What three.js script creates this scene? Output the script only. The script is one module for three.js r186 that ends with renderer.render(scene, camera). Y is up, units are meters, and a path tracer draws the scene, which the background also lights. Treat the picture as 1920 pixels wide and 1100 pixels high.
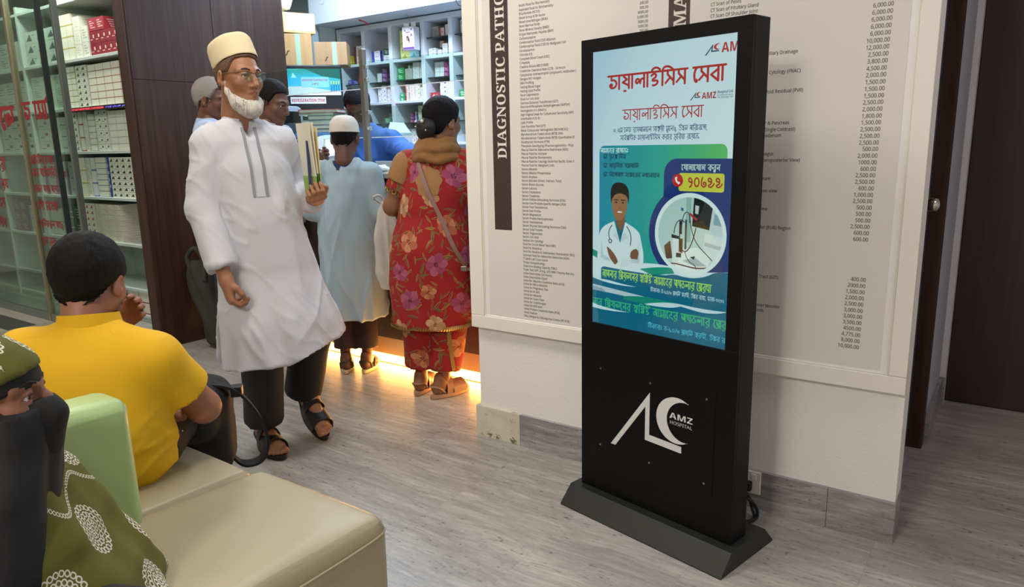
import * as THREE from 'three';
import { RoundedBoxGeometry } from 'three/addons/geometries/RoundedBoxGeometry.js';
import { mergeGeometries } from 'three/addons/utils/BufferGeometryUtils.js';
import { RectAreaLightUniformsLib } from 'three/addons/lights/RectAreaLightUniformsLib.js';

// ------------------------------------------------------------------ camera, exposure, lights
const scene = new THREE.Scene();
scene.background = new THREE.Color(0x000000);
const renderer = new THREE.WebGLRenderer({ antialias: true });
renderer.toneMapping = THREE.LinearToneMapping;
renderer.toneMappingExposure = 1.85;
renderer.shadowMap.enabled = true;
RectAreaLightUniformsLib.init();

const CAM = new THREE.Vector3(0.2371, 1.28, 2.395);
const YAW = 0.6188, PITCH = 0.2042, ROLL = -0.0211, FOCAL = 1351;
const FW = new THREE.Vector3(-Math.sin(YAW) * Math.cos(PITCH), -Math.sin(PITCH), -Math.cos(YAW) * Math.cos(PITCH));
const RT0 = new THREE.Vector3(Math.cos(YAW), 0, -Math.sin(YAW));
const UP0 = new THREE.Vector3().crossVectors(RT0, FW);
const UPV = RT0.clone().multiplyScalar(-Math.sin(ROLL)).addScaledVector(UP0, Math.cos(ROLL));
const camera = new THREE.PerspectiveCamera(2 * Math.atan(550 / FOCAL) * 180 / Math.PI, 1920 / 1100, 0.05, 60);
camera.position.copy(CAM);
camera.up.copy(UPV);
camera.lookAt(CAM.clone().add(FW));

const V = (x, y, z) => new THREE.Vector3(x, y, z);
const CEIL = 2.8;
// ceiling fittings: [x, z, size x, size z, colour, intensity]
const HALL = 0xfff8f0, COOL = 0xd2e6ff;
const FITTINGS = [
  [-0.42, 3.75, 0.26, 0.26, HALL, 120, 'square recessed downlight in the hall ceiling behind the camera'],
  [-1.6, 1.1, 0.6, 0.6, HALL, 9, 'square ceiling panel light over the walking man'],
  [-3.6, 0.9, 0.6, 0.6, HALL, 8, 'square ceiling panel light in front of the brown panel'],
  [-0.9, 4.4, 0.6, 0.6, HALL, 20, 'square ceiling panel light over the back of the hall'],
  [-6.2, 1.2, 0.6, 0.6, HALL, 6, 'square ceiling panel light in front of the shop glass'],
  [1.0, 0.6, 0.5, 0.5, 0xf0ecff, 5, 'square ceiling panel light at the corridor mouth'],
  [-5.7, -0.18, 2.2, 0.16, 0xf2f6ea, 12, 'added narrow ceiling panel light brightening the shop shelves behind the glass'],  // unseen panel, added to brighten the shelves behind the glass
  [-2.7, -1.35, 1.2, 0.3, COOL, 17, 'long ceiling panel light over the pharmacy aisle right of the post'],
  [-4.0, -1.35, 1.2, 0.3, COOL, 12, 'long ceiling panel light over the pharmacy aisle by the fridge'],
];
function areaLight(pos, target, w, h, color, intensity, name) {
  const l = new THREE.RectAreaLight(color, intensity, w, h);
  l.name = name; l.position.copy(pos); l.lookAt(target); l.castShadow = true;
  scene.add(l);
  return l;
}
for (const [x, z, w, d, col, power] of FITTINGS) areaLight(V(x, CEIL - 0.035, z), V(x, 0, z - 0.0001), w, d, col, power, 'ceiling_lamp_light');

// ------------------------------------------------------------------ helpers
let seedState = 7;
const rnd = () => { seedState = (seedState + 0x6d2b79f5) | 0; let t = Math.imul(seedState ^ (seedState >>> 15), 1 | seedState); t = (t + Math.imul(t ^ (t >>> 7), 61 | t)) ^ t; return ((t ^ (t >>> 14)) >>> 0) / 4294967296; };
const rr = (a, b) => a + (b - a) * rnd();
const clamp = (x, a, b) => (x < a ? a : x > b ? b : x);
const lerp = (a, b, t) => a + (b - a) * t;
const smooth = (a, b, x) => { const t = clamp((x - a) / (b - a), 0, 1); return t * t * (3 - 2 * t); };
function hash(x, y, z) { let h = Math.imul(x | 0, 374761393) ^ Math.imul(y | 0, 668265263) ^ Math.imul(z | 0, 1274126177); h = Math.imul(h ^ (h >>> 13), 1103515245); return ((h ^ (h >>> 16)) >>> 0) / 4294967296; }
function noise(x, y, z = 0) {
  const X = Math.floor(x), Y = Math.floor(y), Z = Math.floor(z); x -= X; y -= Y; z -= Z;
  const u = x * x * (3 - 2 * x), v = y * y * (3 - 2 * y), w = z * z * (3 - 2 * z);
  const c = (i, j, k) => hash(X + i, Y + j, Z + k);
  return lerp(lerp(lerp(c(0, 0, 0), c(1, 0, 0), u), lerp(c(0, 1, 0), c(1, 1, 0), u), v), lerp(lerp(c(0, 0, 1), c(1, 0, 1), u), lerp(c(0, 1, 1), c(1, 1, 1), u), v), w);
}
const fbm = (x, y, z = 0, n = 4) => { let s = 0, a = 0.5; for (let i = 0; i < n; i++) { s += a * noise(x, y, z + i * 7.3); x *= 2.03; y *= 2.03; z *= 2.03; a *= 0.5; } return s; };

const usedNames = new Map();
function numbered(name) { const n = usedNames.get(name) ?? 0; usedNames.set(name, n + 1); return n ? name + '_' + String(n).padStart(3, '0') : name; }
function shadows(o) { o.traverse((m) => { if (m.isMesh) { m.castShadow = true; m.receiveShadow = true; } }); return o; }
function tag(o, label, category, group) { o.userData = { label, category }; if (group) o.userData.group = group; return o; }
function thing(name, label, category, pos = [0, 0, 0], turn = 0, group) {
  const o = new THREE.Group(); o.name = numbered(name); scene.add(o);
  o.position.set(...pos); o.rotation.y = turn;
  return tag(o, label, category, group);
}
function part(name, geometry, material, parent, label) {
  const g = Array.isArray(geometry) ? merge(geometry) : geometry;
  const m = new THREE.Mesh(g, material);
  m.name = parent === scene ? numbered(name) : name; parent.add(m); m.castShadow = m.receiveShadow = true;
  if (label) m.userData.label = label;
  return m;
}
function struct(name, geometry, material, parent = scene) {
  const m = part(name, geometry, material, parent);
  if (parent === scene) m.userData.kind = 'structure';
  return m;
}
function single(name, geometry, material, label, category, group) { return tag(part(name, geometry, material, scene), label, category, group); }
function merge(list) {
  const same = list.map((g) => { const q = g.index ? g.toNonIndexed() : g.clone(); for (const k of Object.keys(q.attributes)) if (!['position', 'normal', 'uv', 'color'].includes(k)) q.deleteAttribute(k); return q; });
  for (const k of ['uv', 'color']) { const all = same.every((g) => g.attributes[k]); if (!all) same.forEach((g) => g.attributes[k] && g.deleteAttribute(k)); }
  return mergeGeometries(same);
}
// box by its bounds, with uv in metres
function bx(x0, x1, y0, y1, z0, z1, bevel = 0) {
  const w = x1 - x0, h = y1 - y0, d = z1 - z0;
  let g = bevel ? new RoundedBoxGeometry(w, h, d, 2, Math.min(bevel, w / 2.01, h / 2.01, d / 2.01)) : new THREE.BoxGeometry(w, h, d);
  if (g.index) g = g.toNonIndexed();
  g.translate((x0 + x1) / 2, (y0 + y1) / 2, (z0 + z1) / 2);
  return metreUV(g);
}
function metreUV(g, s = 1) {
  const p = g.attributes.position, n = g.attributes.normal, uv = new Float32Array(p.count * 2);
  for (let i = 0; i < p.count; i++) {
    const ax = Math.abs(n.getX(i)), ay = Math.abs(n.getY(i)), az = Math.abs(n.getZ(i));
    const [u, v] = ay > ax && ay > az ? [p.getX(i), p.getZ(i)] : ax > az ? [p.getZ(i), p.getY(i)] : [p.getX(i), p.getY(i)];
    uv[2 * i] = u * s; uv[2 * i + 1] = v * s;
  }
  g.setAttribute('uv', new THREE.BufferAttribute(uv, 2));
  return g;
}
function tube(points, r, seg = 40, sides = 8, closed = false) {
  return new THREE.TubeGeometry(new THREE.CatmullRomCurve3(points.map((p) => (p.isVector3 ? p : V(...p))), closed), seg, r, sides, closed);
}
function rod(a, b, r, sides = 10, r2 = r) {
  a = a.isVector3 ? a : V(...a); b = b.isVector3 ? b : V(...b);
  const g = new THREE.CylinderGeometry(r2, r, a.distanceTo(b), sides);
  g.applyQuaternion(new THREE.Quaternion().setFromUnitVectors(V(0, 1, 0), b.clone().sub(a).normalize()));
  return g.translate((a.x + b.x) / 2, (a.y + b.y) / 2, (a.z + b.z) / 2);
}
// extruded outline in x, y with depth along z
function prism(points, depth, bevel = 0, z = 0) {
  const s = new THREE.Shape(points.map((p) => new THREE.Vector2(...p)));
  const g = new THREE.ExtrudeGeometry(s, { depth: depth - 2 * bevel, bevelEnabled: bevel > 0, bevelSize: bevel, bevelThickness: bevel, bevelSegments: 2, bevelOffset: -bevel, curveSegments: 16 });
  return g.translate(0, 0, z + bevel);
}

// ------------------------------------------------------------------ textures
function canvasTexture(w, h, draw, srgb = true) {
  const c = document.createElement('canvas'); c.width = w; c.height = h;
  const g = c.getContext('2d'); draw(g, w, h);
  const t = new THREE.CanvasTexture(c); if (srgb) t.colorSpace = THREE.SRGBColorSpace;
  t.wrapS = t.wrapT = THREE.RepeatWrapping;
  return t;
}
function dataTexture(w, h, fn, srgb = true) {
  const d = new Uint8Array(w * h * 4);
  for (let y = 0, i = 0; y < h; y++) for (let x = 0; x < w; x++, i += 4) { const c = fn(x, y); d[i] = c[0]; d[i + 1] = c[1]; d[i + 2] = c[2]; d[i + 3] = 255; }
  const t = new THREE.DataTexture(d, w, h); t.magFilter = THREE.LinearFilter; t.minFilter = THREE.LinearFilter;
  if (srgb) t.colorSpace = THREE.SRGBColorSpace;
  t.wrapS = t.wrapT = THREE.RepeatWrapping; t.needsUpdate = true;
  return t;
}
function scaled(t, u, v) { const c = t.clone(); c.repeat.set(u, v); c.needsUpdate = true; return c; }
// tileable value noise on a period
function tnoise(x, y, px, py, s = 0) {
  const X = Math.floor(x), Y = Math.floor(y); x -= X; y -= Y;
  const u = x * x * (3 - 2 * x), v = y * y * (3 - 2 * y), m = (a, p) => ((a % p) + p) % p;
  return lerp(lerp(hash(m(X, px), m(Y, py), s), hash(m(X + 1, px), m(Y, py), s), u), lerp(hash(m(X, px), m(Y + 1, py), s), hash(m(X + 1, px), m(Y + 1, py), s), u), v);
}
// vein-cut travertine: short fine streaks along u. covers 1.2 m x 0.9 m
function travertine(base, amp, seed, W = 2048, H = 1024) {
  return dataTexture(W, H, (x, y) => {
    const u = x / W, v = y / H;
    const vv = v + (tnoise(u * 5, v * 4, 5, 4, seed) - 0.5) * 0.03;
    let s = (tnoise(u * 4, vv * 26, 4, 26, seed + 1) - 0.5) * 0.75 + (tnoise(u * 12, vv * 80, 12, 80, seed + 2) - 0.5) * 0.6 + (tnoise(u * 34, vv * 200, 34, 200, seed + 3) - 0.5) * 0.5 + (tnoise(u * 110, vv * 330, 110, 330, seed + 7) - 0.5) * 0.35 + (tnoise(u * 3, v * 5, 3, 5, seed + 5) - 0.5) * 0.35;
    const pit = tnoise(u * 60, vv * 190, 60, 190, seed + 4), zone = tnoise(u * 7, v * 9, 7, 9, seed + 8);
    if (pit > 0.84 && zone > 0.45) s -= (pit - 0.84) * 11;
    const lite = tnoise(u * 8, vv * 52, 8, 52, seed + 6);
    if (lite > 0.74) s += (lite - 0.74) * 2.4;
    return [clamp(base[0] + s * amp, 0, 255), clamp(base[1] + s * amp, 0, 255), clamp(base[2] + s * amp * 0.97, 0, 255)];
  });
}
const T = {};
T.floor = travertine([167, 163, 156], 33, 11);
T.plinth = travertine([150, 147, 147], 36, 31, 1024, 512);
T.wood = dataTexture(512, 1024, (x, y) => {   // dark veneer, grain along v
  const u = x / 512, v = y / 1024;
  const s = (tnoise(u * 60, v * 4, 60, 4, 1) - 0.5) * 1 + (tnoise(u * 170, v * 9, 170, 9, 2) - 0.5) * 0.8 + (tnoise(u * 12, v * 2, 12, 2, 3) - 0.5) * 1.2;
  return [64 + s * 15, 43 + s * 11, 33 + s * 9];
});
T.darkdoor = dataTexture(512, 1024, (x, y) => {
  const u = x / 512, v = y / 1024;
  const s = (tnoise(u * 50, v * 3, 50, 3, 5) - 0.5) * 1.2 + (tnoise(u * 170, v * 9, 170, 9, 6) - 0.5) * 0.8;
  return [46 + s * 12, 30 + s * 9, 30 + s * 9];
});
T.grain = dataTexture(256, 256, (x, y) => { const s = tnoise(x / 4, y / 4, 64, 64, 1) * 0.5 + tnoise(x / 2, y / 2, 128, 128, 2) * 0.5; const c = s * 255; return [c, c, c]; }, false);
T.weave = dataTexture(256, 256, (x, y) => { const c = 128 + 60 * Math.sin(x * Math.PI / 4) * Math.sin(y * Math.PI / 4) + 60 * (hash(x, y, 3) - 0.5); return [c, c, c]; }, false);
T.hair = dataTexture(256, 256, (x, y) => { const c = 40 + 200 * (tnoise(x / 2, y / 40, 128, 6, 3) * 0.6 + tnoise(x / 1, y / 24, 256, 10, 4) * 0.4); return [c, c, c]; }, false);

const std = (color, rough = 0.7, o = {}) => new THREE.MeshStandardMaterial({ color, roughness: rough, ...o });
const phys = (color, rough, o = {}) => new THREE.MeshPhysicalMaterial({ color, roughness: rough, ...o });
const M = {
  wall: std(0xefebe4, 0.75, { bumpMap: scaled(T.grain, 3, 3), bumpScale: 0.0006 }),
  frame: std(0xf0ebe0, 0.45),
  ceiling: std(0xe4e1dc, 0.9),
  coolwall: std(0xc9d3da, 0.7),
  floor: std(0xffffff, 0.34, { map: scaled(T.floor, 1 / 1.2, 1 / 0.9), bumpMap: scaled(T.grain, 4, 4), bumpScale: 0.0002 }),
  grout: std(0x8a857e, 0.8),
  plinth: std(0xffffff, 0.4, { map: scaled(T.plinth, 1 / 0.9, 1 / 0.6) }),
  wood: phys(0xffffff, 0.5, { map: scaled(T.wood, 1 / 0.9, 1 / 1.8), specularIntensity: 0.6 }),
  darkdoor: std(0xffffff, 0.42, { map: scaled(T.darkdoor, 1 / 0.9, 1 / 1.8) }),
  black: phys(0x0a0a0b, 0.45, { specularIntensity: 0.4 }),
  blackside: std(0x202022, 0.5),
  steel: std(0xa9a49a, 0.3, { metalness: 0.9 }),
  chrome: std(0xd8d5ce, 0.16, { metalness: 1 }),
  glass: phys(0xe9f4ef, 0.02, { transmission: 1, thickness: 0, ior: 1.5 }),
  glassedge: phys(0x9fc9b8, 0.15, { transmission: 0.6, thickness: 0.004 }),
  shelf: std(0xdfe6ec, 0.5),
  plasticwhite: std(0xe9e7e2, 0.4),
  rubber: std(0x17171a, 0.6),
};
// pixel of the photograph -> point at a depth along the view axis (used to lay joints out), or on a horizontal plane
const ray = (px, py) => FW.clone().addScaledVector(RT0.clone().multiplyScalar(Math.cos(ROLL)).addScaledVector(UP0, Math.sin(ROLL)), (px - 960) / FOCAL).addScaledVector(UPV, -(py - 550) / FOCAL);
const at = (px, py, depth) => CAM.clone().addScaledVector(ray(px, py), depth);
const onY = (px, py, y) => { const r = ray(px, py); return CAM.clone().addScaledVector(r, (y - CAM.y) / r.y); };
const onZ = (px, py, z) => { const r = ray(px, py); return CAM.clone().addScaledVector(r, (z - CAM.z) / r.z); };

// ------------------------------------------------------------------ the setting
{
  // floor: a slab under individual tiles with fine recessed joints
  const slab = struct('floor', bx(-9.2, 3.2, -0.12, -0.004, -2.9, 6.4), M.grout);
  const xs = [], zs = [];
  const TX = 0.4467, TZ = 0.9;
  for (let x = -0.047 - TX * 13; x < 1.6; x += TX) xs.push(x);
  for (let z = -1.6 - TZ * 1; z < 3.4; z += TZ) zs.push(z);
  let k = 0;
  for (const z of zs) for (const x of xs) {
    const g = bx(x + 0.0002, x + TX - 0.0002, -0.012, 0, z + 0.0002, z + TZ - 0.0002);
    const off = [hash(k, 3, 1) * 0.3, hash(k, 5, 2) * 0.02]; k++;
    const uv = g.attributes.uv; for (let i = 0; i < uv.count; i++) uv.setXY(i, uv.getX(i) + off[0], uv.getY(i) + off[1]);
    part('tile', g, M.floor, slab);
  }
  const x0 = xs[0], x1 = xs[xs.length - 1] + TX, z0 = zs[0], z1 = zs[zs.length - 1] + TZ;
  const rest = [bx(x1, 3.2, -0.012, 0, -2.9, 6.4), bx(x0, x1, -0.012, 0, z1, 6.4), bx(x0, x1, -0.012, 0, -2.9, z0), bx(-9.2, x0, -0.012, -0.0005, -2.9, 6.4)];
  part('floor_covering', rest, M.floor, slab);
  // pale tiles with a dark band before the shop glass
  const pale = std(0xb9b3a6, 0.35), dark = std(0x4a4843, 0.35);
  part('pale_tile', bx(-8.6, -5.86, -0.01, 0.0012, -0.02, 0.13), pale, slab);
  part('dark_tile', bx(-8.6, -5.86, -0.01, 0.0012, 0.131, 0.33), dark, slab);
  part('pale_tile', bx(-8.6, -5.86, -0.01, 0.0012, 0.331, 0.9), pale, slab);

  struct('ceiling', bx(-9.2, 3.2, CEIL, CEIL + 0.12, -2.9, 6.4), M.ceiling);
  struct('wall_right', bx(2.6, 2.72, 0, CEIL, -2.9, 6.4), M.wall);
  struct('wall_rear', bx(-9.2, 3.2, 0, CEIL, 6.2, 6.4), M.wall);
  struct('wall_left', bx(-9.2, -9.0, 0, CEIL, -2.9, 6.4), M.wall);
  struct('wall_far', bx(-9.2, 3.2, 0, CEIL, -2.9, -2.62), M.coolwall);

  // the wall that carries the price boards, with plinth tiles
  const wb = struct('wall_board', bx(-1.662, -0.002, 0, CEIL, -0.128, -0.014), M.wall);
  const PH = 0.1418;
  const stained = std(0xffffff, 0.6, { map: canvasTexture(512, 320, (g, w, h) => {
    g.fillStyle = '#ccc7b2'; g.fillRect(0, 0, w, h);
    const blot = (x, y, r, n, col, al) => { for (let i = 0; i < n; i++) { const a = rr(0, 6.28), d = rr(0, r); g.fillStyle = col; g.globalAlpha = al * rr(0.3, 1); g.beginPath(); g.ellipse(x + Math.cos(a) * d, y + Math.sin(a) * d, rr(2, r * 0.35), rr(2, r * 0.3), rr(0, 3), 0, 7); g.fill(); } g.globalAlpha = 1; };
    blot(256, 160, 260, 120, '#d8d3c0', 0.3); blot(430, 90, 36, 22, '#8d7a55', 0.35); blot(425, 190, 16, 10, '#8d7a55', 0.4); blot(120, 70, 30, 10, '#a39069', 0.3);
    blot(160, 285, 40, 30, '#5f5334', 0.5); blot(250, 300, 40, 26, '#4d4630', 0.55); blot(440, 300, 44, 40, '#3b3526', 0.6); blot(60, 300, 26, 14, '#7a6c48', 0.5); blot(230, 150, 20, 5, '#95845e', 0.35); blot(40, 170, 20, 6, '#95845e', 0.35); blot(290, 130, 12, 3, '#8f7f5b', 0.5); blot(210, 190, 14, 3, '#8f7f5b', 0.4);
  }) });
  const uvFit = (g, a, b, c, d) => { const p = g.attributes.position, uv = g.attributes.uv; for (let i = 0; i < p.count; i++) uv.setXY(i, (p.getX(i) - a) / (b - a), (p.getY(i) - c) / (d - c)); return g; };
  part('plinth_tile', uvFit(bx(-1.679, -1.4425, 0, PH, -0.13, 0.0, 0.002), -1.679, -1.4425, 0, PH), stained, wb, 'cream plinth tile with brown stains');
  for (const [a, b] of [[-1.4405, -0.8], [-0.799, -0.2], [-0.199, 0.002]]) part('plinth_tile', bx(a, b, 0, PH, -0.06, 0.0, 0.0015), M.plinth, wb);
  part('plinth_tile', bx(-0.05, 0.0005, 0, PH, -0.132, -0.061, 0.0015), M.plinth, wb);

  // block behind the board wall and the corridor
  struct('wall_core', bx(-1.66, -0.105, 0, CEIL, -2.64, -0.129), M.coolwall);
  struct('wall_corridor', bx(-0.16, -0.012, 0, CEIL, -1.49, -0.935), std(0xb9b9c4, 0.7));
  struct('wall_corridor_end', bx(-0.16, 0.012, 0, CEIL, -1.62, -1.491), std(0xdcdad8, 0.7));
  struct('baseboard_corridor', [bx(-0.012, 0.004, 0, PH, -1.49, -0.936, 0.0015)], M.plinth);
  struct('baseboard_corridor_end', [bx(-0.011, 0.013, 0, PH, -1.4905, -1.478, 0.0015)], M.plinth);
  struct('trim_1', bx(-0.0665, -0.0115, 0, 2.1, -0.934, -0.871, 0.002), M.wood);
  struct('trim_2', bx(-0.0665, -0.0115, 2.1, 2.16, -0.934, -0.12, 0.002), M.wood);
  struct('wall_over_door', bx(-0.16, -0.012, 2.16, CEIL, -0.934, -0.129), M.wall);
  const d1 = struct('door_1', bx(-0.142, -0.104, 0.006, 2.1, -0.868, -0.132, 0.002), M.wood);
  // knob that sticks out past the wall end
  const kz = -0.8;
  const prof = [[0, 0], [0.021, 0], [0.021, 0.005], [0.009, 0.008], [0.0085, 0.03], [0.014, 0.035], [0.026, 0.046], [0.029, 0.06], [0.025, 0.074], [0.012, 0.081], [0, 0.082]].map((p) => new THREE.Vector2(...p));
  const knob = new THREE.LatheGeometry(prof, 28); knob.rotateZ(-Math.PI / 2); knob.translate(-0.104, 1.02, kz);
  part('door_knob', knob, M.chrome, d1, 'round chrome door knob');
  const d2 = struct('door_2', bx(0.0135, 0.92, 0.004, 2.12, -1.615, -1.573, 0.003), M.darkdoor);
  part('door_handle', [rod([0.85, 1.0, -1.573], [0.85, 1.0, -1.53], 0.01), rod([0.86, 1.0, -1.535], [0.74, 1.0, -1.535], 0.009)], M.chrome, d2);
  struct('wall_corridor_back', [bx(0.92, 2.6, 0, CEIL, -1.64, -1.56), bx(0.0125, 0.92, 2.12, CEIL, -1.64, -1.575)], M.wall);

  // dark veneered return wall beside the shop glass, and its narrow front end
  const pw = struct('wall_veneer', bx(-4.42, -4.33, 0, CEIL, -1.195, -0.03), M.wood);
  part('end_panel', bx(-4.424, -4.326, 0, CEIL, -0.03, -0.012, 0.002), M.wood, pw);
  for (const [a, b] of [[-0.612, -0.031], [-1.194, -0.615]]) { part('veneer_panel', bx(-4.33, -4.322, 0.001, 1.72, a, b, 0.001), M.wood, pw); part('veneer_panel', bx(-4.33, -4.322, 1.723, CEIL, a, b, 0.001), M.wood, pw); }
}
for (const [x, z, w, d, col, , label] of FITTINGS) {
  const o = thing('ceiling_lamp', label, 'lamp', [x, CEIL, z]);
  part('housing', [bx(-w / 2 - 0.02, w / 2 + 0.02, -0.02, -0.001, -d / 2 - 0.02, d / 2 + 0.02, 0.003)], M.plasticwhite, o);
  part('diffuser', bx(-w / 2, w / 2, -0.026, -0.02, -d / 2, d / 2), new THREE.MeshStandardMaterial({ color: 0xffffff, emissive: col, emissiveIntensity: 3 }), o);
}

// ------------------------------------------------------------------ price boards
const LISTED = `Aspirated Fluid for Biochemistry|Bicarbonate (HCO3)|Blood Group & Rh Factor|Blood Urea Nitrogen (BUN)|Bone Marrow Study|Bone Mineral Density (BMD)|B-type Natriuretic Peptide (BNP)|Carbamazepine|Cerebrospinal Fluid (CSF) Albumin|Cerebrospinal Fluid (CSF) for Malignant Cell|Ceruloplasmin|Chloride (Cl)|Complete Blood Count (CBC)|C-Peptide|Creatine Kinase-MB (CKMB)|Creatinine Clearance Rate (CCR) - 24 Hours|Cytoplasmic Antineutrophil Cytoplasmic Antibodies (|Dengue NS1 Antigen|DNA Profiling|Fasting Blood Sugar|Fasting Lipid Profile|Fecal Calprotectin|Fluid For Uric Acid|Gamma-Glutamyl Transferase (GGT)|Glucose-6-Phosphate Dehydrogenase (G6PDH)|Hemoglobin A1c (HbA1c)|High Vaginal Swab for Culture and Sensitivity (HVS|Interleukin-6 (IL-6)|Lipid Profile|Liver Function Test (LFT)|Mean Corpuscular Hemoglobin (MCH/MCHC)|Mycobacterium Tuberculosis (MTB) DNA|Mycobacterium Tuberculosis (MTB) Quantitative (R|Parathyroid Hormone (PTH)|Phenytoin Genotyping (Pharmacogenomics - PGx)|Pleural Fluid for Adenosine Deaminase (ADA)|Pleural Fluid for Amylase|Pleural Fluid for Biochemistry|Pleural Fluid for Cytology (Acid-Fast Bacilli, Gram S|Pleural Fluid for Malignant Cells|Serum Albumin|Serum Alkaline Phosphatase|Serum Amylase|Serum Bilirubin (Direct, Indirect, Total)|Serum Blood Glucose|Serum Calcium|Serum Cholesterol|Serum Creatinine|Serum Follicle-Stimulating Hormone (FSH)|Serum Free Prostate-Specific Antigen (PSA)|Serum Free Testosterone|Serum Iron Profile|Serum Magnesium|Serum Protein Electrophoresis|Serum Testosterone|Serum Thyroid Stimulating Hormone (TSH)|Serum Total Protein|Serum Triglycerides|Serum Uric Acid|Sputum for Cytology|Stool for Occult Blood Test (OBT)|Stool For Rotavirus|Stool for Routine & Sedimentary Examination (R/S)|Synovial Fluid for Adenosine Deaminize (ADA)|T Cell/B Cell Cross match|Tissue Histopathology|Total Iron Binding Capacity (TIBC)|Triple Test (AFP, B-hcg, uE3) With Trisomy Risk Ass|Urine Electrolytes (24 Hours)|Urine Electrolytes (Spot)|Urine for Albumin-Creatinine Ratio (ACR)|Urine for Micro Albumin|Urine for Pregnancy Test|Urine for R/ M/E|Urine for Albumin|Urine for Gram Stain|Urine for Urobilinogen|Urine for AFB stain|Urine Protein-Creatinine Ratio (PCR)|Urine Sodium|Zika, Dengue & Chikungunya Combo (RT-PCR)`.split('|');
const PRICES = '6,000.00 6,000.00 6,000.00 6,000.00 6,000.00 10,000.00 12,000.00 2,500.00 3,800.00 4,500.00 2,000.00 1,500.00 1,500.00 1,500.00 2,500.00 2,000.00 1,800.00 1,500.00 2,500.00 2,500.00 2,500.00 500.00 2,000.00 1000.00 600.00 2,500.00 2,500.00 600.00 1,000.00 2,500.00 500.00 500.00 500.00 2,500.00 600.00 600.00'.split(' ');
const PRICES2 = '400.00 2000.00 1,500.00 2,000.00 2,500.00 3,000.00 3,000.00 3,500.00 4500.00 4,775.00 8,000.00 10,000.00'.split(' ');
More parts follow.
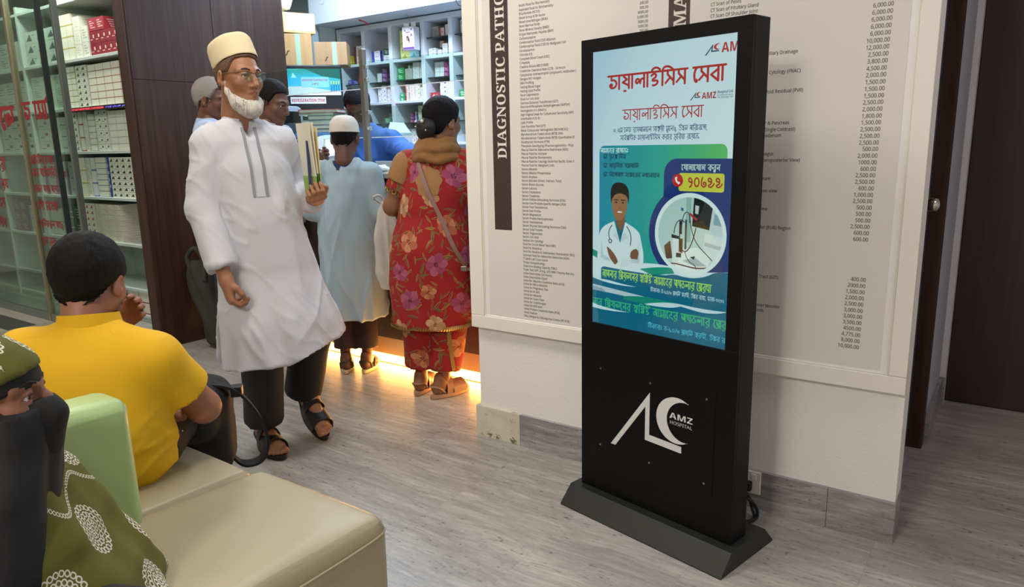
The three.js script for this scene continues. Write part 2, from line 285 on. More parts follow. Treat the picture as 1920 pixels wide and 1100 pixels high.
{
  const X0 = -1.58, XM = -0.825, X1 = -0.075, Y0 = 0.572, Y1 = 2.1, Z = 0.006;
  const sheet = (xa, xb, draw) => {
    const W = 1024, H = 2048, sx = W / (xb - xa), sy = H / (Y1 - Y0);
    const t = canvasTexture(W, H, (g) => {
      g.fillStyle = '#e2ddd5'; g.fillRect(0, 0, W, H);
      draw(g, (x) => (x - xa) * sx, (y) => (Y1 - y) * sy, sx, sy);
    });
    const geo = new THREE.PlaneGeometry(xb - xa, Y1 - Y0); geo.translate((xa + xb) / 2, (Y0 + Y1) / 2, Z + 0.0012);
    return [geo, std(0xffffff, 0.5, { map: t })];
  };
  // text drawn at real size: the canvas has different scales across and up
  const write = (g, sx, sy, s, x, y, size, align = 'left', font = 'sans-serif', color = '#3a3130') => {
    g.save(); g.translate(x, y); g.scale(1, sy / sx); g.font = `${size * sx}px ${font}`; g.fillStyle = color; g.textAlign = align; g.textBaseline = 'middle'; g.fillText(s, 0, 0); g.restore();
  };
  const fit = (g, sx, sy, s, x, y, size, width, align) => {   // squeezed lettering of the printed list
    g.save(); g.translate(x, y); g.scale(0.86, sy / sx); g.font = `${size * sx}px sans-serif`; g.fillStyle = g.strokeStyle = '#342c2b'; g.lineWidth = 0.5; g.textAlign = align; g.textBaseline = 'middle'; g.fillText(s, 0, 0); g.strokeText(s, 0, 0); g.restore();
  };
  const strip = (g, px, py, sx, sy, xa, xb, ya, yb, s, ytext) => {
    g.fillStyle = '#43302f'; g.fillRect(px(xa), py(yb), (xb - xa) * sx, (yb - ya) * sy);
    g.save(); g.translate(px((xa + xb) / 2), py(ytext)); g.scale(1, sy / sx); g.rotate(-Math.PI / 2);
    g.font = `bold ${0.06 * sx}px serif`; g.fillStyle = '#e6e0d6'; g.textAlign = 'left'; g.textBaseline = 'middle'; g.fillText(s, 0, 0.003 * sx); g.restore();
  };
  const left = sheet(X0, XM, (g, px, py, sx, sy) => {
    strip(g, px, py, sx, sy, -1.542, -1.456, 0.936, 2.1, 'DIAGNOSTIC PATHOLOGY TEST', 1.222);
    LISTED.forEach((s, i) => fit(g, sx, sy, s, px(-1.404), py(1.778 - i * 0.01489), 0.0124, 0, 'left'));
    'Ascitic Fluid for Biochemistry|Ascitic Fluid'.split('|').slice(0, 1).forEach((s, i) => fit(g, sx, sy, s, px(-1.404), py(1.793 + i * 0.0149), 0.0124, 0, 'left'));
    ['200.00', '500.00', '6000.00', '3,000.00', '3000.00', '1000.00', '700.00'].forEach((s, i) => fit(g, sx, sy, s, px(-0.871), py(1.742 - i * 0.0151), 0.0124, 0, 'right'));
  });
  const right = sheet(XM, X1, (g, px, py, sx, sy) => {
    strip(g, px, py, sx, sy, -0.797, -0.722, 0.936, 2.1, 'DIAGNOSTIC IMAGING', 1.215);
    PRICES.forEach((s, i) => fit(g, sx, sy, s, px(-0.119 - i * 0.0005), py(1.647 - i * 0.0192), 0.0165, 0, 'right'));
    PRICES2.forEach((s, i) => fit(g, sx, sy, s, px(-0.134 - i * 0.0004), py(0.851 - i * 0.0195), 0.0165, 0, 'right'));
    ['CT Scan of Pelvis', 'CT Scan of Pituitary Gland', 'CT Scan Of Shoulder Joint', 'CT Scan of Temporal Bone'].forEach((s, i) => fit(g, sx, sy, s, px(-0.653), py(1.707 - i * 0.0178), 0.0155, 0, 'left'));
    for (const [s, x, y] of [['Biliary Drainage', -0.373, 1.541], ['Cytology (FNAC)', -0.362, 1.483], ['Void Residual (PVR)', -0.351, 1.425], ['Liver & Pancreas', -0.387, 1.329], ['(Single Contrast)', -0.368, 1.309], ['Duodenum', -0.409, 1.29], ['Esophagus', -0.43, 1.233], ['(Anteroposterior View)', -0.348, 1.213], ['Urogram', -0.436, 1.155], ['Common view', -0.413, 1.116], ['Lateral view', -0.44, 1.058], ['Bladder (KUB) Region', -0.364, 0.998], ['GI Tract (GIT)', -0.395, 0.836], ['Holter Monitor', -0.384, 0.738], ['Limb', -0.437, 0.721]]) fit(g, sx, sy, s, px(x), py(y), 0.0155, 0, 'right');
  });
  const b = thing('price_board', 'large white framed price list board on the wall behind the black display stand', 'board', [-0.84, 1.3, 0]);
  const loc = (g) => g.translate(0.84, -1.3, 0);
  part('backing', loc(bx(-1.62, -0.03, 0.55, 2.16, -0.0138, Z, 0)), std(0xf2f0ee, 0.4), b);
  part('printed_sheet', loc(left[0]), left[1], b, 'printed diagnostic pathology test list');
  part('printed_sheet', loc(right[0]), right[1], b, 'printed test list with a price column');
  // frame of four mouldings with a stepped inner edge
  const bar = (x0, x1, y0, y1) => loc(bx(x0, x1, y0, y1, -0.0139, 0.016, 0.003));
  part('frame_rail', bar(-1.677, 0.0, 0.506, 0.562), M.frame, b);
  part('frame_rail', bar(-1.677, 0.0, 2.14, 2.2), M.frame, b);
  part('frame_stile', bar(-1.677, -1.606, 0.5625, 2.1395), M.frame, b);
  part('frame_stile', bar(-0.05, 0.0, 0.5625, 2.1395), M.frame, b);
  const lip = (x0, x1, y0, y1) => loc(bx(x0, x1, y0, y1, 0.0, 0.011, 0.002));
  part('inner_moulding', [lip(-1.606, -0.05, 0.562, 0.567), lip(-1.606, -0.05, 2.135, 2.14), lip(-1.606, -1.601, 0.567, 2.135), lip(-0.055, -0.05, 0.567, 2.135)], M.frame, b);
}

// ------------------------------------------------------------------ Bengali lettering as strokes (headline at y 0, foot at y 10)
const TRI = 'M5.5 0V10L.8 5.8L5.5 2.2';
const GLYPH = {   // [width, path]; 'pre' signs are drawn before their consonant
  'া': [3, 'M1.2 0V10'], 'ি': [3.2, 'M1.6 10V0C1.6-3.4 6-4.2 9-.6'], 'ী': [3.2, 'M1.4 10V0C1.4-3.4-3-4.2-5.6-1'],
  'ে': [3.2, 'M2.6 0C.3 1.6.2 6 1.2 9C1.8 10.4 2.9 9.6 2.2 8.4'],
  'ব': [7, TRI], 'র': [7, TRI + 'M2 11.6h1.2'], 'ক': [8.6, 'M5 0V10L.8 5.8L5 2.2M5 3.2C7.4 2 9 4.4 7.6 7'], 'ধ': [7, 'M5.5 0V10L1 6.8L3.6 4C1.4 4.4.8 2.4 2.2 1.2'],
  'ন': [7, 'M5.5 0V10M5.5 4.4C3.6 3.6 1.3 4.2 1.4 6C1.6 7.6 3.8 7.4 3.4 5.8'], 'ণ': [7, 'M5.5 0V10M5.5 6.8C2.6 9 .9 6 1.2 2C1.5.9 3 1.2 2.7 2.6'],
  'ম': [7.6, 'M6.2 0V10M6.2 7.2L2.6 7C.7 7 .8 9.6 2.3 9.5C3.8 9.2 3.2 6.4 2 4.2V0'], 'স': [8, 'M6.6 0V10M2.2 0V2.8L6.6 7.6M4.2 4.8L.8 8.6'],
  'ল': [9, 'M7.6 0V10M7.6 4.6C6 3 4.8 4.2 4.6 7C4.4 4.2 2.6 3 1.4 4.6C.4 6.8 2.6 7.8 3 6'], 'ত': [7.6, 'M3.4 0V1.6M6.2 2.4C7.8 7 3.6 10 1 7.6C-.2 4.6 2.8 2.8 4 4.6C4.8 6.2 2.8 7 2.2 5.6'],
  'দ': [7, 'M4.4 0V4.2C1.6 4 .4 6 2 7.4C3.6 8.6 5.6 8 6.6 10'], 'প': [7.6, 'M6.2 0V10M6.2 7C4 8.4 1.2 7 1.5 4.2L4.4 6V0M1.5 4.2V1.8'], 'য': [7.6, 'M6.2 0V10M6.2 8L1.2 5.4L4.6 3.4L2 1.2V0'],
  'য়': [7.6, 'M6.2 0V10M6.2 8L1.2 5.4L4.6 3.4L2 1.2V0M2.4 11.8h1.2'], 'ড': [7.8, 'M2.6 0V3.2C6.6 2.4 7.8 6 5.8 8.2C3.6 10 1 8.6 1.5 6.6C2 5.6 3.6 6 3 7.4'],
  'ঢ': [7.8, 'M1.6 0C1.4 7 2 9.4 4.6 9.2C7 8.6 6.6 4.8 4.6 5.2C3.2 5.6 3.4 7.2 4.6 7'], 'জ': [9, 'M1 3.4C1 8.8 5 8.8 5 5.2C5 2 2.6 2.6 2.8 5M5 5.2C6 7.4 8.6 6.2 7.6 3.2L7 0'],
  'হ': [7, 'M5.4 0C5.4 3 1.6 2.6 1.8 4.6C2 6 5.6 5 5.4 7C5 8.6 2 7.4 3.4 9.8L6.4 10'], 'শ': [9, 'M7.6 0V10M7.6 5.4C5.6 5.4 5 3 5.6 1.6M4.4 2.2C2.6.8.8 2.2 1.2 4C1.8 6 4.4 5.2 4.4 3.4V8.6'],
  'গ': [7.6, 'M6.2 0V10M1 6.4C2.6 9.2 4.6 7 4 4C3.6 1.8 1.2 2 1.2 3.8C1.3 5.2 3 4.8 2.9 3.7'], 'থ': [7.2, 'M6 0V10M6 8L2 5.8C4.4 4.6 4.2 1.4 2.2 1.4C.6 1.6.6 3.6 2 3.8'],
  'চ': [7.4, 'M3.8 0V2.6L.8 5.4M3.8 2.6C7 5.6 6.6 9.2 3.4 9C1.4 8.6 1 7 1 5.4'], 'ছ': [8.6, 'M3.8 0V2.6L.8 5.4M3.8 2.6C7 5.6 6.6 9.2 3.4 9C1.4 8.6 1 7 1 5.4M6 7.6C9 7 8.6 10 7 10'],
  'ট': [7.6, 'M5 0C5-3.4.8-3.2.8-1.2M1.6 0V4C1.6 9.4 6.8 9.2 5.8 5.6C5 3.6 2.8 4.4 3 6'], 'ঠ': [7, 'M3.2 0V2C.4 3.6.4 8.4 3.2 8.8C6.8 9 6.6 3 3.6 3.2M3.2 0C3.2-3.2 0-3.2 0-1'],
  'ই': [8, 'M1.2 2.6C2.6.8 5.4 1.2 4.6 3.4C4 4.8 1.8 4.8 2.2 6C2.8 6.8 4.8 5.6 5.8 6.6C6.6 7.8 4.8 10 2.4 9.4M1.4 0C1.6-3.2 5.4-4 7.6-1.2'], 'উ': [7.8, 'M2.6 0V3.2C6.6 2.4 7.8 6 5.8 8.2C3.6 10 1 8.6 1.5 6.6M2 0C2-3.2 5.6-4 7.4-1.4'],
  'এ': [7.6, 'M1.4 3.4C3 1.4 6.4 2 6.4 4.4V10M6.4 8L1.6 5V9', 1], 'আ': [10.4, 'M6.4 0V10M6.4 5.4C4.4 5.4 3.6 3.6 4.6 2M4.2 5.4C2.8 2.8.8 4 1.2 6.2C1.8 9.2 4.4 8.8 4.8 6.2M9.2 0V10'],
  'ষ': [7.6, 'M6.2 0V10M6.2 7C4 8.4 1.2 7 1.5 4.2L4.4 6V0M1.5 4.2V1.8M2 9L6 3'], 'ঙ': [7, 'M1 4C1 9 6 9 5.8 5C5.4 2.6 3 3 3.2 5'], 'ঃ': [3.6, 'M1 3.2a.9.9 0 1 0 1.8 0a.9.9 0 1 0-1.8 0M1 7.6a.9.9 0 1 0 1.8 0a.9.9 0 1 0-1.8 0', 1],
  ',': [3, 'M1.4 9.4L.8 11.6', 1], '-': [4.4, 'M.8 5.6H3.6', 1], '/': [4.4, 'M3.8 1L.6 10', 1], ' ': [4.6, '', 1],
  '০': [7, 'M3.4 2C.4 2 .4 9.2 3.4 9.2C6.4 9.2 6.4 2 3.4 2', 1], '১': [6.4, 'M4 5.6C1 6.2.8 2.2 2.8 2.2C5.4 2.4 6 8 2.6 10', 1], '২': [7, 'M1 3.2C2.6.8 6 2 5 4.6L1.6 7.6C3.6 7 5 8 6.4 10', 1],
  '৩': [7, 'M1 2.6C1 8 3.2 9.8 5.2 8.6C7 7 6 3.6 4 4.2C2.6 4.8 3.6 6.6 4.6 6', 1], '৬': [7, 'M2.2 1.6C.4 6 .8 9.6 3.8 9.4C7 9 6.2 4.8 3.8 5.6C2.6 6.2 3 7.6 4.2 7.4', 1],
  '৮': [7, 'M1.4 1.6C1.4 5.6 4.8 8.2 6.2 10C2.8 9.8 1 8 1.4 4.6', 1], '৯': [8, 'M4.4 4.6C4.2 1.4 1 1.4 1 3.4C1.2 5.6 4 5 4.4 4.6C4.4 8.6 1.2 6.6 1.4 8.4C2 10.4 5.6 9.8 6.8 6.6', 1],
};
const BELOW = { 'ু': 'M2.2 10.2C5.6 9.8 6 12.4 3.4 13.2', 'ূ': 'M2.4 11C4.4 10.4 4.6 12.6 3.2 12.6C2 12.4 4 11 6 12.8', 'ৃ': 'M4 10.6C2 11 3 12.6 5 12.8' };
// text items: letters; [ab] stacks two letters; ^ reph over the last letter; ~r and ~y are the joined r and y signs
function bangla(g, s, x, y, size, color, weight, squeeze = 1, align = 'left', slant = 0) {
  const k = size / 10, items = []; let w = 0;
  const chars = [...s.replaceAll('\u09cb', '\u09c7\u09be')];
  for (let i = 0; i < chars.length; i++) {
    let c = chars[i];
    if (c === 'য' && chars[i + 1] === '়') { c = 'য়'; i++; }
    if (c === '[') { items.push({ a: chars[i + 1], b: chars[i + 2], w: 7.6, bar: 1 }); i += 3; continue; }
    const last = items[items.length - 1];
    if (c === '^') { last.reph = 1; continue; }
    if (c === '~') { i++; if (chars[i] === 'r') last.ra = 1; else items.push({ path: 'M.6 3C3 2.4 3.4 5.6 2 8.6L4.6 10M4 3C5.6 6 5 9 3.6 12', w: 5, bar: 0, joined: 1 }); continue; }
    if (BELOW[c]) { last.below = (last.below ?? '') + BELOW[c]; continue; }
    const gl = GLYPH[c]; if (!gl) continue;
    const it = { path: gl[1], w: gl[0], bar: !gl[2] };
    if (c === 'ি' || c === 'ে') items.splice(items.length - (last.joined ? 2 : 1), 0, it); else items.push(it);
  }
  for (const it of items) { it.x = w; w += it.w; }
  const total = w * k * squeeze;
  g.save(); g.translate(align === 'center' ? x - total / 2 : align === 'right' ? x - total : x, y); g.transform(squeeze, 0, slant, 1, 0, 0); g.scale(k, k);
  g.strokeStyle = color; g.lineWidth = weight; g.lineCap = 'round'; g.lineJoin = 'round';
  const stroke = (p, dx, dy, sx, sy) => { g.save(); g.translate(dx, dy); g.scale(sx, sy); g.lineWidth = weight / Math.sqrt(sx * sy); g.stroke(new Path2D(p)); g.restore(); };
  for (const it of items) {
    if (it.a) { stroke(GLYPH[it.a][1], it.x + 0.6, 0, 0.8, 0.52); stroke(GLYPH[it.b][1], it.x + 1.2, 4.6, 0.75, 0.56); } else if (it.path) stroke(it.path, it.x, 0, 1, 1);
    if (it.below) stroke(it.below, it.x, 0, 1, 1);
    if (it.ra) stroke('M.6 10.6L5.6 8.6', it.x, 0, 1, 1);
    if (it.reph) stroke('M2-.4L5.4-3.4', it.x, 0, 1, 1);
    if (it.bar) stroke(`M-.3 0H${it.w + 0.3}`, it.x, 0, 1, 1);
  }
  g.restore();
  return total;
}
// the hospital mark: peak, foot line and crescent (unit square, y down)
function crescent(g, cx, cy, r) { g.beginPath(); g.arc(cx, cy, r, -0.9, 0.9, true); g.arc(cx + r * 0.42, cy, r * 0.8, 1.2, -1.2, false); g.closePath(); g.fill(); }
function mark(g, x, y, s, dark, red) {
  g.save(); g.translate(x, y); g.scale(1.45, 1); g.fillStyle = dark; g.beginPath();
  for (const [i, p] of [[0, 1], [0.62, 0], [0.66, 0], [0.6, 0.58], [1.12, 0.6], [1.1, 0.72], [0.48, 0.72], [0.54, 0.3], [0.13, 1]].entries()) g[i ? 'lineTo' : 'moveTo'](p[0] * s, p[1] * s);
  g.fill(); g.fillStyle = red; crescent(g, s * 1.0, s * 0.26, s * 0.3); g.restore();
}
function drawScreen(g, W, H) {
  // the printed page in fractions of the panel: u across, v down
  const X = (u) => u * W, Y = (v) => v * H;
  const sky = g.createLinearGradient(0, 0, W, H * 0.35); sky.addColorStop(0, '#bcd8f5'); sky.addColorStop(0.35, '#dceafd'); sky.addColorStop(1, '#e9f2ff');
  g.fillStyle = sky; g.fillRect(0, 0, W, H);
  const fitted = (s, u, v, w, size, col, wt, al = 'left') => bangla(g, s, X(u), Y(v), X(size), col, wt, (w * W) / bwidth(s, X(size)), al);
  g.textBaseline = 'alphabetic';
  mark(g, X(0.8), Y(0.026), X(0.054), '#3f5c7c', '#d3322f');
  g.font = `bold ${X(0.07)}px sans-serif`; g.fillStyle = '#c93a3a'; g.fillText('AMZ', X(0.902), Y(0.053));
  fitted('ডায়ালাইসিস সেবা', 0.124, 0.09, 0.806, 0.079, '#c5312f', 1.5);
  mark(g, X(0.715), Y(0.168), X(0.04), '#2f4f70', '#d3322f');
  g.font = `bold ${X(0.048)}px sans-serif`; g.fillStyle = '#b5252d'; g.fillText('AMZ', X(0.79), Y(0.189), X(0.09));
  g.font = `bold ${X(0.02)}px serif`; g.fillStyle = '#1d3557'; g.fillText('Hospital Ltd', X(0.886), Y(0.175), X(0.095)); g.fillRect(X(0.886), Y(0.18), X(0.095), 2);
  g.font = `italic ${X(0.017)}px serif`; g.fillText('For Amazing Care', X(0.886), Y(0.19), X(0.095));
  fitted('ডায়ালাইসিস সেবা', 0.238, 0.209, 0.564, 0.06, '#c0202b', 0.95);
  fitted('এ এম জেড হাসপাতালে সা[শর]য়ী মূল~yে, উ[নন]ত পরিবেশে,', 0.165, 0.27, 0.668, 0.027, '#3a5580', 1.15);
  fitted('সাব^[কষ]ণিক ডায়ালাইসিস করার সুবিধা রয়েছে', 0.22, 0.297, 0.561, 0.027, '#3a5580', 1.15);
  const rect = (u0, v0, u1, v1, r, c) => { g.fillStyle = c; g.beginPath(); g.roundRect(X(u0), Y(v0), X(u1 - u0), Y(v1 - v0), r); g.fill(); };
  const teal = g.createLinearGradient(X(0.04), 0, X(0.95), 0); teal.addColorStop(0, '#178fb0'); teal.addColorStop(0.5, '#2aa9a0'); teal.addColorStop(1, '#63c46c');
  rect(0.055, 0.331, 0.962, 0.79, X(0.04), teal);
  rect(0.55, 0.377, 1.2, 0.76, X(0.09), '#22397f'); g.beginPath(); g.arc(X(0.735), Y(0.629), X(0.285), 0, 7); g.fillStyle = '#22397f'; g.fill();
  g.fillStyle = '#e8f1fd'; g.fillRect(X(0.985), Y(0.345), X(0.02), Y(0.032));
  fitted('আমাদের রয়েছেঃ', 0.063, 0.341, 0.22, 0.025, '#e8f4ff', 1.5);
  fitted('সুদ[কষ] টিম', 0.135, 0.363, 0.13, 0.024, '#143252', 1.4); fitted('আধুনিক য[নত]~rপাতি', 0.135, 0.395, 0.23, 0.024, '#143252', 1.4); fitted('বিশেষ[জঙ] ডা[কত]ারের ত[তব]াবধান', 0.135, 0.427, 0.383, 0.024, '#143252', 1.4);
  for (const v of [0.369, 0.401, 0.433]) { g.strokeStyle = '#153a66'; g.lineWidth = X(0.005); g.beginPath(); g.arc(X(0.103), Y(v), X(0.013), 0.3, 5.6); g.stroke(); g.beginPath(); g.moveTo(X(0.095), Y(v)); g.lineTo(X(0.103), Y(v + 0.005)); g.lineTo(X(0.119), Y(v - 0.008)); g.stroke(); }
  fitted('যোগাযোগ করুন', 0.671, 0.397, 0.25, 0.031, '#d9efe6', 1.4);
  rect(0.654, 0.424, 0.95, 0.484, X(0.014), '#ddd64a');
  fitted('১০৬৯৯', 0.712, 0.432, 0.232, 0.066, '#b3262a', 1.25);
  g.fillStyle = '#d8232a'; g.beginPath(); g.arc(X(0.646), Y(0.449), X(0.037), 0, 7); g.fill();
  g.save(); g.translate(X(0.646), Y(0.449)); g.rotate(-0.6); g.strokeStyle = '#fff'; g.lineWidth = X(0.011); g.lineCap = 'round'; g.beginPath(); g.arc(X(0.012), 0, X(0.021), 2.2, 4.1); g.stroke(); g.fillStyle = '#fff'; g.fillRect(X(-0.01), X(-0.023), X(0.017), X(0.01)); g.fillRect(X(-0.01), X(0.013), X(0.017), X(0.01)); g.restore();
  // bands that sweep under the pictures
  const poly = (c, ...p) => { g.fillStyle = c; g.beginPath(); p.forEach((q, i) => (q.length === 2 ? g[i ? 'lineTo' : 'moveTo'](X(q[0]), Y(q[1])) : g.quadraticCurveTo(X(q[0]), Y(q[1]), X(q[2]), Y(q[3])))); g.fill(); };
  poly('#e4effb', [0, 0.72], [0.2, 0.75, 0.42, 0.745], [0.62, 0.735, 0.7, 0.76], [1, 0.74], [1, 1], [0, 1]);
  poly('#1f9a86', [0, 0.715], [0.1, 0.735], [0.1, 0.76], [0, 0.74]); poly('#1f9a86', [0.38, 0.768], [0.56, 0.746, 0.62, 0.75], [0.64, 0.768], [0.48, 0.785]);
  poly('#146c90', [0.072, 0.79], [0.072, 0.778, 0.1, 0.778], [0.36, 0.786, 0.58, 0.778], [0.62, 0.77, 0.66, 0.772], [0.8, 0.785, 0.9, 0.75], [0.94, 0.742, 1, 0.742], [1, 1], [0, 1], [0, 0.82], [0.04, 0.83, 0.12, 0.832], [0.072, 0.83, 0.072, 0.81]);
  poly('#dcebfa', [0.0, 0.806], [0.1, 0.832, 0.36, 0.836], [0.16, 0.846, 0.0, 0.825]);
  // round picture of the dialysis room
  const CX = 0.735, CV = 0.629, CR = 0.217;
  g.save(); g.beginPath(); g.arc(X(CX), Y(CV), X(0.242), 0, 7); g.fillStyle = '#eef5fc'; g.fill(); g.beginPath(); g.arc(X(CX), Y(CV), X(CR), 0, 7); g.clip();
  const px = (u) => X(CX - CR + u * 2 * CR), py = (v) => Y(CV) + X(CR) * (2 * v - 1);
  const room = g.createLinearGradient(px(0), py(0), px(1), py(1)); room.addColorStop(0, '#b7d3cf'); room.addColorStop(0.6, '#cfdfe2'); room.addColorStop(1, '#dfe9ee'); g.fillStyle = room; g.fillRect(px(0), py(0), X(2 * CR), X(2 * CR));
  const q = (c, ...p) => { g.fillStyle = c; g.beginPath(); p.forEach((r, i) => g[i ? 'lineTo' : 'moveTo'](px(r[0]), py(r[1]))); g.fill(); };
  q('#9cc0bd', [0.44, 0], [0.52, 0], [0.52, 0.6], [0.44, 0.6]); q('#20252d', [0.56, 0], [0.86, 0], [0.82, 0.42], [0.54, 0.38]); q('#d5dbe0', [0.84, 0.14], [1, 0.18], [1, 0.46], [0.8, 0.42]); q('#8fb0c0', [0.87, 0.2], [0.99, 0.24], [0.98, 0.36], [0.86, 0.34]);
  q('#e9edf2', [0.74, 0.46], [1, 0.5], [1, 0.9], [0.7, 0.8]); q('#c3cbd4', [0.74, 0.58], [0.98, 0.62], [0.98, 0.67], [0.73, 0.63]);
  q('#f4f7fb', [0.26, 0.84], [0.4, 0.7], [0.62, 0.66], [0.82, 0.74], [0.8, 1], [0.3, 1]); q('#b9c4cf', [0.4, 0.86], [0.6, 0.8], [0.78, 0.9], [0.6, 0.92]);
  q('#e8edf2', [0.24, 0.56], [0.34, 0.56], [0.34, 0.9], [0.24, 0.9]); q('#6b4a43', [0.1, 0.68], [0.2, 0.6], [0.24, 0.84], [0.14, 0.86]); q('#2b2f36', [0.22, 0.51], [0.34, 0.53], [0.34, 0.57], [0.22, 0.56]); q('#5c4038', [0.34, 0.56], [0.4, 0.56], [0.4, 0.76], [0.34, 0.74]); q('#40505c', [0.43, 0.3], [0.46, 0.3], [0.46, 0.7], [0.43, 0.7]); q('#2d3440', [0.34, 0.32], [0.38, 0.32], [0.38, 0.5], [0.34, 0.5]); q('#d0d6da', [0.58, 0.1], [0.64, 0.11], [0.63, 0.22], [0.58, 0.21]); q('#c13a33', [0.5, 0.2], [0.62, 0.28], [0.6, 0.31], [0.49, 0.23]); q('#3a6fb0', [0.36, 0.14], [0.4, 0.15], [0.4, 0.19], [0.36, 0.18]); q('#343a42', [0.3, 0.76], [0.38, 0.76], [0.38, 0.82], [0.3, 0.82]); q('#2c3036', [0.52, 0.8], [0.6, 0.78], [0.58, 0.83]);
  const cable = (c, w, ...p) => { g.strokeStyle = c; g.lineWidth = X(w); g.beginPath(); g.moveTo(px(p[0][0]), py(p[0][1])); g.bezierCurveTo(px(p[1][0]), py(p[1][1]), px(p[2][0]), py(p[2][1]), px(p[3][0]), py(p[3][1])); g.stroke(); };
  cable('#2a2023', 0.006, [0.36, 0.34], [0.3, 0.8], [0.5, 0.9], [0.6, 0.4]); cable('#3a2a2c', 0.005, [0.5, 0.25], [0.55, 0.66], [0.7, 0.66], [0.86, 0.82]); cable('#5b2a30', 0.007, [0.18, 0.92], [0.4, 0.88], [0.55, 1.0], [0.85, 0.9]); cable('#2a2023', 0.005, [0.26, 0.5], [0.26, 0.34], [0.36, 0.26], [0.42, 0.34]); cable('#3a2a2c', 0.004, [0.44, 0.74], [0.5, 0.94], [0.6, 0.84], [0.62, 0.96]); cable('#343a42', 0.005, [0.38, 0.5], [0.36, 0.12], [0.52, 0.14], [0.5, 0.34]);
  g.restore();
  // the doctor: white coat, folded arms, stethoscope
  const D = (u) => X(0.035 + u * 0.385), E = (v) => Y(0.477 + v * 0.3), dq = (c, p) => { g.fillStyle = c; g.fill(new Path2D(p.replace(/(-?[\d.]+) (-?[\d.]+)/g, (m, a, b) => `${D(+a).toFixed(1)} ${E(+b).toFixed(1)}`))); };
  dq('#1f6f86', 'M.4 .4L.62 .4L.56 .66L.46 .66Z');
  dq('#8f5f44', 'M.38 .28L.6 .28C.6 .38 .6 .44 .5 .54C.42 .46 .38 .4 .38 .28Z');
  dq('#a8714f', 'M.32 .1C.3 .3 .37 .4 .47 .41C.58 .4 .66 .3 .64 .1C.6 .02 .37 .02 .32 .1Z');
  dq('#15110e', 'M.31 .2C.24 -.05 .4 -.05 .48 -.05C.62 -.05 .71 .03 .66 .2C.65 .12 .62 .09 .5 .08C.38 .08 .33 .12 .31 .2Z');
  dq('#e6eef7', 'M.37 .42C.2 .47 .06 .5 .05 .64L.01 .88C.02 1 .16 .97 .3 1L.84 1C.98 .98 .99 .88 .97 .76L.9 .56C.84 .48 .7 .46 .6 .42L.5 .68Z');
  dq('#d2dde8', 'M.5 .68L.41 .54L.35 .6ZM.5 .68L.58 .54L.67 .6Z'); dq('#c9d5e2', 'M.1 .64L.14 .85L.3 .89L.28 .93L.08 .89ZM.88 .62L.86 .83L.56 .91L.9 .91Z');
  dq('#855640', 'M.22 .74C.32 .78 .42 .84 .46 .92L.4 .96C.32 .92 .24 .86 .22 .74ZM.72 .78C.8 .72 .86 .72 .88 .78L.86 .86L.7 .86Z'); dq('#dfe8f1', 'M.48 .92C.58 .86 .66 .84 .72 .84L.74 .92L.5 1Z');
  g.strokeStyle = '#33404b'; g.lineWidth = X(0.006); g.stroke(new Path2D(`M${D(0.33)} ${E(0.47)}C${D(0.24)} ${E(0.54)} ${D(0.25)} ${E(0.6)} ${D(0.28)} ${E(0.64)}M${D(0.63)} ${E(0.47)}C${D(0.72)} ${E(0.54)} ${D(0.74)} ${E(0.6)} ${D(0.71)} ${E(0.7)}`)); g.beginPath(); g.arc(D(0.29), E(0.67), X(0.012), 0, 7); g.stroke();
  g.fillStyle = '#2a1d16'; for (const u of [0.41, 0.55]) { g.beginPath(); g.ellipse(D(u), E(0.19), X(0.009), X(0.005), 0, 0, 7); g.fill(); g.fillRect(D(u) - X(0.017), E(0.155), X(0.034), X(0.006)); }
  g.fillStyle = '#f4efe9'; g.beginPath(); g.ellipse(D(0.485), E(0.305), X(0.019), X(0.005), 0, 0, 7); g.fill(); g.fillStyle = '#7d4c3a'; g.fillRect(D(0.463), E(0.255), X(0.018), X(0.005));
  poly('#146c90', [0.072, 0.8], [0.072, 0.777, 0.1, 0.777], [0.3, 0.783, 0.5, 0.781], [0.5, 0.83], [0.072, 0.826]);
  // slogan, address, and the repeat of the page below
  fitted('আপনার প~rিয়জনের [সব][সত]িই আমাদের পথচলার প~rেরণা', 0.082, 0.79, 0.81, 0.043, '#b7e866', 1.45);
  fitted('ঠিকানাঃ চ-৮০/৩ প~rগতি [সব]রণী, উ[তত]র বা[ডড]া, ঢাকা-১২১২', 0.468, 0.831, 0.51, 0.022, '#dcebf7', 1.3);
  poly('#c3d3e2', [0, 0.85], [0.44, 0.868], [0.4, 0.878, 0.3, 0.878], [0, 0.872]); poly('#9fb2c2', [0, 0.857], [0.08, 0.862], [0.12, 0.876], [0, 0.87]);
  poly('#1c8f7c', [0.26, 0.879], [0.36, 0.868, 0.46, 0.867], [0.64, 0.87], [0.5, 0.89, 0.44, 0.893], [0.34, 0.895, 0.26, 0.89]);
  poly('#d6e6f5', [0.42, 0.894], [0.56, 0.872, 0.68, 0.872], [0.84, 0.878, 1.0, 0.872], [0.92, 0.89, 0.82, 0.888], [0.74, 0.884, 0.69, 0.88], [0.64, 0.89, 0.6, 0.892], [0.5, 0.897, 0.42, 0.894]);
  fitted('নার প~rিয়জনের [সব][সত]িই আমাদের পথচলার প~rের', 0.0, 0.905, 1.0, 0.046, '#3fbf86', 1.5);
  poly('#dcebfa', [0.0, 0.924], [0.1, 0.938, 0.3, 0.936], [0.14, 0.948, 0.0, 0.942]);
  fitted('ঠিকানাঃ চ-৮০/৩ প~rগতি [সব]রণী, উ[তত]র বা', 0.453, 0.962, 0.55, 0.027, '#63c3e0', 1.3);
}
function bwidth(s, size) { const c = document.createElement('canvas'); return bangla(c.getContext('2d'), s, 0, 0, size, '#000', 1); }

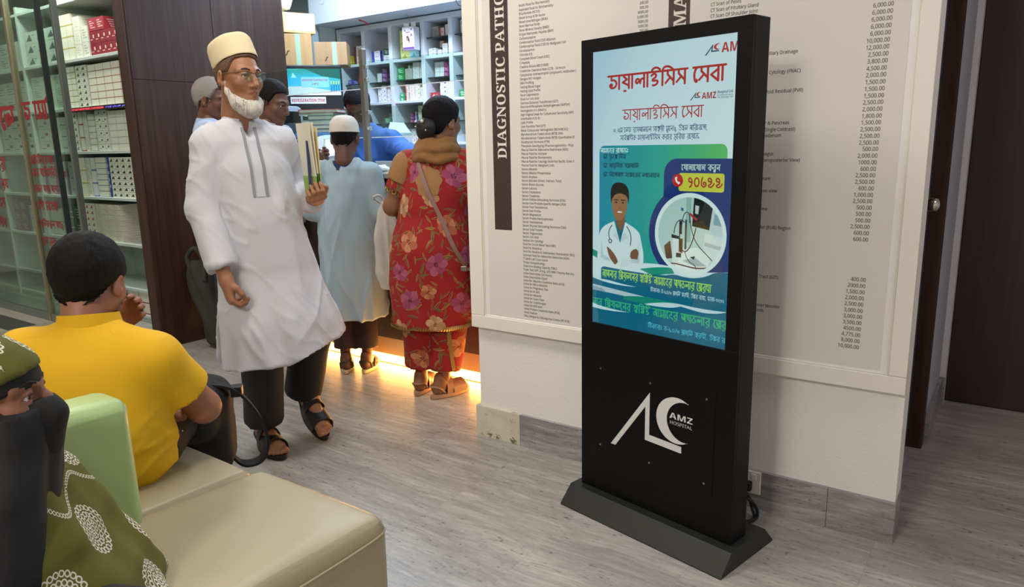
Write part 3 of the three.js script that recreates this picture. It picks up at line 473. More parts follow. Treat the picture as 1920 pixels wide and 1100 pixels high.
// ------------------------------------------------------------------ the display stand
{
  const A = 12.1 * Math.PI / 180;
  const k = thing('display_stand', 'tall black digital display stand with a lit hospital advertisement screen', 'display', [-0.674, 0, 0.262], -A);
  const W = 0.606, D = 0.0895, HT = 1.602, ZC = 0.0225, ZF = ZC + D / 2;   // body
  const SW = 0.515, S0 = 0.676, S1 = 1.562;
  // sloped base: trapezoid profile across the depth, extruded along the width
  const base = prism([[-0.156, 0.004], [-0.156, 0.0], [0.156, 0.0], [0.156, 0.004], [0.1, 0.064], [-0.1, 0.064]], 0.655, 0.0012);
  base.rotateY(Math.PI / 2); base.scale(1, 1, -1); 
  { const ix = base.index; if (ix) { for (let i = 0; i < ix.count; i += 3) { const t = ix.getX(i); ix.setX(i, ix.getX(i + 1)); ix.setX(i + 1, t); } } else { const p = base.attributes.position; const a = p.array, n = base.attributes.normal.array; for (let i = 0; i < a.length; i += 9) for (const arr of [a, n]) for (let j = 0; j < 3; j++) { const t = arr[i + j]; arr[i + j] = arr[i + 3 + j]; arr[i + 3 + j] = t; } } }
  base.translate(-0.3275, 0, 0);
  part('base', base, std(0x20231f, 0.5), k, 'dark grey sloped metal base');
  // cabinet: a shell with a screen opening in its front
  const body = [bx(-W / 2, W / 2, 0.064, HT, ZC - D / 2, ZF - 0.012, 0.002), bx(-W / 2, W / 2, 0.064, S0, ZF - 0.012, ZF, 0.001), bx(-W / 2, W / 2, S1, HT, ZF - 0.012, ZF, 0.001), bx(-W / 2, -SW / 2, S0, S1, ZF - 0.012, ZF, 0.001), bx(SW / 2, W / 2, S0, S1, ZF - 0.012, ZF, 0.001)];
  const cab = part('cabinet', body, M.black, k);
  const st = canvasTexture(1024, 1772, drawScreen);
  const scr = new THREE.PlaneGeometry(SW, S1 - S0); scr.translate(0, (S0 + S1) / 2, ZF - 0.006);
  part('screen', scr, new THREE.MeshStandardMaterial({ color: 0x050506, roughness: 0.12, emissive: 0xffffff, emissiveMap: st, emissiveIntensity: 0.5 }), k, 'lit screen with a Bengali dialysis advertisement');
  part('cover_glass', bx(-SW / 2, SW / 2, S0, S1, ZF - 0.0035, ZF - 0.0015), M.glass, k);
  // lower service panel with its cut-out mark, and six screws
  part('service_panel', bx(-0.235, 0.235, 0.2, 0.552, ZF, ZF + 0.0012, 0.0005), M.black, cab);
  const white = std(0xd9d9d6, 0.5);
  const L = (pts) => prism(pts, 0.0012, 0.0002, ZF + 0.0012);
  const lg = [L([[-0.166, 0.258], [-0.146, 0.258], [-0.022, 0.43], [-0.022, 0.314], [0.12, 0.309], [0.12, 0.331], [-0.005, 0.336], [-0.005, 0.482]])];
  { const pts = [], cx = 0.0985, cy = 0.413, R = 0.0765; for (let i = 0; i <= 30; i++) { const a = lerp(0.98, Math.PI * 2 - 1.0, i / 30); pts.push([cx + Math.cos(a) * R, cy + Math.sin(a) * R]); } const c2 = cx + 0.03, r2 = 0.066; for (let i = 0; i <= 30; i++) { const a = lerp(Math.PI * 2 - 1.36, 1.36, i / 30); pts.push([c2 + Math.cos(a) * r2, cy + Math.sin(a) * r2]); } lg.push(L(pts)); }
  part('hospital_mark', lg, white, cab, 'white peak and crescent mark');
  const lt = canvasTexture(512, 256, (g, w, h) => { g.fillStyle = '#0a0a0b'; g.fillRect(0, 0, w, h); g.fillStyle = '#d9d9d6'; g.textAlign = 'center'; g.font = 'bold 150px sans-serif'; g.save(); g.translate(256, 122); g.scale(1.5, 1); g.fillText('AMZ', 0, 0); g.restore(); g.font = '84px sans-serif'; g.save(); g.translate(256, 222); g.scale(1.22, 1); g.fillText('HOSPITAL', 0, 0); g.restore();
    g.fillStyle = '#0a0a0b'; for (const x of [70, 128, 190, 262, 330, 402]) g.fillRect(x, 158, 6, 70); g.fillRect(90, 60, 7, 66); g.fillRect(240, 10, 7, 60); g.fillRect(400, 70, 60, 6); });
  const lp = new THREE.PlaneGeometry(0.094, 0.047); lp.translate(0.1155, 0.4155, ZF + 0.0016);
  part('lettering', lp, phys(0xffffff, 0.45, { map: lt, specularIntensity: 0.4 }), cab, 'white AMZ HOSPITAL lettering');
  const screw = new THREE.CylinderGeometry(0.0035, 0.0035, 0.0024, 14); screw.rotateX(Math.PI / 2);
  for (const [x, y] of [[-0.214, 0.518], [-0.004, 0.514], [0.205, 0.512], [-0.214, 0.239], [-0.003, 0.238], [0.205, 0.237]]) part('screw', screw.clone().translate(x, y, ZF + 0.0016), M.steel, cab);
  // light that the screen throws
  const n = V(-Math.sin(A), 0, Math.cos(A)), c = V(-0.674, 1.119, 0.262).addScaledVector(n, ZF + 0.004);
  areaLight(c, c.clone().add(n), SW, S1 - S0, 0xbfe0f2, 1.1, 'screen_light');
  // wall outlet in the plinth, plug and cable
  const o = thing('wall_outlet', 'white wall socket plate in the grey plinth behind the display stand', 'socket', [-0.476, 0.1, 0.0]);
  part('plate', bx(-0.06, 0.06, -0.042, 0.042, 0.0005, 0.009, 0.003), M.plasticwhite, o);
  part('switch', bx(0.028, 0.045, 0.012, 0.034, 0.009, 0.013, 0.002), M.plasticwhite, o);
  part('socket_hole', [-1, 1].map((s) => rod([-0.02 + 0.008 * s, -0.008, 0.0085], [-0.02 + 0.008 * s, -0.008, 0.0095], 0.003)), M.rubber, o);
  const cord = thing('power_cord', 'black power cord looped on the floor behind the display stand', 'cord', [-0.46, 0, 0.06]);
  const loc = (pts) => pts.map(([x, y, z]) => V(x + 0.46, y, z - 0.06));
  part('cable', [tube(loc([[-0.49, 0.09, 0.035], [-0.445, 0.075, 0.055], [-0.425, 0.03, 0.06], [-0.41, 0.012, 0.085], [-0.42, 0.007, 0.115], [-0.46, 0.007, 0.13], [-0.52, 0.03, 0.14], [-0.56, 0.08, 0.19]]), 0.0055, 60), tube(loc([[-0.48, 0.1, 0.14], [-0.43, 0.085, 0.105], [-0.405, 0.05, 0.085], [-0.4, 0.018, 0.09], [-0.43, 0.007, 0.12], [-0.5, 0.007, 0.13]]), 0.0055, 50)], M.rubber, cord);
  part('plug', [bx(0.455 - 0.477, 0.495 - 0.477, 0.074, 0.108, -0.05, -0.024, 0.006)], M.rubber, cord);
}

// ------------------------------------------------------------------ pharmacy counter
{
  const ZF = -0.56, X0 = -4.32, X1 = -1.664;
  const c = thing('pharmacy_counter', 'dark brown stone pharmacy counter with a glowing strip along its foot', 'counter', [-2.99, 0, -0.8]);
  const loc = (g) => g.translate(2.99, 0, 0.8);
  const stone = std(0xffffff, 0.32, { map: dataTexture(256, 256, (x, y) => { const s = tnoise(x / 20, y / 20, 13, 13, 1) * 0.6 + tnoise(x / 6, y / 6, 43, 43, 2) * 0.4 - 0.5; return [88 + s * 26, 76 + s * 24, 66 + s * 22]; }) });
  const n = 3, step = (X1 - X0) / n;
  for (let i = 0; i < n; i++) part('front_panel', loc(bx(X0 + i * step + 0.001, X0 + (i + 1) * step - 0.001, 0.165, 1.105, ZF - 0.02, ZF, 0.002)), stone, c);
  part('core', loc(bx(X0, X1, 0.062, 1.105, -1.05, ZF - 0.02)), std(0x8f8a82, 0.6), c);
  part('toe_board', loc(bx(X0, X1, 0.062, 0.1645, ZF - 0.02, ZF - 0.006, 0.001)), std(0xcdb58d, 0.45), c, 'cream board above the lit strip');
  part('light_strip', loc(bx(-3.55, X1, 0.006, 0.06, ZF - 0.022, ZF - 0.014)), new THREE.MeshStandardMaterial({ color: 0xfff0d0, emissive: 0xffc46a, emissiveIntensity: 3.2 }), c, 'glowing warm light strip');
  part('countertop', loc(bx(X0, X1, 1.105, 1.135, -1.08, ZF + 0.02, 0.004)), std(0xbdbab2, 0.25, { metalness: 0.35 }), c, 'pale steel countertop');
  areaLight(V((-3.55 + X1) / 2, 0.033, ZF - 0.010), V((-3.55 + X1) / 2, 0.031, ZF + 1), X1 + 3.55, 0.054, 0xffb35a, 26, 'counter_strip_light');

  {
    const g = new THREE.IcosahedronGeometry(0.035, 3), q = g.attributes.position; for (let i = 0; i < q.count; i++) { const x = q.getX(i), y = q.getY(i), z = q.getZ(i), f = 0.75 + 0.5 * noise(x * 60 + 5, y * 60 + 5, z * 60 + 5); q.setXYZ(i, x * f * 1.5, y * f * 0.6, z * f); }
    g.computeVertexNormals(); g.computeBoundingBox(); const w = onZ(716, 316, -0.64); g.translate(w.x, 1.1355 - g.boundingBox.min.y, -0.64);
    single('crumpled_paper', g, std(0xe6eaee, 0.8), 'crumpled white paper on the counter at the foot of the steel post', 'paper');
  }
  // steel post with the two glass screens
  const p = thing('steel_post', 'square steel post standing on the pharmacy counter between the glass screens', 'post', [-2.92, 1.135, -0.62]);
  part('upright', bx(-0.016, 0.016, 0.004, 0.69, -0.016, 0.016, 0.003), std(0x8f8778, 0.35, { metalness: 0.85 }), p);
  part('foot_plate', bx(-0.035, 0.035, 0, 0.006, -0.035, 0.035, 0.002), M.steel, p);
  for (const y of [0.24, 0.33, 0.51, 0.58]) part('glass_clip', bx(0.014, 0.036, y, y + 0.022, -0.012, 0.012, 0.003), M.chrome, p);
  const pane = (x0, x1, y0, y1, label) => {
    const o = thing('glass_screen', label, 'glass screen', [(x0 + x1) / 2, y0, -0.62]);
    const w = (x1 - x0) / 2, h = y1 - y0;
    part('pane', bx(-w, w, 0.004, h, -0.0035, 0.0035), M.glass, o);
    part('polished_edge', [bx(-w, w, 0, 0.0045, -0.0045, 0.0045, 0.001)], phys(0xf4fbff, 0.12, { clearcoat: 1 }), o, 'bright polished lower edge');
  };
  pane(-4.31, -2.95, 1.605, 1.755, 'upper glass screen strip left of the steel post');
  pane(-2.88, -1.69, 1.605, 1.755, 'upper glass screen strip right of the steel post');
  pane(-4.31, -2.95, 1.332, 1.505, 'lower glass screen strip left of the steel post');
  pane(-2.88, -1.69, 1.332, 1.505, 'lower glass screen strip right of the steel post');
}
// ------------------------------------------------------------------ medicine boxes
const boxFaces = new Map(), ATLAS = { c: document.createElement('canvas') };
ATLAS.c.width = 1024; ATLAS.c.height = 1024; ATLAS.g = ATLAS.c.getContext('2d');
const boxPrint = new THREE.CanvasTexture(ATLAS.c); boxPrint.colorSpace = THREE.SRGBColorSpace;
const boxCard = std(0xffffff, 0.45, { map: boxPrint });
function boxMaterial(base, ink, style) {           // a cell of the sheet of printed box faces
  const key = base + ink + style;
  if (!boxFaces.has(key)) {
    const n = boxFaces.size, cx = (n % 10) * 100, cy = Math.floor(n / 10) * 68, g = ATLAS.g, w = 96, h = 64;
    boxFaces.set(key, { u: cx, v: cy, key });
    g.save(); g.translate(cx, cy); g.beginPath(); g.rect(0, 0, 100, 68); g.clip();
    g.fillStyle = base; g.fillRect(0, 0, 100, 68); g.fillStyle = ink;
    if (style === 'line') { g.fillRect(0, h - 7, w, 7); g.fillRect(w - 5, 0, 5, h); }
    if (style === 'text') { for (let i = 0; i < 4; i++) g.fillRect(14 + i * 3, 14 + i * 10, 34 + (i % 2) * 22, 4); }
    if (style === 'mark') { g.fillRect(58, 18, 22, 16); g.fillRect(12, 40, 40, 4); }
    if (style === 'band') { g.fillRect(0, 0, w * 0.3, h); g.fillRect(w * 0.4, 26, 40, 5); }
    if (style === 'logo') { g.beginPath(); g.moveTo(10, 50); g.lineTo(46, 14); g.lineTo(62, 50); g.fill(); g.fillRect(66, 20, 18, 4); }
    if (style === 'bowl') { g.beginPath(); g.arc(48, 6, 40, 0, Math.PI); g.fill(); }
    g.restore();
  }
  return boxFaces.get(key);
}
const boxShapes = new Map();
function boxShape(w, h, d, cell) {
  const k = [w.toFixed(4), h.toFixed(4), d, cell.key].join();
  if (!boxShapes.has(k)) {
    const g = new THREE.BoxGeometry(w, h, d); g.translate(0, h / 2, 0);
    const uv = g.attributes.uv; for (let i = 0; i < uv.count; i++) uv.setXY(i, (cell.u + 2 + uv.getX(i) * 92) / 1024, 1 - (cell.v + 2 + (1 - uv.getY(i)) * 60) / 1024);
    boxShapes.set(k, g);
  }
  return boxShapes.get(k);
}
function medicineBox(x, y, z, w, h, d, mat, label, group, turn = 0) {
  const m = single('medicine_box', boxShape(w, h, d, mat), boxCard, label, 'medicine box', group);
  m.position.set(x, y, z); m.rotation.y = turn;
  return m;
}
// ------------------------------------------------------------------ shelves behind the counter
{
  const Z0 = -2.2, ZB = -2.5, T2 = 0.04;
  const XS = [-4.86, -4.555, -4.235, -3.875, -3.58, -3.27, -2.96];
  const u = thing('medicine_shelving', 'pale blue grey open shelving full of medicines behind the pharmacy counter', 'shelving', [-3.9, 0, -2.35]);
  const loc = (g) => g.translate(3.9, 0, 2.35);
  part('back_panel', loc(bx(-4.88, -2.4, 0.002, 2.3, ZB - 0.02, ZB)), M.shelf, u);
  for (const x of [...XS, -2.66, -2.4]) part('upright', loc(bx(x - T2 / 2, x + T2 / 2, 0.001, 2.285, ZB, Z0, 0.002)), M.shelf, u);
  part('top_board', loc(bx(-4.88, -2.38, 2.26, 2.3, ZB, Z0 + 0.004, 0.002)), M.shelf, u);
  const ALL = [...XS, -2.66, -2.4];
  const glassShelf = phys(0x2c4a46, 0.15, { transmission: 0.35, thickness: 0.008 });
  for (let i = 0; i < ALL.length - 1; i++) {
    for (const y of [1.97, 1.635, 1.285, 0.95, 0.6, 0.25]) part('shelf_board', loc(bx(ALL[i] + T2 / 2, ALL[i + 1] - T2 / 2, y, y + 0.022, ZB, Z0 - 0.004, 0.003)), M.shelf, u);
    const gs = [1.82, 1.47]; if (i >= 3) gs.push(2.13);
    for (const y of gs) part('glass_shelf', loc(bx(ALL[i] + T2 / 2, ALL[i + 1] - T2 / 2, y, y + 0.008, ZB, Z0 - 0.03)), glassShelf, u);
  }
  struct('wall_soffit', bx(-4.9, -1.66, 2.31, CEIL, -2.62, -1.93), std(0xd3dde4, 0.7));
  struct('wall_pharmacy_side', bx(-5.1, -4.9, 0, CEIL, -2.62, -2.2), std(0xb9c8d2, 0.7));

  // stacks: [column, shelf height, offset, width, height, count, base, ink, style, depth back from the front edge]
  const W = '#e8e9e6';
  const STACKS = [
    [0, 1.992, 0.07, 0.1, 0.055, 3, W, '#7a2037', 'band', 0.06], [0, 1.992, 0.185, 0.06, 0.055, 3, W, '#7a2037', 'logo', 0.06], [0, 1.992, 0.005, 0.062, 0.085, 1, '#d8d436', '#6b6620', 'text', 0.0],
    [0, 1.828, 0.1, 0.05, 0.05, 2, '#cf5a3a', '#5c2342', 'band', 0.06], [0, 1.828, 0.16, 0.05, 0.045, 2, '#8e2f63', '#ded3dd', 'text', 0.04], [0, 1.828, 0.04, 0.05, 0.04, 1, '#3b4fb4', '#dfe3f5', 'text', 0.0],
    [0, 1.657, 0.02, 0.06, 0.03, 5, W, '#999a99', 'text', 0.05], [0, 1.657, 0.085, 0.06, 0.03, 5, W, '#999a99', 'text', 0.05], [0, 1.657, 0.15, 0.06, 0.03, 4, W, '#aab', 'text', 0.05],
    [1, 1.992, 0.03, 0.1, 0.032, 3, '#eef0f0', '#3a4ab0', 'band', 0.02], [1, 1.992, 0.16, 0.08, 0.055, 1, '#e4e6e8', '#9aa0b8', 'text', 0.03], [1, 2.048, 0.16, 0.08, 0.05, 1, '#0f5a48', '#dfeee8', 'text', 0.03],
    [1, 1.828, 0.05, 0.06, 0.08, 2, W, '#c9c9c4', 'text', 0.05], [1, 1.828, 0.115, 0.065, 0.038, 4, '#6b2f73', '#e6d8ea', 'text', 0.04], [1, 1.828, 0.19, 0.06, 0.05, 2, '#c44a36', '#3d63a8', 'mark', 0.06], [1, 1.92, 0.19, 0.055, 0.05, 1, '#34509a', '#dfe6f5', 'text', 0.08],
    [1, 1.657, 0.05, 0.055, 0.045, 3, W, '#36359a', 'mark', 0.05], [1, 1.657, 0.11, 0.05, 0.036, 4, '#ececea', '#3f77c4', 'mark', 0.03], [1, 1.657, 0.165, 0.05, 0.036, 4, W, '#d65a3f', 'mark', 0.05], [1, 1.657, 0.22, 0.05, 0.04, 3, W, '#c9b646', 'mark', 0.05],
    [2, 1.992, 0.04, 0.105, 0.058, 4, '#dbe58d', '#a8b35a', 'logo', 0.03], [2, 1.992, 0.155, 0.1, 0.058, 3, '#9fdde2', '#69a9b4', 'logo', 0.02],
    [2, 1.828, 0.01, 0.075, 0.05, 2, '#17964a', '#eef8f0', 'text', 0.01], [2, 1.828, 0.09, 0.075, 0.045, 2, '#b9b8a9', '#8e8d80', 'text', 0.02], [2, 1.828, 0.17, 0.07, 0.034, 4, W, '#b9bac0', 'text', 0.03], [2, 1.828, 0.245, 0.07, 0.022, 6, W, '#59639a', 'mark', 0.03], [2, 1.92, 0.1, 0.07, 0.026, 2, '#1f9a4e', '#f2f6f2', 'band', 0.05],
    [2, 1.657, 0.07, 0.045, 0.034, 4, '#d8d9d0', '#d0393b', 'band', 0.03], [2, 1.657, 0.12, 0.06, 0.032, 4, '#efe2d2', '#c8b399', 'text', 0.03], [2, 1.657, 0.185, 0.055, 0.034, 4, '#ecead9', '#b8a758', 'mark', 0.03], [2, 1.657, 0.245, 0.055, 0.034, 3, W, '#8ab0cc', 'mark', 0.03], [2, 1.657, 0.022, 0.045, 0.034, 2, '#24a06a', '#f2f6f2', 'text', 0.02],
    [3, 2.139, 0.02, 0.07, 0.085, 1, '#a5a69a', '#878880', 'text', 0.05], [3, 2.139, 0.1, 0.05, 0.07, 1, '#d6d7cf', '#d34a3a', 'band', 0.05], [3, 2.139, 0.16, 0.05, 0.09, 1, '#dfe0dc', '#bfbfb8', 'line', 0.05], [3, 2.139, 0.212, 0.04, 0.06, 1, '#e6e6e2', '#c0c0bb', 'line', 0.04],
    [3, 1.992, 0.02, 0.07, 0.03, 2, '#eceded', '#6aa0d0', 'mark', 0.0], [3, 1.992, 0.1, 0.04, 0.045, 1, W, '#b9b9b2', 'text', 0.02], [3, 1.992, 0.15, 0.05, 0.045, 2, W, '#9fb7a8', 'text', 0.02], [3, 1.992, 0.205, 0.045, 0.034, 3, '#e4e5e1', '#dd5a49', 'mark', 0.03], [3, 2.06, 0.09, 0.04, 0.05, 1, '#b9aa98', '#d04c3f', 'mark', 0.08],
    [3, 1.828, 0.035, 0.05, 0.04, 4, W, '#d2d2cc', 'line', 0.05], [3, 1.828, 0.088, 0.05, 0.04, 4, W, '#d2d2cc', 'line', 0.05], [3, 1.828, 0.141, 0.048, 0.038, 4, '#9c2f72', '#e6cfe0', 'text', 0.04], [3, 1.828, 0.193, 0.05, 0.034, 4, W, '#93a9c9', 'text', 0.05],
    [3, 1.657, 0.02, 0.085, 0.05, 1, '#b13a3d', '#e6d2d0', 'logo', 0.0], [3, 1.657, 0.11, 0.07, 0.033, 4, '#eef0f2', '#3448a8', 'mark', 0.02], [3, 1.657, 0.185, 0.065, 0.033, 5, '#eef0f2', '#3448a8', 'mark', 0.02],
    [4, 2.139, 0.05, 0.09, 0.1, 1, '#e4e2de', '#6e2430', 'bowl', 0.02], [4, 2.139, 0.15, 0.09, 0.1, 1, '#e4e2de', '#6e2430', 'bowl', 0.02], [4, 1.992, 0.06, 0.06, 0.034, 3, '#c04a44', '#f0ddd8', 'text', 0.03], [4, 1.992, 0.13, 0.09, 0.04, 3, W, '#c8c8c2', 'text', 0.03],
    [4, 1.828, 0.08, 0.06, 0.04, 3, W, '#9fb7a8', 'text', 0.05], [4, 1.828, 0.145, 0.06, 0.04, 4, W, '#c8c8c2', 'text', 0.05], [4, 1.657, 0.03, 0.075, 0.055, 1, '#18934a', '#e9f6ec', 'text', 0.0], [4, 1.657, 0.11, 0.06, 0.03, 1, '#283579', '#dfe3f2', 'text', 0.0], [4, 1.657, 0.18, 0.04, 0.1, 1, '#2c74c4', '#dce9f7', 'text', 0.04],
    [2, 1.478, 0.09, 0.05, 0.026, 3, '#7d2c6b', '#e5d2e0', 'text', 0.05], [2, 1.478, 0.145, 0.05, 0.03, 3, '#5f4c9a', '#d5d8dc', 'band', 0.06], [2, 1.478, 0.2, 0.05, 0.045, 3, '#d9dec4', '#9aa77f', 'text', 0.04], [2, 1.478, 0.25, 0.05, 0.045, 3, '#d3dcc0', '#9aa77f', 'text', 0.05],
    [2, 1.307, 0.06, 0.045, 0.04, 3, W, '#4f6fc0', 'mark', 0.05], [2, 1.307, 0.11, 0.045, 0.04, 3, W, '#c04f6f', 'mark', 0.04], [2, 1.307, 0.16, 0.05, 0.04, 4, '#e6e8ea', '#4f8fc0', 'mark', 0.05], [2, 1.307, 0.215, 0.05, 0.04, 4, W, '#d85a50', 'mark', 0.05], [2, 1.307, 0.02, 0.09, 0.018, 1, '#6b2749', '#dcc6d0', 'text', 0.0],
    [1, 1.478, 0.12, 0.08, 0.05, 1, '#23905a', '#e8f4ec', 'text', 0.04],
  ];
  const shade = { '#e8e9e6': 'white', '#e4e5e1': 'white' };
  const hue = (hex) => { const c = new THREE.Color(hex), q = c.getHSL({}, THREE.SRGBColorSpace); if (q.s < 0.25) return q.l > 0.75 ? 'white' : 'grey'; const h = q.h * 360; return (q.l > 0.72 ? 'pale ' : q.l < 0.33 ? 'dark ' : '') + (h < 18 || h > 340 ? 'red' : h < 45 ? 'orange' : h < 75 ? 'yellow green' : h < 165 ? 'green' : h < 205 ? 'turquoise' : h < 260 ? 'blue' : 'purple'); };
  const where = ['bay by the cardboard cartons', 'second bay', 'bay with the lime boxes', 'fourth bay', 'bay by the white wall'];
  const level = (y) => (y > 2.1 ? 'top glass shelf' : y > 1.95 ? 'upper board' : y > 1.8 ? 'upper glass shelf' : y > 1.64 ? 'middle board' : y > 1.45 ? 'lower glass shelf' : 'lower board');
  const room = (c, y) => { for (const t of [1.47, 1.635, 1.82, 1.97, ...(c >= 3 ? [2.13] : []), 2.26]) if (t > y + 0.01) return t - y - 0.002; return 0.2; };
  for (const [ci, y, off, w, h, n, base, ink, style, back] of STACKS) {
    const x = XS[ci] + T2 / 2 + off + w / 2, d = 0.1, mt = boxMaterial(base, ink, style);
    let label = `${hue(base)} box with ${hue(ink)} print, ${level(y)}, ${where[ci]}`;
    for (let i = 0; i < Math.min(n, Math.floor(room(ci, y) / h)); i++) {
      let zz = Z0 - 0.03 - Math.min(back, 0.06) - d / 2;
      const b = medicineBox(x + (n > 2 ? rr(-0.002, 0.002) : 0), y + i * h + 0.0005, zz, w, h - 0.0012, d, mt, label, `${label} stack`);
    }
  }
  // the second row behind, too hidden to tell apart
  const back = [], cols = [['#e3e4e0', '#b9bdc4', 'text'], ['#dfe2e4', '#8fa2bd', 'mark'], ['#e6e4dc', '#c08a80', 'mark'], ['#d9dcd8', '#9aa8a0', 'line'], ['#e8e8e6', '#a9a9b4', 'band']];
  for (let c = 0; c < 5; c++) for (const y of [1.307, 1.478, 1.657, 1.828, 1.992, ...(c >= 3 ? [2.139] : [])]) {
    let x = XS[c] + T2 / 2 + 0.02; const end = XS[c + 1] - T2 / 2 - 0.015, top = room(c, y);
    for (let k = 0; x < end - 0.04; k++) { const w = 0.04 + 0.03 * hash(c, k, Math.round(y * 100)), h = 0.028 + 0.02 * hash(k, c, Math.round(y * 90)), n = Math.floor(top * (0.35 + 0.55 * hash(k + 9, c, Math.round(y * 70))) / h); if (c < 2 && y > 1.98) break; if (x + w > end) break; for (let i = 0; i < n; i++) back.push(boxShape(+w.toFixed(3), +(h - 0.001).toFixed(4), 0.07, boxMaterial(...cols[(k + c) % 5])).clone().translate(x + w / 2, y + i * h + 0.0006, ZB + 0.04)); x += w + 0.004; }
  }
  single('medicine_boxes', back, boxCard, 'back row of small medicine boxes deep on the shelves behind the counter', 'medicine boxes').userData.kind = 'stuff';
  // poster carton hung on a hook under the soffit
  const pc = thing('carton', 'white carton with a picture of a woman hanging at the front of the shelves', 'carton', [-3.93, 2.04, -2.13], 0.15);
  const pt = canvasTexture(128, 192, (g, w, h) => { g.fillStyle = '#ece7ee'; g.fillRect(0, 0, w, h); g.fillStyle = '#8a3a7a'; g.fillRect(20, 24, 14, 12); g.fillRect(96, 16, 12, 12); g.fillStyle = '#a46aa0'; g.fillRect(36, 42, 50, 7); g.fillRect(90, 60, 20, 22); g.fillStyle = '#2a2226'; g.beginPath(); g.ellipse(56, 96, 14, 20, 0, 0, 7); g.fill(); g.fillRect(62, 96, 16, 52); g.fillStyle = '#c98e6d'; g.beginPath(); g.ellipse(54, 102, 9, 12, 0, 0, 7); g.fill(); g.fillStyle = '#e9dcd8'; g.beginPath(); g.ellipse(54, 142, 20, 26, 0, 0, 7); g.fill(); g.fillStyle = '#7d54a0'; g.fillRect(0, 172, w, 20); });
  const white = std(0xe4e2e2, 0.5);
  const body = new THREE.Mesh(bx(-0.055, 0.055, 0, 0.175, -0.04, 0.04, 0.001), white); body.name = 'box_body'; pc.add(body);
  const pf = new THREE.PlaneGeometry(0.106, 0.171); pf.translate(0, 0.0875, 0.0405); part('printed_front', pf, std(0xffffff, 0.4, { map: pt }), pc);
  part('top_flap', [bx(-0.05, 0.0, 0.175, 0.205, 0.02, 0.022), bx(0.005, 0.05, 0.175, 0.215, 0.0, 0.002)], white, pc);
  part('hanging_loop', tube([[0, 0.17, 0.0], [0.006, 0.22, 0.02], [0.0, 0.265, 0.04]], 0.0015, 12, 5), M.steel, pc);
  // hooks and the red ribbon under the soffit, ring on its face
  single('ribbon', tube([onZ(673, 38, -1.99), onZ(681, 40, -2.0), onZ(687, 43, -2.0), onZ(691, 46, -2.02)].map((p) => V(p.x, Math.min(p.y, 2.302), p.z)), 0.006, 20, 5), std(0xc23a48, 0.6), 'small red ribbon stuck under the soffit above the shelves', 'ribbon');
  for (const [px, py, r, l] of [[603, 2, 0.022, 'round cable ring hanging on the blue wall above the cartons'], [865, -3, 0.05, 'black cable loop on the soffit beside the white board wall']]) { const p = onZ(px, py, -1.925); single('cable_ring', new THREE.TorusGeometry(r, 0.003, 8, 32).translate(p.x, p.y, p.z), px < 700 ? M.plasticwhite : M.rubber, l, 'cable'); }
}
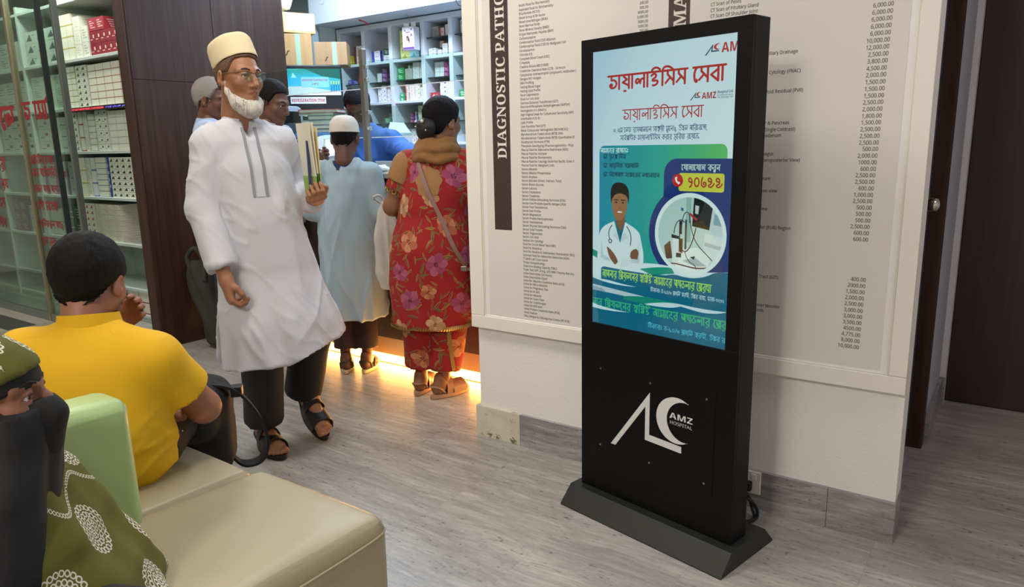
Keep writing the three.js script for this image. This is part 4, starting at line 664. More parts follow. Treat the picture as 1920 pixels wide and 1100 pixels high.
// ------------------------------------------------------------------ fridge, cartons and things behind the counter
{
  const F = at(588, 250, 5.75);                        // middle of the fridge front
  const TURN = 0.84, FX = 0.5, FD = 0.48, FH = 1.92;
  const f = thing('display_fridge', 'black glass door medicine fridge with a lit blue sign under the cardboard cartons', 'fridge', [F.x, 0, F.z], TURN);
  const blk = std(0x1b2328, 0.35);
  part('cabinet', [bx(-FX / 2, FX / 2, 0.08, 0.14, -FD, 0, 0.01), bx(-FX / 2, FX / 2, 1.46, FH, -FD, 0.005, 0.012), bx(-FX / 2, -FX / 2 + 0.03, 0.14, 1.46, -FD, 0, 0.004), bx(FX / 2 - 0.03, FX / 2, 0.14, 1.46, -FD, 0, 0.004), bx(-FX / 2, FX / 2, 0.14, 1.46, -FD, -FD + 0.03)], blk, f);
  for (const [x, z] of [[-0.2, -0.05], [0.2, -0.05], [-0.2, -0.4], [0.2, -0.4]]) part('foot', rod([x, 0, z], [x, 0.085, z], 0.02), M.rubber, f);
  const sign = canvasTexture(384, 180, (g, w, h) => { const s = g.createLinearGradient(0, 0, 0, h); s.addColorStop(0, '#1f8f86'); s.addColorStop(0.4, '#2fb4dd'); s.addColorStop(0.75, '#54b7e6'); s.addColorStop(1, '#9fc0d0'); g.fillStyle = s; g.fillRect(0, 0, w, h); g.fillStyle = '#0f5f5a'; g.beginPath(); g.moveTo(130, 0); g.lineTo(384, 0); g.lineTo(384, 70); g.lineTo(250, 50); g.fill(); g.fillStyle = '#9fe4f4'; g.beginPath(); g.moveTo(30, 60); g.lineTo(44, 26); g.lineTo(70, 60); g.fill(); g.fillStyle = '#c9d6dc'; g.beginPath(); g.moveTo(0, 120); g.lineTo(120, 118); g.lineTo(384, 160); g.lineTo(384, 180); g.lineTo(0, 180); g.fill(); for (let i = 0; i < 4; i++) { g.fillStyle = '#1d86b8'; g.fillRect(310 + i * 18, 74, 13, 80); g.fillStyle = '#bfe07a'; g.fillRect(312 + i * 18, 80, 9, 26); } g.fillStyle = '#8fcdf2'; g.fillRect(100, 56, 200, 70); g.fillStyle = '#a8557a'; g.font = 'bold 21px sans-serif'; g.textAlign = 'center'; g.fillText('SENSITIVE TEMPERATURE', 200, 84, 186); g.fillText('2-8°C', 200, 110, 60); });
  part('sign', bx(-FX / 2 + 0.08, FX / 2 - 0.015, 1.69, 1.89, 0.004, 0.012), new THREE.MeshStandardMaterial({ color: 0xffffff, roughness: 0.3, map: sign, emissive: 0xffffff, emissiveMap: sign, emissiveIntensity: 0.35 }), f, 'backlit blue and green picture sign');
  { const m = f.getObjectByName('sign'), p = m.geometry.attributes.position, uv = m.geometry.attributes.uv; for (let i = 0; i < p.count; i++) uv.setXY(i, (p.getX(i) + FX / 2 - 0.08) / (FX - 0.095), (p.getY(i) - 1.69) / 0.2); }
  const nt = canvasTexture(256, 48, (g, w, h) => { g.fillStyle = '#f1efee'; g.fillRect(0, 0, w, h); g.fillStyle = '#b8303a'; g.font = 'bold 30px sans-serif'; g.textAlign = 'center'; g.fillText('REFRIGERATION ITEM', 128, 35, 240); });
  const np = new THREE.PlaneGeometry(0.27, 0.052); np.translate(-0.02, 1.652, 0.0075); part('notice', np, std(0xffffff, 0.5, { map: nt }), f, 'white notice reading REFRIGERATION ITEM');
  part('door_frame', [bx(-FX / 2 + 0.005, -FX / 2 + 0.05, 0.145, 1.455, 0.002, 0.03, 0.004), bx(FX / 2 - 0.05, FX / 2 - 0.005, 0.145, 1.455, 0.002, 0.03, 0.004), bx(-FX / 2 + 0.05, FX / 2 - 0.05, 0.145, 0.19, 0.002, 0.03, 0.004), bx(-FX / 2 + 0.05, FX / 2 - 0.05, 1.41, 1.455, 0.002, 0.03, 0.004)], blk, f);
  part('door_pane', bx(-FX / 2 + 0.05, FX / 2 - 0.05, 0.19, 1.41, 0.014, 0.018), M.glass, f);
  part('liner', bx(-FX / 2 + 0.03, FX / 2 - 0.03, 0.14, 1.46, -FD + 0.031, -FD + 0.035), std(0xd6dcd4, 0.5), f);
  for (const y of [0.4, 0.66, 0.92, 1.15]) part('wire_shelf', bx(-FX / 2 + 0.031, FX / 2 - 0.031, y, y + 0.01, -FD + 0.04, -0.03), std(0xc9d0cf, 0.4), f);
  part('lamp_tube', rod([-0.17, 1.425, -0.05], [0.17, 1.425, -0.05], 0.012), new THREE.MeshStandardMaterial({ color: 0xffffff, emissive: 0xfff3c0, emissiveIntensity: 4 }), f, 'small glowing lamp tube');
  f.updateMatrixWorld(true);
  const L = f.localToWorld(V(0, 1.38, -0.16)), pl = new THREE.PointLight(0xfff3d0, 1.2, 0, 2); pl.position.copy(L); pl.castShadow = true; pl.name = 'fridge_lamp_light'; scene.add(pl);
  let k = 0;
  for (const y of [0.67, 0.93, 1.16]) for (let i = 0; i < 4; i++) {
    const p = f.localToWorld(V(-0.15 + i * 0.095, y + 0.0105, -0.14 - 0.02 * (i % 2)));
    const hgt = 0.04 + 0.025 * hash(i, k++, 4);
    medicineBox(p.x, p.y, p.z, 0.085, +hgt.toFixed(2), 0.1, boxMaterial('#dedfd2', '#b5b8a4', 'text'), 'cream medicine pack lying on a fridge shelf behind the glass door', 'packs in the fridge', TURN);
  }
  // cardboard cartons on the fridge
  const card = (base) => std(0xffffff, 0.8, { map: dataTexture(128, 128, (x, y) => { const s = (tnoise(x / 3, y / 30, 43, 5, 2) - 0.5) * 14 + (hash(x, y, 1) - 0.5) * 8; return [base[0] + s, base[1] + s, base[2] + s]; }) });
  const cm = card([196, 156, 104]), tapeM = std(0xa9c7a8, 0.35);
  const carton = (px, base, w, h, d, turn, label, extra) => {
    const o = thing('cardboard_carton', label, 'carton', px, turn);
    part('box_body', bx(-w / 2, w / 2, 0.0005, h, -d / 2, d / 2, 0.003), base, o);
    extra(o, w, h, d);
    return o;
  };
  const place = (x, y, z) => { const p = f.localToWorld(V(x, y, z)); return [p.x, p.y, p.z]; };
  const printed = (o, x, y, z, s) => part('printed_mark', [prism([[x, y], [x + s * 0.5, y + s], [x + s, y + s * 0.9], [x + s * 0.6, y + s * 0.7], [x + s * 0.3, y]], 0.0006, 0, z)], std(0x4a3a28, 0.8), o, 'dark printed mark');
  const taped = (o, x, h, d) => part('packing_tape', bx(x - 0.018, x + 0.018, 0.002, h + 0.0008, d / 2 - 0.002, d / 2 + 0.0008), tapeM, o, 'green and white packing tape');
  carton(place(-0.115, FH, -0.17), cm, 0.27, 0.235, 0.3, TURN + 0.1, 'tan cardboard carton with green tape at the left on the fridge', (o, w, h, d) => { taped(o, 0.03, h, d); printed(o, -0.07, 0.07, d / 2 + 0.0002, 0.04); part('paper_label', bx(-w / 2 - 0.0008, -w / 2 + 0.001, 0.1, 0.17, -0.04, 0.05), M.plasticwhite, o, 'white paper label'); part('open_flap', [bx(-w / 2, w / 2, h, h + 0.003, -d / 2 + 0.02, d / 2 - 0.02)], std(0xd8cdb8, 0.8), o); });
  carton(place(0.19, FH, -0.13), card([182, 148, 108]), 0.25, 0.175, 0.24, TURN - 0.12, 'tan cardboard carton with green tape at the right on the fridge', (o, w, h, d) => { taped(o, 0.03, h, d); printed(o, -0.05, 0.03, d / 2 + 0.0002, 0.035); });
  carton(place(-0.11, FH + 0.244, -0.17), card([206, 176, 122]), 0.29, 0.15, 0.26, TURN + 0.35, 'tan cardboard carton with a big white paper on its front, topmost on the fridge', (o, w, h, d) => { part('paper_sheet', bx(-0.09, 0.135, 0.018, 0.142, d / 2 - 0.001, d / 2 + 0.001), std(0xf2f5f8, 0.6), o, 'white paper sheet'); printed(o, -w / 2 + 0.01, 0.06, d / 2 + 0.0002, 0.02); });
  // clear plastic bundle at the very top left
  {
    const g = new THREE.SphereGeometry(1, 24, 16), p = g.attributes.position;
    for (let i = 0; i < p.count; i++) { const x = p.getX(i), y = p.getY(i), z = p.getZ(i), q = 1 + 0.35 * (noise(x * 4 + 3, y * 4, z * 4) - 0.5); p.setXYZ(i, x * 0.1 * q, y * 0.085 * q, z * 0.1 * q); }
    g.computeVertexNormals();
    const c = place(-0.2, FH + 0.51, -0.2); g.translate(...c);
    single('plastic_bundle', g, phys(0xdfe6e4, 0.25, { clearcoat: 0.6 }), 'crumpled pale plastic bundle on top of the upper carton', 'plastic bag');
  }
  // grey post beside the fridge
  single('metal_post', bx(-4.925, -4.885, 0, CEIL, -2.0, -1.94, 0.003), std(0x9fb0ba, 0.5), 'grey metal wall post behind the cardboard cartons', 'post');
  // monitor with silver rim beside the young man's head
  const mp = at(529, 240, 5.0);
  const mo = thing('monitor', 'black computer monitor with a rounded silver rim on the counter left of the fridge', 'monitor', [mp.x, 1.135, mp.z], 1.75);
  const rim = new THREE.Shape(); { const w = 0.17, h = 0.37, r = 0.05; rim.moveTo(-w + r, 0.06); rim.lineTo(w - r, 0.06); rim.quadraticCurveTo(w, 0.06, w, 0.06 + r); rim.lineTo(w, 0.06 + h - r); rim.quadraticCurveTo(w, 0.06 + h, w - r, 0.06 + h); rim.lineTo(-w + r, 0.06 + h); rim.quadraticCurveTo(-w, 0.06 + h, -w, 0.06 + h - r); rim.lineTo(-w, 0.06 + r); rim.quadraticCurveTo(-w, 0.06, -w + r, 0.06); }
  const rimG = new THREE.ExtrudeGeometry(rim, { depth: 0.034, bevelEnabled: true, bevelSize: 0.006, bevelThickness: 0.006, bevelSegments: 3 });
  part('casing', rimG, std(0xc9d0d6, 0.25, { metalness: 0.5 }), mo, 'silver rim');
  part('screen', bx(-0.15, 0.15, 0.09, 0.4, 0.04, 0.0425), M.black, mo); part('back_cover', bx(-0.14, 0.14, 0.1, 0.38, -0.04, -0.006, 0.02), M.black, mo);
  part('stand', [bx(-0.02, 0.02, 0.008, 0.09, -0.03, 0.0, 0.004), bx(-0.09, 0.09, 0, 0.01, -0.08, 0.07, 0.004)], M.black, mo);

  // blue lidded tub with files
  const tp = onZ(611, 272, -0.9);
  const bench = thing('work_table', 'grey metal work table behind the pharmacist', 'table', [-3.2, 0, -1.8]);
  part('table_top', bx(-0.75, 0.75, 1.05, 1.085, -0.18, 0.18, 0.004), std(0xb9c0c4, 0.35, { metalness: 0.4 }), bench);
  part('apron', bx(-0.73, 0.73, 0.98, 1.05, 0.155, 0.17), std(0xaab2b6, 0.4, { metalness: 0.3 }), bench);
  for (const [x, z] of [[-0.71, 0.13], [0.71, 0.13], [-0.71, -0.15], [0.71, -0.15]]) part('leg', bx(x - 0.02, x + 0.02, 0, 1.05, z - 0.02, z + 0.02), std(0x9aa2a6, 0.4, { metalness: 0.4 }), bench);
  const tub = thing('storage_tub', 'clear plastic tub with a blue lid under the stacked files', 'tub', [tp.x, 1.135, -0.9], 0.45);
  part('body', [bx(-0.15, 0.15, 0.0005, 0.215, -0.11, 0.11, 0.015)], phys(0xc2d0da, 0.3, { transmission: 0.25, thickness: 0 }), tub);
  const lidM = std(0x2f83d6, 0.35);
  part('lid', bx(-0.16, 0.16, 0.215, 0.245, -0.12, 0.12, 0.008), lidM, tub, 'blue lid'); part('latch', bx(-0.06, 0.02, 0.175, 0.232, 0.111, 0.125, 0.005), lidM, tub, 'blue latch');
  tub.updateMatrixWorld(true);
  const books = [['#6e2a36', 0.022, 0.27, 0.01, 'dark red'], ['#7a2534', 0.026, 0.22, 0.02, 'maroon'], ['#b9bdc0', 0.03, 0.24, 0.0, 'pale grey'], ['#6d7d8c', 0.028, 0.22, 0.03, 'slate blue'], ['#d8d8d2', 0.014, 0.24, -0.01, 'white'], ['#c0283f', 0.024, 0.27, 0.0, 'bright red']];
  let by = 0.2455;
  for (const [c, h, w, dx, nm] of books) { const p = tub.localToWorld(V(0.0 + dx, by, 0)); const b = thing('file_book', `${nm} file book in the pile on the blue lidded tub`, 'book', [p.x, p.y, p.z], 0.45 + dx * 4); part('pages', bx(-w / 2 + 0.004, w / 2 - 0.004, 0.003, h - 0.003, -0.085, 0.085), std(0xe2e0d6, 0.8), b); part('cover', [bx(-w / 2, w / 2, 0, 0.003, -0.09, 0.09), bx(-w / 2, w / 2, h - 0.003, h, -0.09, 0.09), bx(-w / 2, -w / 2 + 0.003, 0.003, h - 0.003, -0.09, 0.09)], std(c, 0.5), b); by += h + 0.0008; }
  // white carton standing behind the pharmacist, tray of slips, sheets
  const wc = onZ(728, 240, -1.72);
  const w2 = thing('carton', 'large plain white carton standing behind the pharmacist', 'carton', [wc.x, 1.085, -1.79], 0.3);
  part('box_body', bx(-0.11, 0.11, 0.0005, 0.3, -0.08, 0.08, 0.003), std(0xd9e0e6, 0.6), w2);
  part('open_flap', [prism([[-0.11, 0.3], [0.11, 0.3], [0.04, 0.39], [-0.08, 0.4]], 0.003, 0, -0.06).rotateX(-0.15).translate(0, 0.0, 0.03)], std(0xeef4f8, 0.6), w2);
  const tr = onZ(768, 300, -0.93);
  const tray = thing('metal_tray', 'grey metal tray with paper slips on the counter behind the glass screen', 'tray', [tr.x, 1.135, -0.93]);
  part('tray_box', [bx(-0.17, 0.17, 0.0005, 0.006, -0.12, 0.12), bx(-0.17, 0.17, 0.006, 0.055, 0.112, 0.12), bx(-0.17, 0.17, 0.006, 0.055, -0.12, -0.112), bx(-0.17, -0.162, 0.006, 0.055, -0.112, 0.112), bx(0.162, 0.17, 0.006, 0.055, -0.112, 0.112)], std(0xb4bcc2, 0.35, { metalness: 0.4 }), tray);
  part('rim', [bx(-0.175, 0.175, 0.055, 0.06, 0.108, 0.124, 0.002), bx(-0.175, 0.175, 0.055, 0.06, -0.124, -0.108, 0.002)], std(0xc4ccd2, 0.3, { metalness: 0.4 }), tray);
  for (let i = 0; i < 5; i++) { const s = single('paper_slip', new THREE.BoxGeometry(0.09, 0.004, 0.06), std(0xe8e8e2, 0.7), 'cream paper slip lying in the grey metal tray', 'paper', 'slips in the tray'); s.position.set(tr.x - 0.1 + i * 0.045, 1.1435 + i * 0.0045, -0.93 + 0.02 * (i % 2)); s.rotation.y = 0.2 * i - 0.4; }
}
// ------------------------------------------------------------------ shop shelves behind the glass front, at the left
{
  const Z0 = -0.35, ZB = -0.72;
  const XD = [-8.7, -7.4, -6.62, -5.97, -4.45], YS = [0.06, 0.255, 0.6, 0.945, 1.295, 1.625, 1.98, 2.4];
  const u = thing('shop_shelving', 'pale grey open shelving stacked with cartons behind the shop glass at the left', 'shelving', [-6.6, 0, -0.53]);
  const loc = (g) => g.translate(6.6, 0, 0.53);
  part('back_panel', loc(bx(-8.72, -4.43, 0, 2.45, ZB - 0.02, ZB)), std(0xbcc6c2, 0.6), u);
  for (const x of XD) part('upright', loc(bx(x - 0.016, x + 0.016, 0, 2.45, ZB, Z0, 0.002)), std(0xccd4d2, 0.5), u);
  for (let i = 0; i < XD.length - 1; i++) for (const y of YS) part('shelf_board', loc(bx(XD[i] + 0.016, XD[i + 1] - 0.016, y - 0.022, y, ZB, Z0 - 0.003, 0.002)), std(0xccd4d2, 0.5), u);
  part('base_board', loc(bx(-8.7, -4.45, 0, 0.036, ZB, Z0 - 0.01)), std(0xaab4b0, 0.5), u);
  const W = '#dfe0d2';
  // [x left, shelf, column width, columns, rows, box height, base, ink, style, wording]
  const BLOCKS = [
    [-5.75, 5, 0.13, 2, 4, 0.083, W, '#c3b04a', 'line', 'white carton with yellow edge lines'], [-5.46, 5, 0.14, 1, 3, 0.1, W, '#c9c9bb', 'text', 'plain white carton'], [-5.3, 5, 0.13, 1, 2, 0.11, '#dadbd0', '#a9aa9d', 'text', 'pale grey carton'], [-5.14, 5, 0.11, 5, 2, 0.085, '#8d2435', '#e2cdc8', 'mark', 'crimson medicine carton'], [-5.14, 5, 0.16, 2, 1, 0.09, '#a03040', '#e2cdc8', 'text', 'large crimson carton'],
    [-5.75, 4, 0.095, 2, 7, 0.044, W, '#8fae3e', 'line', 'white carton with lime edge lines'], [-5.54, 4, 0.12, 2, 7, 0.044, W, '#4f5450', 'logo', 'white carton with black check marks'], [-5.27, 4, 0.16, 4, 6, 0.05, '#e4e2d4', '#b5573e', 'line', 'white carton with rust edge lines'],
    [-5.75, 3, 0.1, 1, 6, 0.05, W, '#6d7470', 'logo', 'white carton with grey marks'], [-5.63, 3, 0.09, 1, 3, 0.1, W, '#b8493c', 'line', 'white carton with red edge lines'], [-5.52, 3, 0.08, 1, 5, 0.06, W, '#a9b5bd', 'text', 'white carton with grey text'], [-5.42, 3, 0.15, 1, 6, 0.046, '#dde0d4', '#7aa077', 'line', 'white carton with green edge lines'], [-5.25, 3, 0.12, 2, 6, 0.05, W, '#24499b', 'mark', 'white carton with blue squares'], [-4.98, 3, 0.16, 3, 6, 0.048, W, '#c5c5b8', 'line', 'cream carton with pale edges'],
    [-5.75, 2, 0.14, 1, 3, 0.1, W, '#c9b14b', 'line', 'tall white carton with yellow edge lines'], [-5.59, 2, 0.08, 1, 5, 0.06, W, '#8e9a94', 'text', 'narrow white carton with grey text'], [-5.49, 2, 0.1, 1, 3, 0.1, '#dfe4e6', '#3e63a5', 'line', 'white carton with blue edge lines'], [-5.37, 2, 0.22, 1, 7, 0.043, W, '#5a78ad', 'line', 'long white carton with blue lines'], [-5.13, 2, 0.035, 1, 1, 0.31, '#2a4c8d', '#c9d4e4', 'text', 'tall blue carton'], [-5.08, 2, 0.12, 4, 7, 0.043, W, '#3d4244', 'logo', 'white carton with black triangle marks'],
    [-5.75, 1, 0.11, 2, 6, 0.048, W, '#b85040', 'logo', 'white carton with orange marks'], [-5.5, 1, 0.17, 3, 7, 0.041, '#ddd8c6', '#b8b09a', 'text', 'cream carton in a tall block'],
    [-6.46, 4, 0.2, 3, 3, 0.09, '#cfd6cf', '#8a9b90', 'text', 'greenish white carton behind the glass'], [-6.46, 3, 0.2, 3, 3, 0.09, '#d3d8d2', '#9c4a48', 'mark', 'white carton with red marks behind the glass'], [-6.46, 5, 0.2, 3, 3, 0.09, '#ccd4d0', '#5c6468', 'logo', 'large pale carton behind the glass'], [-6.46, 2, 0.2, 3, 3, 0.09, '#cdd2d0', '#8a6aa0', 'band', 'white carton with violet band behind the glass'], [-6.46, 1, 0.22, 1, 2, 0.11, '#d8dbd2', '#9aa09a', 'line', 'plain pale carton behind the glass'], [-6.2, 1, 0.18, 2, 2, 0.13, '#1f4038', '#c8d6d0', 'text', 'dark green carton behind the glass'],
    [-7.2, 4, 0.22, 3, 2, 0.13, '#ccd4ce', '#7c8c84', 'text', 'large pale carton behind the left glass'], [-7.2, 3, 0.22, 3, 3, 0.09, '#cfd5d0', '#2c3133', 'mark', 'white carton with black marks behind the left glass'], [-7.2, 1, 0.14, 2, 3, 0.09, '#6d2a38', '#c8b8b4', 'text', 'dark red carton behind the left glass'], [-6.9, 1, 0.12, 3, 3, 0.08, '#cfd6d6', '#3f6aa0', 'band', 'white and blue carton behind the left glass'], [-7.2, 5, 0.2, 3, 2, 0.11, '#c8d0cc', '#7a7f80', 'text', 'big grey carton behind the left glass'],
  ];
  const rest = [];
  for (const [bx0, s, bw, nc, nr, h, base, ink, style, words] of BLOCKS) {
    const near = bx0 > -5.9, x = near ? -5.95 + (bx0 + 5.75) * 0.72 : bx0 - 0.12, w = near ? bw * 0.72 : bw * 0.96;
    const mt = boxMaterial(base, ink, style), y = YS[s + 1], upper = words.startsWith('large crimson') ? 0.172 : 0;
    const label = `${words.replace(' behind the glass', '').replace(' behind the left glass', '')} on shop shelf level ${s}${words.includes('left glass') ? ', far left' : ''}`;
    const far = x < -6.0;
    for (let i = 0; i < nc; i++) for (let j = 0; j < nr; j++) {
      const X = x + (i + 0.5) * w; if (X - w / 2 > -5.1) continue;
      if (far) { rest.push(boxShape(w - 0.002, h - 0.0015, 0.2, mt).clone().translate(X, y + upper + j * h + 0.0005, Z0 - 0.13)); continue; }
      medicineBox(X, y + upper + j * h + 0.0005, Z0 - 0.03 - 0.1, w - 0.002, h - 0.0015, 0.2, mt, label, `stack of ${words} on level ${s}`);
    }
  }
  single('medicine_boxes', rest, boxCard, 'pale medicine cartons stacked on the shelves behind the greenish shop glass', 'medicine boxes').userData.kind = 'stuff';
  // lower level: glove bags on a tray board and red white boxes
  const red = boxMaterial('#e6e1d8', '#a8332f', 'line');
  for (let i = 0; i < 4; i++) for (let j = 0; j < 2; j++) medicineBox(-5.36 + i * 0.17, 0.0605 + j * 0.085, Z0 - 0.13, 0.165, 0.0835, 0.2, i === 2 && j ? boxMaterial('#a8332f', '#e6e1d8', 'line') : red, i === 2 && j ? 'red carton among the white ones on the bottom shelf behind the yellow man' : 'white carton with red edges on the bottom shelf behind the seated man', 'red edged cartons');
  const bag = (x, y, r, c, l) => { const g = new THREE.SphereGeometry(1, 22, 14), p = g.attributes.position; for (let i = 0; i < p.count; i++) { const a = p.getX(i), b = p.getY(i), e = p.getZ(i), q = 1 + 0.4 * (noise(a * 3.5 + x * 9, b * 3.5 + y * 5, e * 3.5) - 0.5); p.setXYZ(i, a * r[0] * q, b * r[1] * q, e * r[2] * q); } g.computeVertexNormals(); g.computeBoundingBox(); g.translate(x, y - g.boundingBox.min.y, Z0 - 0.14); return single('plastic_bag', g, phys(c, 0.25, { clearcoat: 0.8 }), l, 'bag'); };
  bag(-4.98, 0.3, [0.14, 0.035, 0.1], 0xa9848f, 'flat pink plastic bag on the shelf under the cartons');
  bag(-4.72, 0.256, [0.12, 0.045, 0.09], 0x2f62c4, 'shiny blue plastic bag at the right of the low shelf');
  bag(-5.1, 0.256, [0.16, 0.022, 0.1], 0xb8a6a2, 'flat pale plastic bag beneath the pink one');
  bag(-4.93, 0.385, [0.12, 0.03, 0.09], 0x2b3f9a, 'dark blue plastic bag on top of the pink one');

  // added glowing strip that imitates a red and blue reflection
  const reflTex = canvasTexture(512, 32, (g, w, h) => { g.fillStyle = '#140608'; g.fillRect(0, 0, w, h); g.fillStyle = '#c8303a'; g.fillRect(0, 6, 330, 18); seedState = 41; for (let i = 0; i < 40; i++) { g.fillStyle = i % 3 ? '#e8505a' : '#7a1a22'; g.fillRect(rr(0, 330), rr(4, 18), rr(4, 16), rr(3, 8)); } for (let i = 0; i < 34; i++) { g.fillStyle = ['#5a54ff', '#7d7aff', '#3a34c0'][i % 3]; g.fillRect(rr(350, 500), rr(3, 18), rr(4, 14), rr(3, 10)); } });
  const tk = thing('reflection_strip', 'thin glowing strip imitating a red and blue reflection at the shop shelf edge', 'light strip', [-5.48, 1.606, -0.337]);
  part('casing', bx(-0.46, 0.46, -0.016, 0.016, -0.01, 0.004), M.rubber, tk);  // backing bar added behind the painted reflection
  const tg = new THREE.PlaneGeometry(0.9, 0.026); tg.translate(0, 0, 0.0045); part('reflection_face', tg, new THREE.MeshStandardMaterial({ color: 0x0a0a0a, emissive: 0xffffff, emissiveMap: reflTex, emissiveIntensity: 0.7 }), tk, 'glowing face with the reflection painted in red and blue');
  areaLight(V(-5.48, 1.606, -0.329), V(-5.48, 1.606, 0.5), 0.9, 0.026, 0xb0508a, 0.4, 'reflection_strip_light');  // faint glow added with the imitated reflection
  // glass front: mullions and two panes with red lettering
  const fr = (x, w, c, label) => { const o = single('glass_mullion', bx(-w / 2, w / 2, 0, CEIL, -0.02, 0.02, 0.003), c, label, 'mullion'); o.position.set(x, 0, 0); return o; };
  fr(-5.89, 0.035, std(0xa59a80, 0.3, { metalness: 0.7 }), 'brass coloured upright of the shop glass at the left');
  fr(-5.155, 0.028, std(0x7d8580, 0.3, { metalness: 0.6 }), 'grey upright edge of the glass shop door');
  fr(-5.31, 0.012, std(0x2c3330, 0.4), 'thin dark upright on the glass shop door').position.z = 0.036;
  const green = phys(0xe0ede4, 0.03, { transmission: 1, thickness: 0, ior: 1.5 });
  const pane = (x0, x1, l) => { const o = thing('shop_glass', l, 'glass pane', [(x0 + x1) / 2, 0, 0]); const w = (x1 - x0) / 2; part('pane', bx(-w, w, 0.06, CEIL, -0.005, 0.005), green, o); part('bottom_rail', bx(-w, w, 0, 0.06, -0.015, 0.015, 0.003), std(0x8b9690, 0.35, { metalness: 0.6 }), o); return o; };
  const g1 = pane(-8.95, -5.91, 'wide greenish shop glass pane with red Bengali lettering at the far left'), g2 = pane(-5.87, -5.17, 'narrow greenish glass shop door pane with red Bengali lettering');
  const decal = (o, x0, x1, y0, y1, W, H, draw) => {
    const a = canvasTexture(W, H, (g) => { g.fillStyle = '#000'; g.fillRect(0, 0, W, H); draw(g, W, H, '#fff'); }, false);
    const p = new THREE.PlaneGeometry(x1 - x0, y1 - y0); p.translate((x0 + x1) / 2 - o.position.x, (y0 + y1) / 2, 0.0065);
    part('lettering', p, std(0xa01f2a, 0.5, { alphaMap: a, transparent: true, side: THREE.DoubleSide }), o, 'red Bengali lettering');
  };
  const lines = (g, W, H, list, c = '#fff') => list.forEach(([s, y, size, wt]) => bangla(g, s, 8, y * H, size, c, wt, Math.min(1.2, (W - 16) / bwidth(s, size))));
  decal(g2, -5.85, -5.2, 1.5, 1.72, 512, 192, (g, W, H, c) => lines(g, W, H, [['ড ফামা^', 0.35, 100, 1.9]], c));
  decal(g2, -5.86, -5.3, 0.55, 1.3, 512, 640, (g, W, H, c) => lines(g, W, H, [['মেডিসিন সেবা', 0.05, 44, 1.6], ['এখানে পাইকারি মূল~yে', 0.17, 44, 1.6], ['সকল পণ~y পাওয়া যায়', 0.33, 40, 1.6], ['দেশী বিদেশী', 0.5, 44, 1.6], ['সাজি^ক~yাল পণ~y', 0.68, 40, 1.6], ['সুলভ মূল~yে', 0.85, 40, 1.6]], c));
  decal(g1, -6.9, -5.93, 1.45, 1.72, 640, 192, (g, W, H, c) => lines(g, W, H, [['এ এম জে', 0.35, 110, 1.9]], c));
  decal(g1, -7.0, -5.95, 0.55, 1.3, 640, 512, (g, W, H, c) => lines(g, W, H, [['জীবন র[কষ]াকারী', 0.08, 50, 1.6], ['দেশী বিদেশী ওষুধ', 0.28, 44, 1.6], ['সেবা দেওয়া হয়', 0.48, 44, 1.6], ['ডায়ালাইসিস', 0.7, 44, 1.6]], c));
}

// ------------------------------------------------------------------ modelling bodies and cloth as distance fields
const sub3 = (a, b) => [a[0] - b[0], a[1] - b[1], a[2] - b[2]], mix3 = (a, b, t) => [lerp(a[0], b[0], t), lerp(a[1], b[1], t), lerp(a[2], b[2], t)], len3 = (a) => Math.hypot(a[0], a[1], a[2]);
function cap(a, b, ra, rb = ra, k = 0.02) {
  const [ax, ay, az] = a, bx_ = b[0] - ax, by_ = b[1] - ay, bz_ = b[2] - az, L = bx_ * bx_ + by_ * by_ + bz_ * bz_ || 1e-9, R = Math.max(ra, rb);
  return { k, lo: [0, 1, 2].map((i) => Math.min(a[i], b[i]) - R), hi: [0, 1, 2].map((i) => Math.max(a[i], b[i]) + R), f(x, y, z) {
    const px = x - ax, py = y - ay, pz = z - az; let t = (px * bx_ + py * by_ + pz * bz_) / L; t = t < 0 ? 0 : t > 1 ? 1 : t;
    const dx = px - bx_ * t, dy = py - by_ * t, dz = pz - bz_ * t; return Math.sqrt(dx * dx + dy * dy + dz * dz) - ra - (rb - ra) * t;
  } };
}
const caps = (pts, radii, k) => pts.slice(1).map((p, i) => cap(pts[i], p, radii[i], radii[i + 1], k));
function ell(c, r, k = 0.02, rot) {      // rot: [rx, ry, rz]
  const e = rot && new THREE.Matrix3().setFromMatrix4(new THREE.Matrix4().makeRotationFromEuler(new THREE.Euler(...rot))).transpose().elements, R = Math.max(...r), q = rot ? [R, R, R] : r;
  return { k, lo: [0, 1, 2].map((i) => c[i] - q[i]), hi: [0, 1, 2].map((i) => c[i] + q[i]), f(x, y, z) {
    x -= c[0]; y -= c[1]; z -= c[2];
    if (e) { const X = e[0] * x + e[3] * y + e[6] * z, Y = e[1] * x + e[4] * y + e[7] * z, Z = e[2] * x + e[5] * y + e[8] * z; x = X; y = Y; z = Z; }
    const a = x / r[0], b = y / r[1], d = z / r[2], k0 = Math.sqrt(a * a + b * b + d * d), k1 = Math.sqrt((a / r[0]) ** 2 + (b / r[1]) ** 2 + (d / r[2]) ** 2);
    return k1 < 1e-6 ? -Math.min(...r) : k0 * (k0 - 1) / k1;
  } };
}
